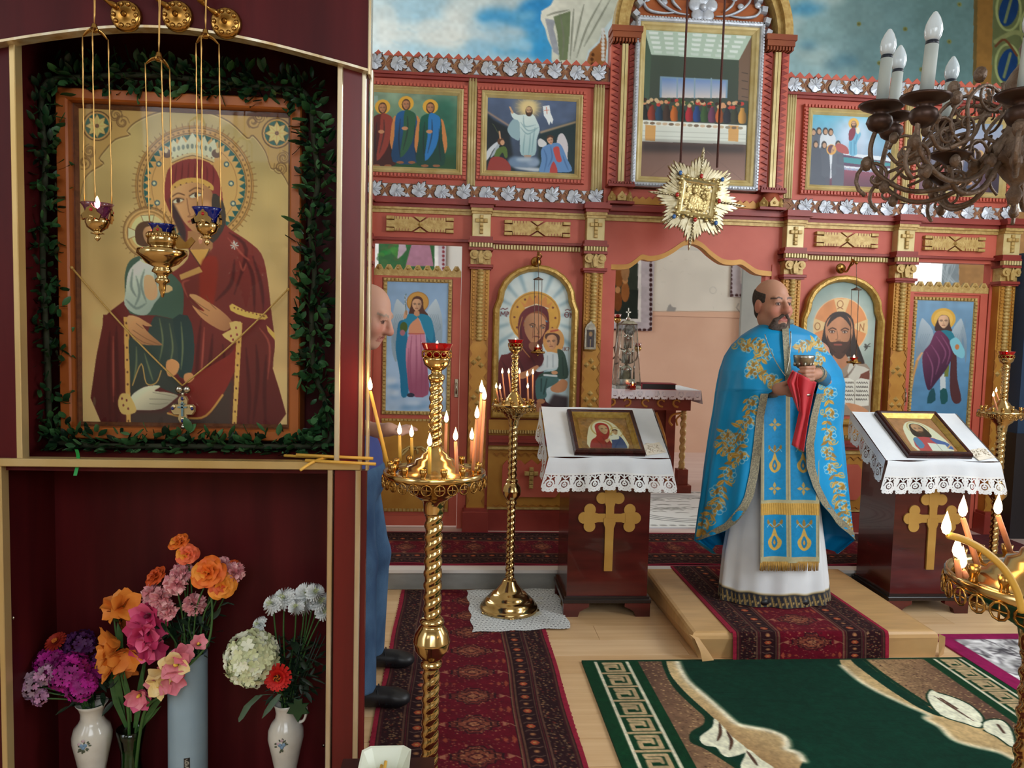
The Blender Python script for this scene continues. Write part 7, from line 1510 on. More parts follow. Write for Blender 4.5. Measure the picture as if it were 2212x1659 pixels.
# ---------------- vases and flowers on the cabinet's lower shelf
YV=2.42; ZB=.0705
def atv(px,py,y=YV): return at(px,py,y)
CHINA=mat('white_china',(222,218,208),.18,c2=(206,200,188),sc=(14,14,14),coat=.4)
def vase(label,px,prof,m,y=YV,n=32,sq=1.):
    x=at(px,1500,y).x; t=thing('vase',label,'vase',(x,y,ZB)); MB().lathe(prof,n=n).build('vase_body',m,t); return t
def spray(t,zc,R0,k=1.):                                  # small painted posy on the front of the china
    mb=MB(); mb2=MB(); mb3=MB()
    for i in range(14):
        a=R.uniform(0,6.28); r=R.uniform(.012,.026)*k; u,v=r*math.cos(a)*.8,r*math.sin(a); T=Matrix.Translation((u,-math.sqrt(max(R0*R0-u*u,1e-6))-.0005+abs(v)*.10,zc+v)); mb.ball((0,0,0),(.003,.0012,.0055),T=T@Matrix.Rotation(-a+PI/2,4,'Y'),n=6,k=4)
    for u,v in ((0,-.004),(.006,.004),(-.006,.003)): mb2.ball((u,-R0-.0002,zc+v),(.0065,.0016,.0065),n=8,k=4)
    for u,v in ((0,.018),(-.012,.008)): mb3.ball((u,-R0,zc+v),(.006,.0015,.005),n=8,k=4)
    mb.build('painted_leaves',mat('china_leaf',(84,92,74),.3),t); mb2.build('painted_blue_flower',mat('china_blue',(120,150,178),.3),t); mb3.build('painted_rose',mat('china_rose',(196,170,176),.3),t)
w1=vase('white china vase with painted blue posy holding purple phlox, left shelf end',198,[(0,0),(.036,0),(.04,.01),(.038,.06),(.04,.11),(.05,.16),(.059,.205),(.0595,.225),(.053,.25),(.04,.266),(.034,.28),(.034,.30),(.04,.318),(.048,.33),(.046,.331),(.03,.30),(.028,.28)],CHINA); spray(w1,.215,.0595)
GV=mat('green_water_glass',(150,190,150),.08,trans=.75,ior=1.33,alpha=1.)
w2=vase('clear ribbed glass vase full of green gladiolus stems',282,[(0,0),(.034,0),(.036,.02),(.038,.08),(.03,.13),(.032,.17),(.04,.215),(.044,.243),(.042,.243),(.037,.215),(.028,.16),(.027,.13),(.034,.08),(.03,.02),(0,.018)],glassmat('vase_glass',(170,206,170),.3))
MB().lathe([(0,.02),(.03,.021),(.033,.08),(.0262,.13),(.0275,.165),(0,.166)],n=20).build('water',mat('vase_water',(74,112,66),.15,c2=(50,86,48),sc=(30,30,9)),w2)
w3=vase('tall grey-blue tube vase holding roses and carnations',406,[(0,0),(.06,0),(.0605,.01),(.0605,.492),(.058,.495),(.055,.49),(.055,.3),(0,.3)],mat('grey_blue_ceramic',(150,172,186),.35,c2=(140,162,176),sc=(8,8,8)),n=36)
cv=Canvas(10,26,(30,28,26)); 
for k in range(9): cv.line([(2+R.random()*6,2+k*2.6),(2+R.random()*6,4+k*2.6)],1.2,(190,184,170),.9)
for k in range(2): cv.ring(5,8+k*9,2.5,1,(200,196,180))
cv.mesh('black_label',lambda U,V:(.0609*np.sin(.12+U*.30),-.0609*np.cos(.12+U*.30),.172-V*.058),w3,paintmat('label_print',.5))
w4=vase('white china jug vase with painted posy and handle holding white chrysanthemums',618,[(0,0),(.034,0),(.038,.01),(.034,.05),(.036,.10),(.048,.16),(.0575,.205),(.056,.232),(.046,.255),(.034,.27),(.032,.29),(.036,.31),(.040,.322),(.037,.322),(.029,.29),(.03,.27)],CHINA); spray(w4,.205,.0572)
MB().tube(bez([(.033,0,.302),(.06,0,.312),(.066,0,.29),(.058,0,.262),(.044,0,.255)],5),[.008]*21,8,flat=.6).build('handle',CHINA,w4)
STEM=mat('green_stem',(72,108,52),.5,c2=(52,84,40),sc=(20,20,5)); LEAFG=mat('flower_leaf',(40,76,40),.5,c2=(26,54,28),sc=(12,12,12)); LEAFD=mat('dark_flower_leaf',(26,50,30),.5,c2=(16,34,20),sc=(12,12,12))
def petal(mb,T,L,W,cup=.3,curl=.0,mi=0,ruf=0.,n=4,tip=.35):
    V=[];F=[]
    for i in range(n+1):
        u=i/n; w_=W*(math.sin(PI*min(1,u*.92+.08))**.8*(1-u)+tip*u+.0)*(.25+.75*min(1,u*3)) ; z=L*u
        for s in (-1,0,1): V.append((s*w_*.5,-cup*W*(1-abs(s))*math.sin(PI*u)-curl*L*u*u+(R.uniform(-ruf,ruf) if u>.6 else 0),z+(R.uniform(-ruf,ruf) if u>.9 else 0)))
    for i in range(n):
        for s in (0,1): F.append((i*3+s,i*3+s+1,i*3+4+s,i*3+3+s))
    mb.add(V,F,mi,True,T)
def orient(d): return Vector(d).normalized().to_track_quat('Z','Y').to_matrix().to_4x4()
def rose(mb,r):
    for i in range(20):
        k=i/19; a=i*2.4; tilt=.12+.95*k; T=Matrix.Rotation(a,4,'Z')@Matrix.Translation((0,-r*.05-.14*r*k,0))@Matrix.Rotation(tilt,4,'X'); bpetal(mb,T,r*(.95+.15*k),r*(.8+.55*k),-.22,.20*k,0 if i%5 else 1,r*.02)
def carnation(mb,r):
    for i in range(64):
        z=1-(i+.5)/64*1.35; a=i*2.4; s=math.sqrt(max(0,1-z*z)); d=Vector((s*math.cos(a),s*math.sin(a),z+.15)); T=orient(d)@Matrix.Rotation(R.uniform(0,3),4,'Z'); petal(mb,T,r*R.uniform(.88,1.1),r*.5,.2,R.uniform(-.2,.2),i%3==0 and 1 or 0,ruf=r*.10,n=3,tip=.9)
def mum(mb,r,n=84):
    for i in range(n):
        k=i/n; z=1-k*1.15; a=i*2.4; s=math.sqrt(max(0,1-z*z)); T=orient((s*math.cos(a),s*math.sin(a),z))@Matrix.Rotation(a,4,'Z'); petal(mb,T,r*(.75+.35*k),r*.36,-.25,-.1,1 if k<.1 else 0,n=3,tip=.6)
def zinnia(mb,r):
    for ring_,(n,l,t) in enumerate(((16,1.,1.45),(15,.86,1.25),(13,.68,1.0),(10,.46,.75))):
        for i in range(n): T=Matrix.Rotation(2*PI*(i+ring_*.5)/n,4,'Z')@Matrix.Rotation(t,4,'X'); petal(mb,T,r*l,r*.36,.2,.1,0,tip=.7)
    for i in range(26): a=i*2.4; q=r*.05*math.sqrt(i); mb.ball((q*math.cos(a),q*math.sin(a),r*.22+.0),(r*.05,r*.05,r*.09),1 if i%2 else 2,n=5,k=3)
def floret(mb,T,r,n,mi,c=None,W=.75):
    for i in range(n): petal(mb,T@Matrix.Rotation(2*PI*i/n,4,'Z')@Matrix.Rotation(1.25,4,'X'),r,r*W,.1,.05,mi,n=2,tip=.8)
    if c is not None: mb.ball((0,0,0),r*.14,c,T=T,n=5,k=3)
def cluster(mb,rad,fr,count,n,mis,flat=1.,W=.75,lo=-.6):
    for i in range(count):
        z=1-(i+.5)/count*(1-lo); a=i*2.4; s=math.sqrt(max(0,1-z*z)); d=Vector((s*math.cos(a),s*math.sin(a),z)); p=Vector((d.x*rad,d.y*rad,d.z*rad*flat))*R.uniform(.85,1.05); floret(mb,Matrix.Translation(p)@orient(d+Vector((R.uniform(-.3,.3),R.uniform(-.3,.3),R.uniform(-.3,.3))))@Matrix.Rotation(R.uniform(0,2),4,'Z'),fr*R.uniform(.8,1.2),n,R.choice(mis),None,W)
def bpetal(mb,T,L,W,cup,curl,mi,ruf):                     # broad rounded petal
    V=[];F=[];n=6
    for i in range(n+1):
        u=i/n; w_=W*(.16+.84*math.sin(PI*min(1,(u*.8+.06)))**1.1)*(1 if i<n else .55)
        for s in (-1,-.5,0,.5,1): V.append((s*w_*.5,-cup*W*(1-s*s)*math.sin(PI*min(1,u*.9))-curl*L*u**2.4+(R.uniform(-ruf,ruf) if u>.5 else 0),L*u*(1-.06*s*s*(i==n))))
    for i in range(n):
        for s in range(4): F.append((i*5+s,i*5+s+1,i*5+6+s,i*5+5+s))
    mb.add(V,F,mi,True,T)
def trumpet(mb,T,L,mis=(0,),throat=None):
    for i in range(6): bpetal(mb,T@Matrix.Rotation(i*PI/3,4,'Z')@Matrix.Translation((0,-L*.04,0))@Matrix.Rotation(.34 if i%2 else .44,4,'X'),L,L*.78,.12,.40,R.choice(mis),L*.035)
    if throat is not None: mb.ball((0,0,L*.3),(L*.13,L*.13,L*.24),throat,T=T,n=7,k=5)
def blade(mb,P,W,mi=0):
    k=len(P); V=[];F=[]
    for i,p in enumerate(P):
        w_=W*math.sin(PI*min(.98,.18+.8*i/(k-1)))**.9; p=Vector(p); V+=[(p.x-w_/2,p.y,p.z),(p.x,p.y+w_*.2,p.z),(p.x+w_/2,p.y,p.z)]
    for i in range(k-1):
        for s in (0,1): F.append((i*3+s,i*3+s+1,i*3+4+s,i*3+3+s))
    mb.add(V,F,mi,True)
def leaves(t,P,m,n,L,W):
    mb=MB()
    for i in range(n):
        p=Vector(P[min(len(P)-1,int(len(P)*R.uniform(.3,.95)))]); a=R.uniform(0,6.28); d=Vector((math.cos(a),math.sin(a)*.7,R.uniform(-.2,.8))).normalized(); l=L*R.uniform(.7,1.2)
        blade(mb,[p+d*l*q+Vector((0,0,-.25*l*q*q)) for q in (0,.25,.5,.75,1)],W*R.uniform(.8,1.2))
    if n: mb.build('leaves',m,t)
def flower(name,label,px,py,y,kind,mats,mouth,look=(0,-.6,.8),group=None,nl=0,lm=None,ll=.05,lw=.022,sr=.0028,smat=None,bow=.02):
    p=at(px,py,y); t=thing(name,label,'flower',p,group); mb=MB(); T=orient(look); mb.T=T
    class Q: pass
    kind(_TB(mb,T)); mb.T=None; mb.build('bloom',mats,t)
    q=Vector(mouth)-p; P=bez([(0,0,-.004),tuple(q*.35+Vector((R.uniform(-bow,bow),R.uniform(-.01,.01),0))),tuple(q*.8),tuple(q+Vector((0,0,-.09)))],6); MB().tube(P,sr,6).build('stem',smat or STEM,t); leaves(t,P[2:15],lm or LEAFG,nl,ll,lw); return t
class _TB:                                               # builder view that pre-multiplies a matrix
    def __init__(s,mb,T): s.mb=mb; s.M=T
    def add(s,V,F,mi=0,sm=False,T=None): s.mb.add(V,F,mi,sm,s.M@T if T is not None else s.M); return s
    def ball(s,c,r,mi=0,T=None,n=10,k=7): s.mb.ball(c,r,mi,s.M@T if T is not None else s.M,n,k); return s
ORR=[mat('orange_petal',(236,120,34),.6,c2=(224,92,26),sc=(40,40,40)),mat('amber_petal',(244,150,50),.6)]; ORD=[mat('burnt_orange_petal',(206,78,24),.6),mat('orange_red_petal',(224,96,40),.6)]
CORAL=[mat('coral_petal',(240,116,70),.6,c2=(232,92,56),sc=(40,40,40)),ORR[1]]; PINK=[mat('pink_petal',(238,164,168),.7,c2=(226,140,150),sc=(60,60,60)),mat('pale_pink_petal',(244,186,186),.7)]
WHT=[mat('white_petal',(238,240,238),.7),mat('cream_petal',(226,232,190),.7)]; m1=(lambda z:at(406,1400,YV)+Vector((0,0,z)))
tm=Vector((at(406,1400,YV).x,YV,ZB+.485))
def tmp(dx,dy=0): return tm+Vector((dx,dy,0))
GR_='roses in the tube vase'
flower('rose','topmost orange rose in the tube vase',390,1176,2.42,lambda m:rose(m,.030),ORR,tmp(-.01),(-.3,-.6,.9),nl=3,lm=LEAFD)
flower('rose','coral rose just below the topmost bloom of the tube vase',404,1200,2.40,lambda m:rose(m,.032),CORAL,tmp(0),(.3,-.8,.6),nl=4,lm=LEAFD)
flower('rose','burnt orange rose at the left of the tube vase bouquet',343,1250,2.44,lambda m:rose(m,.034),ORD,tmp(-.03),(-.5,-.5,.7),nl=2,lm=LEAFD)
flower('rose','largest open orange rose, upper middle of the tube vase bouquet',454,1240,2.37,lambda m:rose(m,.048),ORR,tmp(.01,-.02),(-.1,-.9,.6),nl=3,lm=LEAFD)
flower('rose','orange rose with drooping petals below the largest open rose',478,1264,2.38,lambda m:rose(m,.040),CORAL[::-1],tmp(.025,-.01),(.4,-.8,.2),nl=3,lm=LEAFD)
flower('rose','small orange rosebud behind the pink carnation at far right of the tube vase',505,1220,2.45,lambda m:rose(m,.016),ORD,tmp(.03,.01),(.1,-.3,1),nl=3,lm=LEAFD)
for lab,px,py,r,y,lk in (('pink carnation left of the largest orange rose, upper one',393,1240,.036,2.40,(-.1,-.7,.7)),('round pink carnation below the upper left pink one',380,1262,.036,2.37,(-.2,-.9,.4)),('pale pink carnation at far left of the tube vase bouquet',330,1285,.034,2.42,(-.5,-.7,.6)),('wide pink carnation over the magenta gladiolus',347,1292,.034,2.38,(-.2,-.8,.6)),('pink carnation hanging low over the tube vase, left side',365,1318,.032,2.38,(-.3,-.9,.2)),('half-hidden pink carnation low in the middle of the tube vase bouquet',421,1306,.036,2.40,(.2,-.9,.1)),('pink carnation at far right of the tube vase bouquet',506,1236,.032,2.40,(.5,-.7,.5)),('pink carnation behind the largest orange rose, right side',482,1222,.028,2.46,(.1,-.5,.9))):
    flower('carnation',lab,px,py,y,lambda m:carnation(m,r),PINK,tmp(R.uniform(-.03,.03),R.uniform(-.02,.02)),lk,nl=2,lm=LEAFD,ll=.045,lw=.012,group=None)
t=thing('rose_foliage','dark green rose leaves filling the tube vase bouquet','foliage',tm); t['kind']='stuff'; mb=MB()
for i in range(90):
    p=Vector((R.gauss(0,.035),R.gauss(0,.02),R.uniform(.0,.17))); p.x*=1+p.z*4; p.x+=.02*p.z/.17; d=Vector((R.uniform(-1,1),R.uniform(-.8,.3),R.uniform(-.3,.9))).normalized(); l=R.uniform(.025,.05); blade(mb,[p+d*l*q for q in (0,.3,.6,1)],l*.5)
for i in range(14): mb.tube([(R.uniform(-.04,.04),R.uniform(-.03,.03),-.02),(R.uniform(-.07,.08),R.uniform(-.04,.03),.15)],.002,5)
mb.build('leaf_mass',LEAFD,t)
# gladioli
def gladiolus(label,base,pts,flowers,mats,L,throat=None,group=None,blades=()):
    b=Vector(base); t=thing('gladiolus',label,'flower',b,group); P=bez([Vector(p)-b for p in pts],6); MB().tube(P,[.0055-.003*i/len(P) for i in range(len(P))],7).build('stem',STEM,t)
    for px,py,y,d,l,mi in flowers:
        p=at(px,py,y)-b; m=MB(); trumpet(m,Matrix.Translation(p-Vector(d).normalized()*l*.55)@orient(d)@Matrix.Rotation(R.uniform(0,1),4,'Z'),l,mi,throat); m.build('bloom',mats,t)
        n_=min(P,key=lambda q:(q-p).length); MB().tube([n_,p-Vector(d).normalized()*l*.5],[.004,.006],6).build('sheath',STEM,t)
    m=MB()
    for B in blades: blade(m,[at(x,y_,yy)-b for x,y_,yy in B],.022)
    if blades: m.build('leaves',mat('glad_blade',(64,104,54),.5,c2=(48,84,42),sc=(6,6,30)),t)
    return t
g2=(w2.location.x,YV,ZB+.05)
OG=[mat('apricot_petal',(240,152,62),.6,c2=(232,132,44),sc=(30,30,30)),mat('deep_apricot_petal',(214,118,44),.6)]
gladiolus('orange gladiolus spike in the glass vase, left of the magenta one',(g2[0]-.01,g2[1],g2[2]),[(g2[0]-.008,YV,g2[2]),at(278,1540,2.41),at(262,1460,2.40),at(252,1380,2.40),at(243,1308,2.41)],
 [(228,1394,2.37,(-.9,-.6,.15),.075,(0,)),(228,1428,2.36,(-.9,-.7,.0),.08,(0,)),(268,1424,2.36,(.3,-.9,-.5),.07,(0,)),(252,1302,2.40,(-.2,-.4,.9),.06,(0,1)),(272,1308,2.38,(.6,-.7,.4),.065,(0,)),(238,1318,2.39,(-.6,-.8,.1),.05,(1,0)),(276,1336,2.43,(.7,-.2,.3),.06,(1,)),(274,1452,2.40,(.3,-.6,-.8),.05,(1,))],OG,.07,
 blades=([(268,1560,2.42),(258,1500,2.40),(250,1450,2.39),(246,1400,2.4)],[(274,1572,2.42),(252,1520,2.40),(240,1470,2.41),(240,1430,2.42)],[(262,1400,2.40),(258,1370,2.39),(254,1345,2.4)],[(280,1560,2.41),(276,1500,2.4),(268,1450,2.4)]))
MG=[mat('magenta_petal',(206,62,112),.6,c2=(186,44,92),sc=(30,30,30)),mat('rose_magenta_petal',(226,96,138),.6),mat('dark_throat',(96,20,50),.6)]
gladiolus('magenta gladiolus spike in the glass vase between orange and pale blooms',(g2[0]+.004,g2[1],g2[2]),[(g2[0]+.004,YV,g2[2]),at(298,1530,2.42),at(312,1440,2.41),at(316,1360,2.41),at(318,1310,2.41)],
 [(312,1334,2.36,(-.1,-.9,.1),.062,(0,1)),(296,1368,2.36,(-.5,-.9,-.1),.064,(0,1)),(314,1376,2.35,(.1,-1,-.1),.06,(0,1)),(334,1362,2.37,(.7,-.7,.1),.056,(0,)),(308,1402,2.36,(-.2,-.9,-.3),.06,(0,1)),(332,1404,2.37,(.5,-.8,-.2),.056,(0,1)),(330,1322,2.39,(.4,-.7,.5),.046,(0,)),(300,1512,2.36,(.2,-1,-.1),.05,(1,))],MG,.06,throat=2,
 blades=([(292,1572,2.41),(300,1520,2.40),(304,1480,2.40),(310,1430,2.40)],))
PY=[mat('pink_edged_petal',(232,150,160),.6,c2=(214,104,126),sc=(26,26,26)),mat('cream_yellow_petal',(240,206,130),.6,c2=(244,222,170),sc=(30,30,30)),mat('yellow_throat',(240,200,80),.6)]
gladiolus('pink and yellow gladiolus spike arching right across the tube vase',(g2[0]+.014,g2[1],g2[2]),[(g2[0]+.012,YV-.01,g2[2]),at(310,1545,2.38),at(350,1500,2.34),at(400,1445,2.33),at(446,1395,2.34),at(458,1340,2.35),at(456,1285,2.36),at(450,1265,2.37)],
 [(348,1466,2.31,(-.3,-.95,-.1),.06,(0,1)),(378,1438,2.30,(.2,-1,.2),.06,(0,1)),(338,1486,2.31,(-.4,-.9,-.3),.052,(0,1)),(370,1472,2.30,(.4,-.9,-.2),.058,(1,0)),(396,1414,2.32,(.3,-.8,.5),.045,(0,)),(430,1388,2.33,(.5,-.6,.7),.034,(0,)),(296,1508,2.34,(.0,-1,-.1),.044,(0,))],PY,.06,throat=2,
 blades=([(300,1580,2.40),(330,1530,2.37),(352,1500,2.36),(362,1486,2.36)],[(296,1580,2.41),(326,1545,2.38),(348,1525,2.37)]))
# purple phlox bouquet
PH=[mat('purple_petal',(150,22,118),.65,c2=(120,14,96),sc=(30,30,30)),mat('dark_violet_petal',(76,26,84),.65),mat('lilac_petal',(206,150,190),.65),mat('grey_lilac_petal',(176,146,166),.65),mat('red_zinnia_petal',(170,46,30),.65),mat('bright_purple_petal',(176,26,140),.65)]
mo=Vector((w1.location.x,YV,ZB+.325))
for lab,px,py,rad,n,mis,y,fl_ in (('large bright purple phlox head over the left china vase',150,1450,.058,80,(0,5,0),2.36,.8),('purple phlox head low at the right of the left china vase bouquet',176,1482,.045,60,(5,0),2.35,.8),('purple phlox head high at the left of the bouquet',106,1432,.045,56,(0,0,5),2.40,.8),('dark violet phlox head at the top of the left bouquet',172,1392,.045,50,(1,),2.44,.8),('dark violet phlox head at the right side of the left bouquet',214,1440,.042,44,(1,0),2.42,.8),('lilac phlox sprig hanging at lower left of the left bouquet',70,1478,.04,40,(2,3),2.37,.9),('pale grey-lilac phlox sprig at the far left edge of the shelf',52,1464,.03,26,(3,),2.40,.9),('small lilac phlox floret cluster hanging lowest at the left vase',88,1506,.022,16,(2,),2.36,.9),('lilac phlox floret cluster in front of the purple heads',100,1456,.026,20,(2,3),2.34,.9)):
    flower('phlox',lab,px,py,y,lambda m:cluster(m,rad,.0125,n,5,mis,fl_),PH,mo+Vector((R.uniform(-.015,.015),R.uniform(-.015,.015),0)),((px-170)/160,-.5,.7),nl=3,lm=LEAFD,ll=.05,lw=.018)
flower('zinnia','dim red zinnia at the top left of the purple bouquet',120,1386,2.43,lambda m:zinnia(m,.034),[PH[4],OG[0],OG[1]],mo,(-.2,-.6,.8),nl=2,lm=LEAFD)
t=thing('phlox_foliage','dark leaves under the purple phlox heads at the left vase mouth','foliage',mo); t['kind']='stuff'; mb=MB()
for i in range(60):
    p=Vector((R.uniform(-.07,.07),R.uniform(-.03,.03),R.uniform(.0,.12))); d=Vector((R.uniform(-1,1),R.uniform(-.6,.2),R.uniform(-.6,.6))).normalized(); l=R.uniform(.03,.06); blade(mb,[p+d*l*q for q in (0,.3,.6,1)],l*.4)
mb.build('leaf_mass',LEAFD,t)
# white chrysanthemums, hydrangea, zinnia
mj=Vector((w4.location.x,YV,ZB+.315))
for lab,px,py,r in (('white chrysanthemum at the left end of the top row in the jug vase',590,1306,.034),('white chrysanthemum second from left in the jug vase top row',614,1294,.038),('small white chrysanthemum between the larger heads, lower',640,1312,.026),('large white chrysanthemum, topmost in the jug vase',664,1284,.040),('white chrysanthemum below the topmost one',658,1306,.034),('white chrysanthemum at the right end, touching the gilt trim',690,1300,.036),('white chrysanthemum hanging low at the right end',698,1322,.028),('white daisy-like chrysanthemum just above the green hydrangea',562,1350,.028),('white chrysanthemum bud head at the back of the top row',680,1280,.030)):
    flower('chrysanthemum',lab,px,py,2.40+R.uniform(-.02,.03),lambda m:mum(m,r),WHT,mj+Vector((R.uniform(-.012,.012),R.uniform(-.01,.01),0)),((px-640)/120,-.7,.6),nl=4,lm=LEAFD,ll=.05,lw=.022,bow=.012)
HY=[mat('green_white_petal',(226,228,190),.65,c2=(206,212,160),sc=(40,40,40)),mat('pale_cream_petal',(238,240,216),.65)]
flower('hydrangea','big pale green hydrangea head leaning left from the jug vase',544,1422,2.36,lambda m:cluster(m,.082,.017,200,4,(0,0,1),.92,.95,lo=-.95),HY,mj,(-.5,-.8,.3),nl=2,lm=LEAFD,ll=.07,lw=.04)
flower('zinnia','bright red zinnia with yellow centre below the hydrangea',600,1463,2.33,lambda m:zinnia(m,.044),[mat('scarlet_petal',(216,30,22),.6,c2=(190,20,16),sc=(30,30,30)),OG[0],mat('brown_eye',(84,40,24),.7)],mj,(.0,-1,.12),nl=2)
t=thing('chrysanthemum_foliage','dense dark chrysanthemum stems and leaves above the jug vase','foliage',mj); t['kind']='stuff'; mb=MB()
for i in range(150):
    k=R.random(); p=Vector((R.gauss(.04*k+.01,.03+.03*k),R.uniform(-.04,.03),.02+.19*k)); d=Vector((R.uniform(-1,1),R.uniform(-.8,.2),R.uniform(-.5,.8))).normalized(); l=R.uniform(.025,.05); blade(mb,[p+d*l*q for q in (0,.3,.6,1)],l*.45)
for i in range(16): x=R.uniform(-.05,.13); mb.tube([(R.uniform(-.012,.012),0,-.03),(x*.5,R.uniform(-.03,.0),.1),(x,R.uniform(-.04,.02),.24)],.0016,5)
mb.build('leaf_mass',LEAFD,t)
t=thing('hanging_leaf','pair of long pale leaves and a lobed leaf hanging over the jug vase rim','leaf',mj); mb=MB()
for P in ([(590,1500,2.37),(560,1502,2.36),(535,1525,2.35),(520,1552,2.35),(516,1560,2.35)],[(604,1500,2.37),(592,1515,2.36),(578,1535,2.35),(566,1552,2.35)]): blade(mb,[at(*p)-mj for p in P],.024)
mb.build('long_leaf',mat('sage_leaf',(84,108,86),.55,c2=(62,86,64),sc=(9,9,9)),t)
c0=at(644,1530,2.355)-mj; mb=MB(); P=[(c0.x+l*.036*math.sin(a),c0.z+l*.036*math.cos(a)) for a,l in ((0,.8),(.4,1.),(.7,.6),(1.1,1.1),(1.5,.7),(2.0,1.1),(2.5,.7),(3.14,1.3),(3.8,.7),(4.3,1.1),(4.8,.7),(5.2,1.1),(5.6,.6),(5.9,1.))]; mb.prism(P,c0.y-.004,c0.y+.001,bev=.1); mb.build('lobed_leaf',LEAFG,t)
# white dish on a low stool at the bottom edge
p=at(832,1642,1.8); t=thing('stool','low wooden stool under the white dish at the cabinet corner','stool',(p.x,1.8,0)); zt=p.z-.064
MB().box(-.12,.12,-.12,.12,zt-.024,zt-.001,bv=.004).build('seat',MAHOGD,t)
for sx in (-1,1):
    for sy in (-1,1): MB().box(sx*.1-.014,sx*.1+.014,sy*.1-.014,sy*.1+.014,.0,zt-.024).build('leg',MAHOGD,t)
t=thing('dish','white octagonal plastic dish at the bottom edge beside the brass shaft','dish',(p.x,1.8,zt)); DW=mat('white_plastic',(226,230,214),.35)
def octo(w,d,z,c=.32): return [(x*w,y*d,z) for x,y in ((-1,-1+c),(-1,1-c),(-1+c,1),(1-c,1),(1,1-c),(1,-1+c),(1-c,-1),(-1+c,-1))][::-1]
MB().loft([octo(.034,.034,.0),octo(.05,.05,.04),octo(.061,.061,.062),octo(.062,.062,.066),octo(.057,.057,.064),octo(.046,.046,.04),octo(.032,.032,.008)],0,False).build('dish_body',DW,t)
mb=MB(); 
for k in range(3): mb.tube([(-.03+.012*k,-.02,.012),(-.02+.01*k,.02,.03+.01*k)],.004,6)
mb.build('candle_ends',WAXY,t)
# ---------------- altar table behind the screen and what stands on it
TW=mat('altar_brown_red',(136,62,44),.45,c2=(112,46,32),sc=(4,4,10)); t=thing('altar_table','carved brown altar table with gold scrolls and twisted legs, seen through the open doors','table',(1.72,7.2,ST))
def lb(n,m,*bs):
    mb=MB()
    for b in bs: mb.box(b[0]-1.72,b[1]-1.72,b[2]-7.2,b[3]-7.2,b[4]-ST,b[5]-ST)
    return mb.build(n,m,t)
lb('apron',TW,(1.2,2.25,6.93,6.97,.93,1.09),(2.22,2.25,6.97,7.5,.93,1.09),(1.2,1.23,6.97,7.5,.93,1.09)); lb('table_top',TW,(1.17,2.29,6.88,7.55,1.09,1.125)); lb('back_board',TW,(1.25,2.2,7.44,7.47,ST+.02,.95))
for x in (1.25,2.2):
    lb('leg_block',TW,(x-.05,x+.05,6.93,7.03,ST,.36),(x-.08,x+.08,6.91,7.05,ST,.21)); o=MB(); twist(o,.026,.36-ST,.93-ST,turn=26,amp=.2); o.lathe([(.02,.36-ST),(.034,.375-ST),(.02,.39-ST)]).lathe([(.02,.89-ST),(.034,.905-ST),(.02,.92-ST)]); l=o.build('twisted_leg',GOLDP,t); l.location=(x-1.72,6.98-7.2,0)
    lb('leg_block',TW,(x-.05,x+.05,7.4,7.5,ST,.95))
mb=MB()
for s in (-1,1):
    for k in range(3):
        c0=(.10+.15*k)*s; mb.tube([(c0+s*(.012+.006*i)*math.cos(i*.6),-.272-.0,.885+(.012+.006*i)*math.sin(i*.6)*.8) for i in range(9)],.016,5,flat=.8)
    mb.tube(bez([(s*.44,-.26,.78),(s*.36,-.26,.76),(s*.33,-.26,.70),(s*.36,-.26,.66)],5),.012,5); mb.tube(bez([(s*.44,-.26,.76),(s*.4,-.26,.72),(s*.41,-.26,.66)],5),.01,5); mb.tube(bez([(s*.2,-.25,.78),(s*.3,-.25,.5),(s*.33,-.25,.1)],6),.014,5)
mb.build('gold_scrolls',OCH,t)
c_=thing('altar_cloth','white lace-edged cloth on the altar table','cloth',(1.72,7.2,1.126)); MB().box(-.58,.60,-.34,.36,0,.004).build('linen_top',WHITE,c_)
(w,h),mk=lacemask(1.18,.10,.004,.08); Canvas(w,h,(220,222,228)).mesh('lace_edge',lambda U,V:(-.58+1.18*U,-.345-.008*np.sin(U*40)*V,.004-.09*V),c_,LACE,mask=mk)
MB().grid([[(-.58+1.18*i/30,-.343-.006*math.sin(i*1.2)*j/3,.004-.06*j/3) for j in range(4)] for i in range(31)]).build('linen_drop',WHITE,c_); MB().grid([[(.602+.02*j/3,-.34+.7*i/10,.004-.13*j/3) for j in range(4)] for i in range(11)]).build('side_drop',WHITE,c_)
p=at(1352,828,6.98); t=thing('tabernacle','glass-cased silver tabernacle with cross on top, standing on the altar table','tabernacle',(p.x,6.98,1.131))
sq=lambda r,z:[(r,r,z),(-r,r,z),(-r,-r,z),(r,-r,z)]
MB().loft([sq(.125,0),sq(.125,.03),sq(.115,.035)],0,False).build('base',SILVM,t); MB().loft([sq(.112,.036),sq(.07,.60),sq(.05,.63)],0,False).build('glass_case',glassmat('case_glass',(238,244,246),.3),t)
mb=MB()
for s in (-1,1):
    for q in (-1,1): mb.tube([(s*.113,q*.113,.036),(s*.07,q*.07,.60)],.004,5)
mb.loft([sq(.072,.60),sq(.076,.61),sq(.04,.64)],0,False); mb.lathe([(.02,.64),(.024,.66),(.01,.68)],n=10).box(-.005,.005,-.005,.005,.68,.76).box(-.024,.024,-.005,.005,.715,.727); mb.build('silver_edges',SILVM,t)
mb=MB().box(-.07,.07,-.07,.07,.04,.09); 
for z,r in ((.09,.05),(.24,.036),(.38,.024)): mb.lathe([(r,z),(r,z+.08),(r*1.15,z+.085),(r*1.1,z+.1),(r*.4,z+.13),(r*.2,z+.15)],n=14); [mb.lathe([(.008,z),(.008,z+.1),(.012,z+.11),(.003,z+.13)],(s*r*1.3,-r*.6,0),8) for s in (-1,1)]
mb.build('silver_church',SILVM,t)
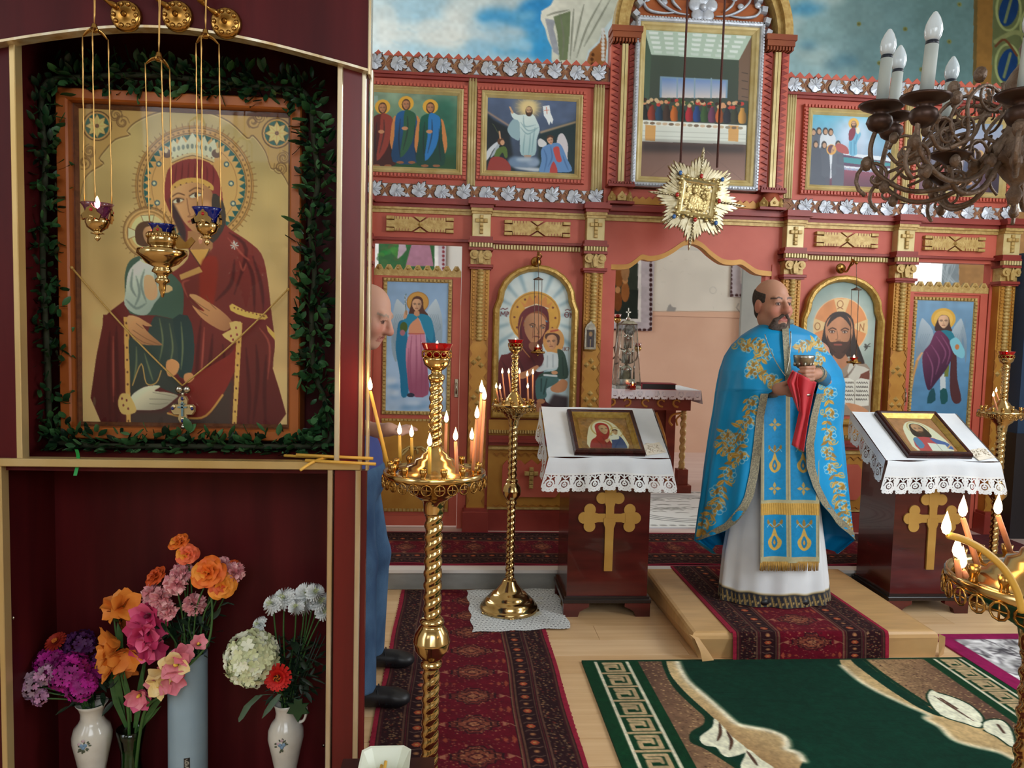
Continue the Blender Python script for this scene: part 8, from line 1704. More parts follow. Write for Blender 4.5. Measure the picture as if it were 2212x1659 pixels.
p=at(1357,826,6.9); t=thing('altar_candle','small burning altar candle in a pink glass before the tabernacle','candle',(p.x+.02,6.80,1.1305)); MB().lathe([(.03,0),(.034,.06),(.032,.06),(.028,.01),(0,.01)],n=14).build('glass_cup',glassmat('pink_glass',(226,150,130),.2),t); MB().lathe([(.024,.011),(.024,.035),(0,.035)],n=12).build('wax',WAXP,t); MB().lathe([(0,.036),(.007,.045),(.006,.058),(0,.075)],n=8).build('flame',FLAME,t)
t=thing('altar_book','thick book with red cover and dark edges lying on the altar table','book',(at(1418,825,6.95).x,6.95,1.1305)); MB().box(-.16,.16,-.09,.09,.004,.052).build('pages',mat('dark_page_edge',(40,44,42),.6),t); MB().box(-.168,.168,-.098,.098,0,.005).box(-.168,.168,-.098,.098,.052,.058).box(-.17,-.16,-.098,.098,0,.058).build('cover',mat('red_book_cover',(140,30,44),.5),t)
t=thing('altar_candelabrum','dark candelabrum with round medallions and red glasses behind the altar table','candelabrum',(at(1335,720,7.3).x,7.34,1.131)); mb=MB().lathe([(.09,0),(.09,.015),(.03,.04),(.016,.08),(.022,.2),(.014,.3),(.03,.36),(.014,.42),(.012,.62)],n=16)
for s in (-1,1): mb.tube(bez([(0,0,.3),(s*.1,0,.22),(s*.2,0,.26),(s*.215,0,.34)],6),.008,6); mb.tube(bez([(0,0,.4),(s*.07,0,.36),(s*.12,0,.42),(s*.12,0,.5)],6),.008,6)
mb.build('stem_and_arms',BRONZE,t); mb=MB(); m2=MB()
for x,z in ((-.215,.34),(.215,.34),(0,.62)): mb.lathe([(.012,z),(.034,z+.02),(.036,z+.05),(.03,z+.05)],(x,0,0),12); m2.lathe([(.02,z+.03),(.038,z+.09),(.03,z+.06)],(x,0,0),12)
mb.build('cup_holder',BRASSD,t); m2.build('red_glass',REDG,t); mb=MB(); 
for x,z in ((-.12,.56),(.12,.56)): T=Matrix.Translation((x,-.02,z))@Matrix.Rotation(PI/2,4,'X'); mb.lathe([(0,.012),(.035,.01),(.05,.012),(.06,.004),(.06,-.004),(0,-.004)],n=18,T=T)
mb.build('medallion',mat('dark_medallion',(60,54,50),.35,.6,c2=(150,144,136),sc=(40,40,40)),t)
# ---------------- star-shaped hanging icon
p=at(1504,430,5.1); t=thing('star_icon','star-shaped rayed metal icon with coloured stones hanging on two cords before the doors','icon',p)
RM=mat('silver_gilt_rays',(214,204,176),.28,.9,c2=(176,160,122),sc=(30,30,30)); TI=Matrix.Rotation(.11,4,'Y')@Matrix.Diagonal((1.14,1,1.14,1)); mb=MB(); n=72
for i in range(n):
    a=2*PI*i/n; q=(a/(PI/4))%1; q=min(q,1-q)*2; big=.315 if i%18==0 else .285; L=big*(1-q)**1.1+.205*(1-(1-q)**1.1)
    if (i//9)%2==1 and i%9==0: L*=.93
    L*=R.uniform(.94,1.02); w=.0125*(1 if i%2 else .9); P=[(-w*.6,.08),(w*.6,.08),(w,L*.75),(w*.5,L*.95),(0,L),(-w*.5,L*.95),(-w,L*.75)]
    mb.prism(P,-.010-.004*(i%3),.006,T=TI@Matrix.Rotation(a,4,'Y'),bev=.12)
    if i%9==0:
        for k in range(9): z=.12+(L-.14)*k/9; mb.ball((0,-.02,z),(.009*(1-k*.06),.006,.009),T=TI@Matrix.Rotation(a,4,'Y'),n=6,k=4)
mb.build('rays',RM,t); mb=MB(); mb.T=TI
frame(mb,-.118,.118,-.118,.118,-.012,[(0,0),(0,.016),(.012,.026),(.024,.018),(.032,.014),(.034,0)])
for s in (-1,1):
    for q in (-1,1):
        for k in range(5): mb.ball((s*(.105-.045*k*.6)+R.uniform(-.006,.006),-.034,q*(.115+.01*math.sin(k*2))),(.013,.008,.010),n=7,k=4); mb.ball((s*(.115+.01*math.sin(k*2)),-.034,q*(.10-.045*k*.6)),(.010,.008,.013),n=7,k=4)
        mb.tube([(s*(.12+(.006+.003*i)*math.cos(i*.8)),-.03,q*(.12+(.006+.003*i)*math.sin(i*.8))) for i in range(8)],.005,5)
mb.build('ornate_frame',mat('pale_gold_metal',(222,204,150),.25,.8,c2=(190,164,108),sc=(40,40,40)),t); mb=MB(); mb.T=TI; mb.box(-.09,.09,-.016,-.01,-.09,.09)
for k in range(26): mb.ball((R.uniform(-.07,.07),-.017,R.uniform(-.075,.075)),(R.uniform(.008,.018),.006,R.uniform(.008,.02)),n=7,k=4)
for x,z,r in ((-.02,.045,.02),(.035,.015,.015)): mb.ball((x,-.02,z),(r,.011,r*1.2))
mb.prism([(-.06,-.075),(.05,-.075),(.04,0),(.0,.03),(-.045,.02)],-.024,-.012,bev=.2); mb.build('embossed_icon',mat('embossed_gold',(216,196,140),.3,.8,c2=(150,124,74),sc=(60,60,60),bump=.5,bsc=90),t)
for nm,col,L in (('red_stones',(170,24,20),((0,.13),(0,-.13),(-.13,0),(.13,0))),('blue_stones',(40,90,150),((-.13,.13),(.13,.13),(-.13,-.13),(.13,-.13)))):
    mb=MB(); mb.T=TI
    for x,z in L: mb.ball((x,-.045,z),(.012,.008,.014))
    mb.build(nm,mat(nm+'_m',col,.1,coat=.5),t)
for px,py in ((1470,352),(1549,362)):
    a=at(px,py,5.1)-p; d=(at(px+13,0,5.1)-at(px,py,5.1)); MB().tube([a,(a.x+.015,0,6.58-p.z)],.0075,6).build('cord',mat('brown_cord',(92,56,50),.8,c2=(70,40,36),sc=(200,200,200)),t)
# ---------------- small lamps before the arched icons
def smalllamp(label,lb2,px,py,pb,bx,capx,capy,y=5.36,lit=True):
    b=at(bx,pb,5.555); o=thing('lamp_bracket',lb2,'bracket',b); mb=MB(); mb.lathe([(0,.02),(.02,.018),(.036,.01),(.04,0)],n=16,T=Matrix.Rotation(PI/2,4,'X')); mb.build('rosette',BRASSD,o)
    e=at(capx,pb-12,y)-b; mb=MB().tube(bez([(0,-.015,0),(e.x*.3,e.y*.4,-.03),(e.x*.7,e.y*.75,.04),tuple(e)],6),.008,6); mb.tube(bez([(e.x*.5,e.y*.5,0),(e.x*.5+.03,e.y*.6,.03),(e.x*.6,e.y*.7,.06),tuple(e)],5),.005,5).ball(e,.012); mb.build('arm',BRASSD,o)
    p=at(px,py,y); t=thing('hanging_oil_lamp',label,'oil lamp',p); lampcup(t,.030,.05,REDG,lit,BRASSD); MB().lathe([(.05,-.045),(.053,-.035),(.05,-.03),(.03,-.04)],n=18).build('drip_ring',BRASSD,t)
    c=at(capx,capy,y)-p; mb=MB().lathe([(0,.02),(.008,.012),(.036,0),(.036,-.006),(0,-.006)],(c.x,0,c.z),14); mb.tube([(c.x,0,c.z+.02),(at(capx,pb-12,y)-p)],.0022,5); mb.build('chain_cap',BRONZE,t)
    for k in range(3): a=k*2*PI/3+.5; MB().tube([(c.x+.032*math.cos(a),.032*math.sin(a),c.z),(.028*math.cos(a),.028*math.sin(a),-.01)],.002,4).build('chain',BRONZE,t)
smalllamp('small red glass oil lamp hanging before the crowned mother icon','brass bracket above the crowned mother icon',1162,750,566,1158,1163,603)
smalllamp('small red glass oil lamp hanging before the bearded face icon','brass bracket above the bearded face icon',1845,772,580,1816,1850,625)
# ---------------- chandelier
CX=at(2212,250,1.86); t=thing('chandelier','tarnished bronze chandelier with white candle-shaped bulbs, cut off at the right','chandelier',CX); TC=Matrix.Rotation(.06,4,'Y')
SLV=mat('grey_white_sleeve',(182,188,184),.6); RING=mat('dark_collar',(24,30,44),.4); BULB=mat('frosted_bulb',(214,224,230),.1,c2=(202,214,222),sc=(2,2,2),coat=.5)
def rad(a,r,z): return (r*math.cos(a),r*math.sin(a),z)
def spir(mb,a,r0,z0,s0,turns,dirn,ph,th=.0046):
    mb.tube([rad(a,r0+(s0*(1-i/18)+.004)*math.cos(ph+dirn*i*turns*2*PI/18),z0+(s0*(1-i/18)+.004)*math.sin(ph+dirn*i*turns*2*PI/18)) for i in range(19)],[th*(1-.4*i/18) for i in range(19)],5,T=TC)
def sb(mb,nm,m,par): o=mb.build(nm,m); o.parent=par; return o
for k in range(10):
    a=math.radians(160+36*k); Rr=.34; zp=-.01+.07*math.sin(a)
    mb=MB(); mb.tube([TC@Vector(q) for q in bez([rad(a,.05,-.06),rad(a,.13,-.17),rad(a,.24,-.20),rad(a,.33,-.155),rad(a,.355,-.09),rad(a,Rr,zp-.03)],6)],[.0068]*31,6)
    mb.tube([TC@Vector(q) for q in bez([rad(a,.06,.02),rad(a,.14,.05),rad(a,.2,0),rad(a,.19,-.09),rad(a,.27,-.13),rad(a,.31,-.10)],5)],[.0052]*26,5)
    spir(mb,a,.335,-.165,.05,1.3,1,-1.2,.006); spir(mb,a,.20,-.06,.055,1.4,-1,1.2); spir(mb,a,.13,.03,.05,1.3,1,2.4); spir(mb,a,.265,-.09,.04,1.3,1,0); spir(mb,a,.15,-.12,.035,1.2,-1,3)
    for r,z,s in ((.36,-.13,.016),(.3,-.06,.013),(.24,.0,.014),(.17,.07,.016),(.10,-.13,.015),(.31,-.19,.014),(.22,-.15,.013)): mb.ball(rad(a,r,z),(s,s,s*1.3),T=TC,n=7,k=5)
    for sg in (-1,1): mb.tube([TC@Vector(q) for q in bez([rad(a,.12,-.02),rad(a+sg*.2,.2,-.05),rad(a+sg*.26,.26,-.11),rad(a+sg*.16,.30,-.14)],5)],[.0045]*16,5)
    arm=sb(mb,'arm',BRONZE,t)
    T2=TC@Matrix.Translation(rad(a,Rr,zp)); mb=MB(); mb.lathe([(.010,-.06),(.026,-.05),(.034,-.035),(.03,-.02),(.016,-.01),(.03,-.004),(.052,.006),(.058,.012),(.05,.012),(.02,.005),(0,.005)],n=24,T=T2); sb(mb,'drip_pan',mat('dark_copper',(70,50,42),.4,.6),arm)
    sb(MB().lathe([(.0158,.005),(.0152,.135),(0,.135)],n=18,T=T2),'sleeve',SLV,arm); sb(MB().lathe([(.0148,.134),(.0152,.138),(.0145,.144),(0,.144)],n=16,T=T2),'collar',RING,arm)
    sb(MB().lathe([(.0125,.143),(.0185,.155),(.0205,.168),(.0185,.183),(.0125,.199),(.005,.212),(0,.215)],n=18,T=T2),'bulb',BULB,arm)
    T3=TC@Matrix.Rotation(a+.31,4,'Z')
mb=MB().lathe([(0,-.23),(.012,-.225),(.02,-.2),(.01,-.18),(.03,-.16),(.06,-.12),(.066,-.08),(.04,-.04),(.03,0),(.05,.03),(.058,.07),(.04,.11),(.02,.14),(.03,.17),(.018,.2),(.012,.3)],n=24,T=TC); mb.tube([TC@Vector((0,0,.3)),(.02,0,6.58-CX.z)],.007,6); sb(mb,'centre_stem',BRONZE,t)
for k in range(5):                                        # lower tier
    a=math.radians(186+72*k); mb=MB(); mb.tube([TC@Vector(q) for q in bez([rad(a,.05,-.12),rad(a,.10,-.20),rad(a,.17,-.21),rad(a,.2,-.15)],5)],.007,5); spir(mb,a,.17,-.19,.03,1.2,1,0); arm=sb(mb,'lower_arm',BRONZE,t); T2=TC@Matrix.Translation(rad(a,.2,-.13)); sb(MB().lathe([(.01,-.02),(.02,-.012),(.045,0),(.05,.006),(.02,.003),(0,.003)],n=18,T=T2),'drip_pan',MATS['dark_copper'],arm)
# ---------------- people
SKIN=paintmat('skin',.5,spec=.35)
def hframe(c,yaw,pit=0.,roll=0.,s=1.):
    Rm=Matrix.Rotation(yaw,3,'Z')@Matrix.Rotation(pit,3,'X')@Matrix.Rotation(roll,3,'Y'); M=Rm@Matrix(((1,0,0),(0,-1,0),(0,0,1)))  # local y = out of the face
    M=M*s; c=Vector(c); return Rm,(lambda x,y,z:tuple(c+M@Vector((x,y,z)))),np.array(M)/s/s,np.array(c),s
def headprims(fr):
    Rm,P,_,_,S=fr; E=lambda x,y,z,a,b,c,k=.02:('e',P(x,y,z),(a*S,b*S,c*S),Rm,k); C=lambda p,q,ra,rb,k=.012:('c',P(*p),P(*q),ra*S,rb*S,k)
    L=[E(0,-.018,.035,.078,.097,.094,.03),E(0,.02,-.045,.063,.074,.085,.04),E(0,.045,-.102,.034,.038,.026,.03),C((-.04,.074,.03),(.04,.074,.03),.013,.013,.02),C((0,.084,.024),(0,.113,-.022),.010,.015,.012),E(0,.110,-.03,.019,.017,.013,.012)]
    for s in (-1,1): L+=[E(s*.012,.098,-.033,.010,.012,.009,.01),('-e',P(s*.033,.094,.008),(.021,.016,.013),Rm,.014),E(s*.033,.072,.006,.0145,.0145,.0125,.006),C((s*.020,.087,.017),(s*.048,.075,.015),.0045,.004,.005),E(s*.043,.058,-.03,.026,.024,.026,.03),E(s*.079,-.012,-.008,.010,.024,.034,.008)]
    L+=[C((-.021,.082,-.060),(.021,.082,-.060),.0075,.0075,.008),C((-.017,.080,-.075),(.017,.080,-.075),.008,.008,.008),('-e',P(0,.096,-.067),(.020,.014,.0055),Rm,.004)]; return L
def headcol(V,fr,skin,lip,hair=None,grey=0):
    _,_,M,c,_=fr; q=(V-c)@M; x,y,z=q[:,0],q[:,1],q[:,2]; col=np.tile(np.array(skin,float),(len(V),1)); near=(np.abs(x)<.14)&(np.abs(y)<.16)&(z>-.16)
    def blend(m,k,a): m=np.clip(m,0,1)[:,None]*near[:,None]*a; col[:]=col+(np.array(k,float)-col)*m
    G=lambda cx,cy,cz,r:np.exp(-((np.abs(x)-cx)**2+(y-cy)**2+(z-cz)**2)/r**2)
    blend(G(.04,.075,-.03,.028)*1.0,(196,104,88),.55); blend(G(0,.115,-.025,.02),(196,104,88),.6); blend(G(.08,-.01,-.01,.03),(190,100,84),.5)
    blend((np.abs(z+.068)<.013)*(np.abs(x)<.03)*(y>.06)*1.,lip,.8); blend((np.abs(z+.067)<.0055)*(np.abs(x)<.018)*(y>.06)*(y<.084)*1.,(60,24,22),.95)
    e=np.hypot(np.abs(x)-.033,(z-.006)*1.7); blend((e<.0115)*(y>.074)*1.,(196,180,170),.85); blend((np.hypot(np.abs(x)-.034,z-.006)<.0062)*(y>.074)*1.,(46,32,26),1); blend((np.abs(e-.0125)<.003)*(y>.07)*1.,(84,50,42),.75)
    blend((np.abs(z-.031-(.006-np.abs(np.abs(x)-.032)*.25))<.0045)*(np.abs(x)>.012)*(np.abs(x)<.056)*(y>.05)*1.,hair or (80,60,50),.85); return col
HEADK={}
# ---- priest
PX0=at(1682,1000,4.06).x; PY0=4.06
pr=thing('person','bald bearded priest in bright blue gold-embroidered vestment, speaking and holding a chalice','person',(PX0,PY0,.147)); pr0=np.array((PX0,PY0,.147))
def pc(o): o.parent=pr; o.matrix_parent_inverse=Matrix.Translation(-Vector(pr0)); return o
hf=hframe(at(1669,659,4.03),.26,.03,-.03,1.10); hc=Vector(at(1669,659,4.03))
ch=Vector(at(1737,770,3.70))                              # chalice rim centre
sL,sR=Vector((PX0-.19,4.08,1.555)),Vector((PX0+.20,4.08,1.555)); eL,eR=Vector(at(1600,846,4.04)),Vector(at(1796,846,4.02)); wL,wR=Vector(at(1668,842,3.85)),Vector(at(1767,808,3.78))
K=ch+Vector((.0,.0,-.085)); prims=headprims(hf)
prims+=[('c',tuple(hc+Vector((-.01,.02,-.07))),(PX0-.005,4.09,1.56),.062,.066,.03),('e',(PX0,4.09,1.42),(.185,.115,.20),None,.06),('e',(PX0,4.07,1.13),(.17,.135,.22),None,.08),('c',tuple(sL),tuple(sR),.062,.062,.05),
 ('c',tuple(sL),tuple(eL),.058,.044,.03),('c',tuple(eL),tuple(wL),.043,.03,.02),('c',tuple(sR),tuple(eR),.058,.044,.03),('c',tuple(eR),tuple(wR),.043,.03,.02)]
for s in (-1,1): prims+=[('c',(PX0+s*.09,4.08,.98),(PX0+s*.10,4.06,.58),.085,.058,.04),('c',(PX0+s*.10,4.06,.58),(PX0+s*.105,4.09,.22),.056,.04,.02),('c',(PX0+s*.105,4.09,.19),(PX0+s*.11,3.94,.175),.036,.03,.02)]
# his left hand closed round the chalice stem
prims+=[('c',tuple(wR),tuple(K+Vector((.045,.03,-.012))),.03,.03,.02),('e',tuple(K+Vector((.044,.018,-.004))),(.024,.034,.044),None,.018)]
for i in range(4):
    z=.032-i*.0205; l=(.0,.004,.0,-.008)[i]; A=K+Vector((.050,-.006,z)); B_=K+Vector((.030,-.040,z-.001)); C_=K+Vector((-.008-l,-.046,z-.003)); D_=K+Vector((-.030-l,-.026,z-.004))
    prims+=[('c',tuple(A),tuple(B_),.0112,.0108,.006),('c',tuple(B_),tuple(C_),.0105,.0098,.004),('c',tuple(C_),tuple(D_),.0096,.0082,.004)]
prims+=[('c',tuple(K+Vector((.034,.03,.03))),tuple(K+Vector((.004,.034,.045))),.013,.0115,.008),('c',tuple(K+Vector((.004,.034,.045))),tuple(K+Vector((-.024,.018,.05))),.0112,.0095,.004)]
# his right hand held flat below the cloth
H=Vector(at(1690,841,3.72)); prims+=[('c',tuple(wL),tuple(H+Vector((-.02,.01,0))),.03,.03,.02),('e',tuple(H),(.042,.018,.032),None,.016)]
for i in range(4): z=.022-i*.0165; l=(.0,.008,.004,-.012)[i]; A=H+Vector((.03,0,z)); B_=H+Vector((.064,-.010,z*1.0-.004)); C_=H+Vector((.094+l,.004,z-.012)); prims+=[('c',tuple(A),tuple(B_),.0105,.0098,.005),('c',tuple(B_),tuple(C_),.0096,.0078,.004)]
prims+=[('c',tuple(H+Vector((-.01,-.008,.026))),tuple(H+Vector((.026,-.022,.042))),.0125,.0112,.006),('c',tuple(H+Vector((.026,-.022,.042))),tuple(H+Vector((.052,-.022,.038))),.011,.009,.004)]
def pcol(V):
    c=headcol(V,hf,(188,136,112),(160,84,76),(64,48,42)); hd=(V[:,2]<1.45); c[hd]=c[hd]*.94; return c
pc(sdf_obj('body',prims,.0048,SKIN,None,colf=pcol,it=1))
def hairobj(nm,prims,m,cut=None,res=.004): return pc(sdf_obj(nm,prims,res,m,None,k=.012,cut=cut,it=1))
_,HP,HM,HC,_=hf; Rm=hf[0]
def hq(X,Y,Z): d=[X-HC[0],Y-HC[1],Z-HC[2]]; return [sum(d[i]*HM[i,j] for i in range(3)) for j in range(3)]
def hcut(X,Y,Z):
    x,y,z=hq(X,Y,Z); return np.maximum(np.maximum(z-.062+y*.25,y-.03-.0*z),np.maximum(-.075-z,.040-np.abs(x)-np.clip(-y-.02,0,1)*2.))
hairobj('hair',[('e',HP(0,-.019,.034),(.0885,.1095,.1062),Rm,.02),('e',HP(0,-.03,-.04),(.073,.077,.055),Rm,.03)],mat('short_dark_hair',(72,62,56),.9,c2=(52,44,40),sc=(90,90,90),bump=.4,bsc=400),hcut)
BRD=mat('dark_beard',(66,52,46),.95,c2=(104,90,82),sc=(60,60,60),bump=.6,bsc=260)
L=[('e',HP(0,.054,-.116),(.050,.044,.046),Rm),('e',HP(0,.056,-.148),(.040,.036,.042),Rm),('c',HP(-.012,.093,-.050),HP(-.036,.074,-.074),.0105,.011),('c',HP(.012,.093,-.050),HP(.036,.074,-.074),.0105,.011),('c',HP(-.037,.072,-.074),HP(-.040,.058,-.11),.013,.022),('c',HP(.037,.072,-.074),HP(.040,.058,-.11),.013,.022),('e',HP(0,.083,-.094),(.014,.010,.012),Rm)]
hairobj('beard',L,BRD)
# vestment: rings of an open cape around the body, measured row by row
def tab(y,T): return np.interp(y,[a for a,_ in T],[b for _,b in T])
XL=[(694,1652),(702,1640),(712,1622),(724,1604),(745,1582),(770,1566),(800,1556),(900,1541),(1000,1526),(1100,1512),(1168,1504),(1200,1548)]
XR=[(694,1706),(702,1716),(712,1740),(724,1764),(745,1782),(770,1798),(800,1818),(830,1827),(870,1825),(920,1820),(1000,1829),(1100,1839),(1168,1846),(1200,1806)]
EL=[(694,1692),(700,1694),(843,1697),(846,1668),(850,1660),(900,1650),(960,1645),(1020,1638),(1070,1628),(1105,1612),(1130,1592),(1148,1562),(1160,1530),(1168,1506),(1200,1552)]
ER=[(694,1694),(700,1697),(812,1700),(816,1764),(824,1769),(860,1760),(900,1750),(960,1740),(1010,1742),(1050,1754),(1090,1774),(1120,1798),(1145,1822),(1160,1838),(1168,1844),(1200,1802)]
BF=[(694,.075),(705,.10),(720,.15),(760,.20),(800,.29),(840,.34),(880,.32),(1000,.265),(1200,.25)]; BB=[(694,.07),(705,.09),(720,.13),(760,.17),(900,.20),(1200,.26)]
rows=np.concatenate([np.linspace(694,740,12),np.linspace(744,842,24),[845,848,852],np.linspace(858,1168,60),np.linspace(1172,1196,5)]); NS=230
def ringx(py):
    xl,xr,el,er=(tab(py,T) for T in (XL,XR,EL,ER)); xc=(xl+xr)/2; a=(xr-xl)/2; return xc,a,math.acos(np.clip((el-xc)/a,-1,1)),math.acos(np.clip((er-xc)/a,-1,1))
def cape(py,s):
    xc,a,t0,t1=ringx(py); th=t0+(2*PI+t1-t0)*s; k=np.clip((py-730)/300,0,1); f=1+k*(.040*np.sin(th*11+py*.004)+.026*np.sin(th*19-py*.012))*np.where(np.sin(th)>0,1,1.2); f=f+.02*np.sin(py*.05+th*5)*np.exp(-((py-850)/60)**2)
    b=np.where(np.sin(th)>0,tab(py,BF),tab(py,BB)); yc=4.07; x=xc+a*np.cos(th)*(1+(f-1)*.35); y=yc-b*np.sin(th)*f; sc=np.abs(np.cos(th)); return x,y
def uvof(px,py):
    xc,a,t0,t1=ringx(py); th=math.acos(max(-.995,min(.995,(px-xc)/a)))
    if px<tab(py,EL)+.5: s=(th-t0)/(2*PI+t1-t0)
    else: s=(th+2*PI-t0)/(2*PI+t1-t0)
    return s
CW,CH=760,340; c=Canvas(CW,CH,(6,142,200)); pys=np.linspace(694,1196,CH)
def uv(P): return [(uvof(x,y)*CW,(y-694)/(1196-694)*CH) for x,y in P]
Gd,Gl,Wt=(150,118,56),(206,166,80),(150,196,214)
def ok(P,side): return all((x<tab(y,EL)-1 if side<0 else x>tab(y,ER)+1) for x,y in P)
def leafe(x,y,a,l,w,k,side):
    ca,sa=math.cos(a),math.sin(a); P=[(x+u*l*ca-v*w*sa,y+u*l*sa+v*w*ca) for u,v in ((0,0),(.25,.42),(.55,.5),(1,0),(.55,-.5),(.25,-.42))]
    if ok(P,side): c.poly(uv(P),k,1,sm=3); c.line(uv([P[0],P[3]]),1,(140,100,40),.8)
def flowere(x,y,r,side):
    if not ok([(x-r,y),(x+r,y)],side): return
    for k in range(6):
        a=k*PI/3+.3; P=[(x+r*.75*math.cos(a)+r*.42*math.cos(t),y+r*.75*math.sin(a)+r*.42*math.sin(t)) for t in np.linspace(0,2*PI,9)]
        if ok(P,side): c.line(uv(P),1.3,Wt,.95)
    leafe(x-r*.5,y+r*.2,-.4,r*.9,r*.6,Gl,side); leafe(x,y+r*.4,-1.4,r*1.1,r*.6,Gd,side)
def curl(x,y,r,d,side):
    P=[(x+r*(1-i/14)*math.cos(d*i*.75),y+r*(1-i/14)*math.sin(d*i*.75)) for i in range(13)]
    if ok(P,side): c.line(uv(P),1.8,Gl,.95)
def vine(path,side,w=1.,seed=1):
    rs=random.Random(seed); P=smooth2(path,6,False); n=len(P)
    for i in range(n-1):
        if ok([P[i],P[i+1]],side): c.line(uv([P[i],P[i+1]]),1.7,Gd)
    for i in range(0,n,2):
        x,y=P[i]; d=P[min(i+1,n-1)]-P[max(i-1,0)]; a=math.atan2(d[1],d[0])
        for s in (-1,1): leafe(x,y,a+s*rs.uniform(.6,1.3),rs.uniform(14,24)*w,rs.uniform(6,9)*w,rs.choice((Gd,Gl,Gl,(206,160,70))),side)
        if i%4==0: curl(x+rs.choice((-1,1))*15*w,y+rs.uniform(-6,6),9*w,rs.choice((-1,1)),side)
        if i%6==2: flowere(x+rs.choice((-1,1))*9*w,y,13*w,side)
vine([(1615,862),(1618,900),(1592,935),(1600,975),(1572,1010),(1560,1050),(1550,1085),(1528,1120),(1516,1150)],-1,1.,3); vine([(1590,955),(1566,935),(1560,965),(1580,985)],-1,.9,5)
vine([(1786,838),(1792,880),(1786,925),(1792,965),(1796,1000),(1808,1040),(1815,1080),(1822,1115),(1832,1140)],1,.85,4)
vine([(1600,752),(1622,742),(1648,756),(1640,785),(1625,800),(1650,815),(1678,832)],-1,.95,7); vine([(1785,760),(1768,740),(1745,744),(1728,752)],1,.8,8); vine([(1778,770),(1766,790)],1,.7,11)
c.noise(.05,30,2)
def capefn(U,V):
    X=np.zeros_like(U);Y=np.zeros_like(U);Z=np.zeros_like(U); us=U[0]
    for j in range(U.shape[0]):
        py=694+(1196-694)*V[j,0]; x,y=cape(py,us)
        for i in range(len(us)):
            p=at(float(x[i]),py,min(4.07,float(y[i]))); X[j,i]=p.x; Y[j,i]=y[i]; Z[j,i]=p.z
    return X,Y,Z
SATIN=paintmat('blue_satin',.45,spec=.35,bump=.06,bsc=500)
def cape3(py,s):
    x,y=cape(py,np.array([s])); p=at(float(x[0]),py,min(4.07,float(y[0]))); return Vector((p.x,float(y[0]),p.z))
h0,w0=CH,CW; o=c.mesh('vestment',capefn,None,SATIN,flat=False); pc(o)
def sol(o,th):
    m=o.modifiers.new('thickness','SOLIDIFY'); m.thickness=th; m.offset=0
BRAID=mat('silver_gold_braid',(178,170,140),.5,.45,c2=(120,116,104),sc=(130,130,130),bump=.5,bsc=300)
def strip(nm,P,w,m,nrm=None):
    mb=MB(); V=[];F=[]
    for i,(p,q) in enumerate(P): V+=[tuple(p),tuple(q)]
    F=[(2*i,2*i+1,2*i+3,2*i+2) for i in range(len(P)-1)]; mb.add(V,F,0,True); return pc(mb.build(nm,m))
out=lambda p:p+Vector(((p.x-PX0)*.012,-.006,0))
py_=[850]+list(np.linspace(860,1166,44))
for s0,s1 in ((0,.022),(1,.978)): strip('braid_edge',[(out(cape3(y,s0)),out(cape3(y,s0+(s1-s0)*(1+max(0,y-1090)/40)))) for y in py_],.02,BRAID)
strip('braid_placket',[(Vector(at(1689-(y-700)*-.06,y,4.06-tab(y,BF)-.008)),Vector(at(1703-(y-700)*-.06,y,4.06-tab(y,BF)-.006))) for y in np.linspace(700,838,16)],.02,BRAID)
mb=MB(); mb.tube([out(cape3(697,s))+Vector((0,0,.004)) for s in np.linspace(0,1,40)],.012,6,flat=1.4); pc(mb.build('braid_collar',BRAID))
cc=Vector((hc.x+.014,4.05,hc.z-.128))
pc(MB().lathe([(.075,-.03),(.072,0),(.071,.022),(.067,.022),(.066,-.03)],n=28,T=Matrix.Translation(cc)@Matrix.Rotation(.12,4,'X')@Matrix.Rotation(.06,4,'Y'),sq=1.1).build('navy_collar',mat('navy_cassock',(20,26,46),.7))); pc(MB().lathe([(.0705,.020),(.0715,.028),(.067,.028)],n=28,T=Matrix.Translation(cc)@Matrix.Rotation(.12,4,'X')@Matrix.Rotation(.06,4,'Y'),sq=1.1).build('white_collar_line',WHITE))
mb=MB(); 
for P in ([(1652,722),(1662,752),(1678,785),(1696,812)],[(1708,716),(1708,745),(1704,780),(1697,812)]): mb.tube(bez([at(x,y,4.06-tab(y,BF)-.012) for x,y in P],5),.0028,5)
mb.prism([(at(1697,820,3.77).x+a,at(1697,820,3.77).z+b) for a,b in ((-.008,-.05),(.008,-.05),(.008,-.02),(.025,-.02),(.025,-.004),(.008,-.004),(.008,.02),(-.008,.02),(-.008,-.004),(-.025,-.004),(-.025,-.02),(-.008,-.02))],3.755,3.765); pc(mb.build('neck_chain_and_cross',SILVM))
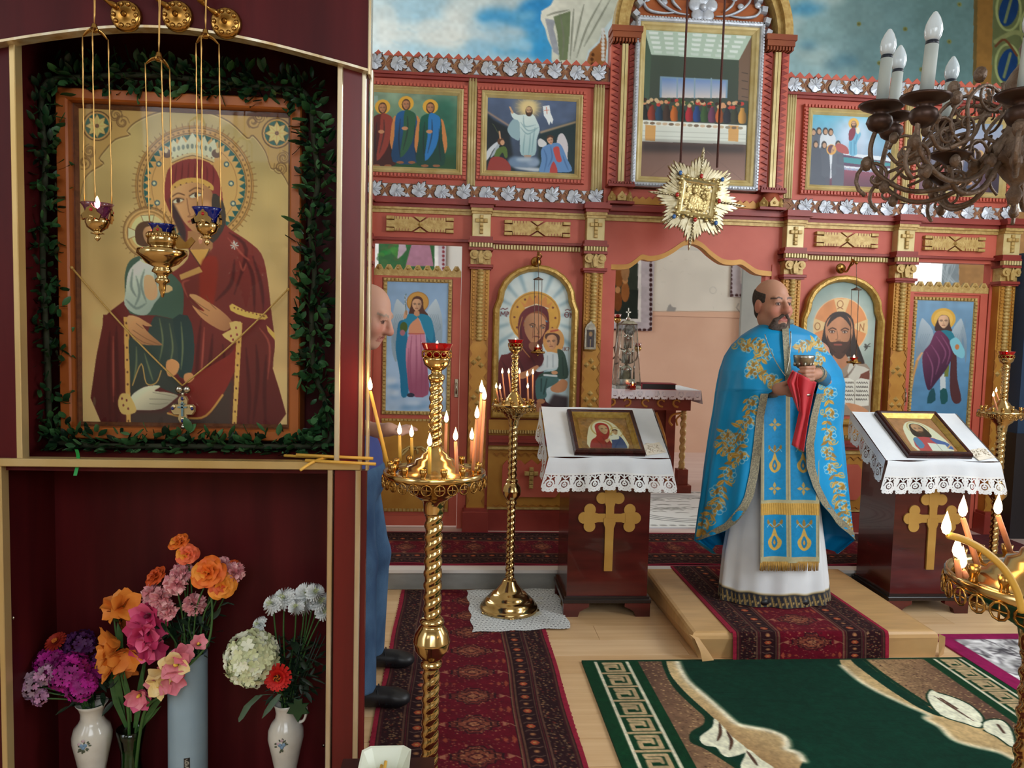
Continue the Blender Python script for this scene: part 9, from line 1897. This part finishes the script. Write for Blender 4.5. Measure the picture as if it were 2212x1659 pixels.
# white under-robe
RL=[(880,1640),(1000,1622),(1100,1592),(1200,1574),(1304,1563)]; RR=[(880,1760),(1000,1770),(1100,1783),(1200,1795),(1304,1805)]
c=Canvas(300,190,(226,228,232)); yb=lambda py:(py-880)/(1304-880)*190
c.poly([(0,yb(1270)),(300,yb(1270)),(300,190),(0,190)],(44,46,54))
for i in range(62):
    x=i*5; c.poly([(x,yb(1300)),(x+1.4,yb(1300)),(x+4,yb(1276)),(x+2.6,yb(1276))],(176,144,80)); c.ell(x+4.4,yb(1291),.7,1.2,(190,164,106))
for y in (1271,1303): c.line([(0,yb(y)),(300,yb(y))],1.2,(190,166,110))
c.noise(.04,8,3)
def robefn(U,V):
    py=880+(1304-880)*V; xl=np.interp(py,[a for a,_ in RL],[b for _,b in RL]); xr=np.interp(py,[a for a,_ in RR],[b for _,b in RR]); th=PI*.5+2*PI*U; k=(py-880)/424; f=1+k*(.045*np.sin(th*9+.6)+.03*np.sin(th*15+2)); a=(xr-xl)/2
    X=np.zeros_like(U);Z=np.zeros_like(U); px=(xl+xr)/2+a*np.cos(th)*(1+(f-1)*.6)
    for j in range(U.shape[0]):
        for i in range(U.shape[1]): p=at(float(px[j,i]),float(py[j,i]),3.98); X[j,i]=p.x; Z[j,i]=p.z
    return X,4.06-(.15+.03*k)*np.sin(th)*f,np.maximum(Z+.006*np.sin(th*9+.6)*k,.152)
pc(c.mesh('white_robe',robefn,None,paintmat('robe_cloth',.8,spec=.15,sheen=.2),flat=False))
# stole
c=Canvas(130,420,(8,134,190),[(1640,850),(1770,850),(1770,1215),(1640,1215)]); SB=(176,168,132)
def motif(x,y,s):
    c.poly([(x,y-26*s),(x+7*s,y-8*s),(x+16*s,y+4*s),(x+12*s,y+18*s),(x,y+26*s),(x-12*s,y+18*s),(x-16*s,y+4*s),(x-7*s,y-8*s)],Gl,1,sm=3); c.poly([(x,y-8*s),(x+7*s,y+8*s),(x,y+20*s),(x-7*s,y+8*s)],(16,120,170),1,sm=3); c.poly([(x,y),(x+3*s,y+8*s),(x,y+14*s),(x-3*s,y+8*s)],(206,150,60))
    for k in (-1,0,1): c.poly([(x,y-24*s),(x+k*14*s-4*s,y-36*s),(x+k*16*s,y-46*s),(x+k*14*s+4*s,y-36*s)],Gd,1,sm=2)
    c.line([(x-18*s,y-28*s),(x-10*s,y-36*s),(x,y-28*s),(x+10*s,y-36*s),(x+18*s,y-28*s)],1.6*s,Wt,.9,sm=3)
def crs(x,y,s):
    for k in range(4): a=k*PI/2; c.poly([(x,y),(x+8*s*math.cos(a-.5),y+8*s*math.sin(a-.5)),(x+15*s*math.cos(a),y+15*s*math.sin(a)),(x+8*s*math.cos(a+.5),y+8*s*math.sin(a+.5))],(190,160,90))
for x in (1674,1737): crs(x,918,1); motif(x,1000,.85); crs(x,1056,1); motif(x,1165,.95)
for x in (1643,1703,1767): c.poly([(x-5,840),(x+5,840),(x+5,1220),(x-5,1220)],SB); c.line([(x,840),(x,1220)],2,(130,124,104),.8)
c.poly([(1640,1082),(1770,1082),(1770,1112),(1640,1112)],(206,164,80)); c.poly([(1640,1080),(1770,1080),(1770,1087),(1640,1087)],SB); 
for k in range(26): c.line([(1642+k*5,1088),(1642+k*5+1,1112)],1.6,(160,118,50),.8)
c.poly([(1640,1202),(1770,1202),(1770,1215),(1640,1215)],SB); c.noise(.06,2,6)
def stolefn(U,V):
    py=850+365*V; px=1643+124*U+(U-.5)*4*V; X=np.zeros_like(U);Z=np.zeros_like(U)
    for j in range(U.shape[0]):
        for i in range(U.shape[1]): p=at(float(px[j,i]),float(py[j,i]),3.86); X[j,i]=p.x; Z[j,i]=p.z
    return X,3.868-.012*V-.006*np.cos((U-.5)*4*PI)-.006*np.sin(U*7+V*3),Z
pc(c.mesh('stole',stolefn,None,SATIN,flat=False)); mb=MB()
for k in range(64):
    a=at(1643+k*1.98,1213,3.852); mb.tube([a,a+Vector((R.uniform(-.003,.003),R.uniform(-.004,.002),-.05+R.uniform(-.004,.004)))],.0026,4)
pc(mb.build('gold_fringe',mat('gold_fringe',(206,164,84),.5,.3,c2=(170,126,56),sc=(90,90,90)))); 
for w_,e_ in ((wL,eL),(wR,eR)):
    d=(w_-e_).normalized(); T=Matrix.Translation(w_+d*.022)@orient(d); pc(MB().lathe([(.046,-.12),(.043,-.02),(.040,0),(.036,0),(.036,-.12)],n=18,T=T).build('cuff',mat('blue_cuff',(20,120,170),.5,c2=(14,96,146),sc=(20,20,20)))); pc(MB().lathe([(.0445,-.03),(.0425,-.002),(.041,0)],n=18,T=T).build('cuff_braid',BRAID))
for s in (-1,1): pc(sdf_obj('shoe',[('c',(PX0+s*.105,4.10,.195),(PX0+s*.115,3.96,.188),.045,.036),('e',(PX0+s*.115,3.935,.178),(.04,.05,.028),None)],.006,BLACK,None,cut=lambda X,Y,Z:.149-Z+0*X+0*Y))
# chalice and red cloth
SIL=mat('aged_silver',(190,182,168),.28,1.,c2=(120,112,100),sc=(24,24,24))
t=thing('chalice','silver chalice raised in the hand of the priest','chalice',ch); MB().lathe([(.0,-.20),(.05,-.20),(.052,-.192),(.03,-.178),(.012,-.165),(.010,-.14),(.016,-.125),(.018,-.11),(.012,-.1),(.010,-.075),(.016,-.066),(.034,-.056),(.047,-.035),(.051,-.01),(.053,.004),(.051,.006),(.047,-.01),(.04,-.04),(0,-.055)],n=32).build('goblet',SIL,t)
mb=MB()
for k in range(10): a=k*PI/5; mb.ball((.045*math.cos(a),.045*math.sin(a),-.04),(.007,.007,.012),n=6,k=4)
mb.build('embossing',SIL,t)
p0=Vector(at(1728,850,3.66)); t=thing('red_cloth','red napkin hanging from the hand of the priest below the chalice','cloth',p0); RC=mat('red_satin',(206,36,50),.6,c2=(186,26,42),sc=(9,9,3),sheen=.3)
def rag(Lp,Rp,y0,n=22):
    g=[]
    for i in range(13):
        k=i/12; row=[]
        for j in range(n+1):
            v=j/n; a=np.array([np.interp(v,[q[2] for q in Lp],[q[d] for q in Lp]) for d in (0,1)]); b=np.array([np.interp(v,[q[2] for q in Rp],[q[d] for q in Rp]) for d in (0,1)]); q=a+(b-a)*k; row.append(tuple(at(q[0],q[1],y0+.014*math.sin(k*9+v*2)+.01*v)-p0))
        g.append(row)
    return g
o=MB().grid(rag([(1712,800,0),(1716,835,.2),(1726,890,.5),(1716,935,.8),(1710,961,1)],[(1764,826,0),(1757,850,.2),(1746,905,.5),(1740,945,.8),(1736,976,1)],3.645)).build('main_fall',RC,t); sol(o,.003)
o=MB().grid(rag([(1712,800,0),(1700,824,.35),(1712,858,.7),(1724,888,1)],[(1724,806,0),(1722,830,.35),(1728,860,.7),(1728,890,1)],3.64)).build('side_fold',RC,t); sol(o,.003)
# ---- old man behind the cabinet
mx=at(792,900,3.33).x; mn=thing('person','old bald man in jeans stooping behind the near candle stand, half hidden by the cabinet','person',(mx,3.33,.004)); 
def mc(o): o.parent=mn; o.matrix_parent_inverse=Matrix.Translation(-Vector((mx,3.33,.004))); return o
hm=hframe(at(797,682,3.26),1.25,.38,0,1.03); hC=Vector(at(797,682,3.26)); 
hnd=Vector(at(850,928,3.12)); wr=Vector(at(818,930,3.16)); el=Vector(at(742,915,3.25)); P=headprims(hm)
knF,anF=Vector(at(804,1195,3.48)),Vector(at(796,1405,3.53)); knB,anB=Vector(at(772,1215,3.17)),Vector(at(776,1490,3.15)); hip=Vector((mx-.05,3.34,.93))
P+=[('c',tuple(hC+Vector((-.03,.02,-.07))),(mx-.15,3.34,1.46),.058,.062,.03),('e',(mx-.15,3.35,1.27),(.13,.19,.24),None,.06),('e',(mx-.10,3.34,.96),(.10,.15,.15),None,.06),('c',(mx-.15,3.2,1.42),tuple(el),.055,.042,.03),('c',tuple(el),tuple(wr),.041,.028,.02),('c',(mx-.15,3.5,1.42),(mx-.08,3.54,1.1),.055,.042,.03),('c',(mx-.08,3.54,1.1),(mx+.02,3.46,.95),.04,.03,.02),('e',(mx+.03,3.45,.92),(.03,.03,.045),None,.02),
 ('c',(mx-.05,3.44,.92),tuple(knF),.085,.058,.04),('c',tuple(knF),tuple(anF),.054,.038,.03),('c',(mx-.05,3.24,.92),tuple(knB),.085,.058,.04),('c',tuple(knB),tuple(anB),.054,.038,.03)]
for a in (anF,anB): P+=[('c',(a.x,a.y,.06),(a.x+.15,a.y-.0,.035),.034,.026,.02)]
P+=[('c',tuple(wr),tuple(hnd-Vector((.02,0,0))),.028,.03,.02),('e',tuple(hnd-Vector((.01,0,0))),(.045,.026,.02),None,.014)]
for i in range(4): yy=-.027+i*.018; l=(.0,.006,.002,-.01)[i]; a=hnd+Vector((.025,yy,.004)); b=hnd+Vector((.062+l,yy*.8,.012)); d=hnd+Vector((.09+l,yy*.6-.004,.002)); P+=[('c',tuple(a),tuple(b),.010,.0092,.005),('c',tuple(b),tuple(d),.0092,.0076,.004)]
P+=[('c',tuple(hnd+Vector((-.01,-.024,-.006))),tuple(hnd+Vector((.034,-.036,-.012))),.012,.0105,.006),('c',tuple(hnd+Vector((.034,-.036,-.012))),tuple(hnd+Vector((.066,-.022,-.004))),.0102,.0085,.004)]
mc(sdf_obj('body',P,.0052,SKIN,None,colf=lambda V:headcol(V,hm,(214,164,142),(180,110,100),(170,150,136)),it=1))
JE=mat('blue_jeans',(40,66,100),.9,c2=(76,108,142),sc=(9,9,4),bump=.3,bsc=260); SH=mat('blue_shirt',(72,80,140),.85,c2=(58,70,132),sc=(6,6,6))
def infl(L,d): return [(q[0],q[1],q[2],q[3]+d,q[4]+d)+tuple(q[5:]) if q[0]=='c' else (q[0],q[1],tuple(x+d for x in q[2]))+tuple(q[3:]) for q in L]
LEG=[('e',(mx-.05,3.34,.97),(.13,.17,.14),None,.06),('c',(mx-.05,3.44,.92),tuple(knF),.088,.074,.04),('c',tuple(knF),tuple(anF-Vector((.0,0,.01))),.074,.066,.03),('c',(mx-.05,3.24,.92),tuple(knB),.088,.074,.04),('c',tuple(knB),tuple(anB-Vector((0,0,.01))),.074,.064,.03)]
mc(sdf_obj('jeans',infl(LEG,.008),.008,JE,None,k=.03,cut=lambda X,Y,Z:np.maximum(.075-Z,Z-1.03)+0*X+0*Y+.0,colf=None))
mc(sdf_obj('shirt',infl([('e',(mx-.15,3.35,1.27),(.13,.19,.24),None,.06),('e',(mx-.075,3.34,1.03),(.135,.175,.18),None,.06),('c',(mx-.15,3.2,1.42),tuple(el.lerp(Vector((mx-.15,3.2,1.42)),.1)),.06,.054,.03),('c',(mx-.15,3.5,1.42),(mx-.08,3.54,1.15),.06,.054,.03)],.012),.009,SH,None,k=.03,cut=lambda X,Y,Z:np.maximum(.93-Z,Z-1.5)+0*X+0*Y))
mc(sdf_obj('white_hair',[('e',hm[1](0,-.022,.01),(.081,.098,.085),hm[0],.02)],.005,mat('white_hair',(206,196,188),.9,bump=.4,bsc=300),None,cut=lambda X,Y,Z:(lambda q:np.maximum(np.maximum(q[2]-.03,q[1]+.03),-.06-q[2]))((lambda d:[sum(d[i]*hm[2][i,j] for i in range(3)) for j in range(3)])([X-hm[3][0],Y-hm[3][1],Z-hm[3][2]]))))
for a in (anF,anB):
    mc(sdf_obj('sandal',[('c',(a.x-.03,a.y,.05),(a.x+.14,a.y-.006,.042),.046,.044),('e',(a.x+.17,a.y-.006,.04),(.052,.046,.034),None)],.006,BLACK,None,cut=lambda X,Y,Z:.012-Z+0*X+0*Y))
    mb=MB(); 
    for k in range(3): x=a.x+.09+k*.03; mb.tube([(x,a.y-.05,.03),(x-.01,a.y-.03,.08-.008*k),(x-.01,a.y+.03,.08-.008*k),(x,a.y+.05,.03)],.008,5,flat=.5)
    mc(mb.build('strap',BLACK))
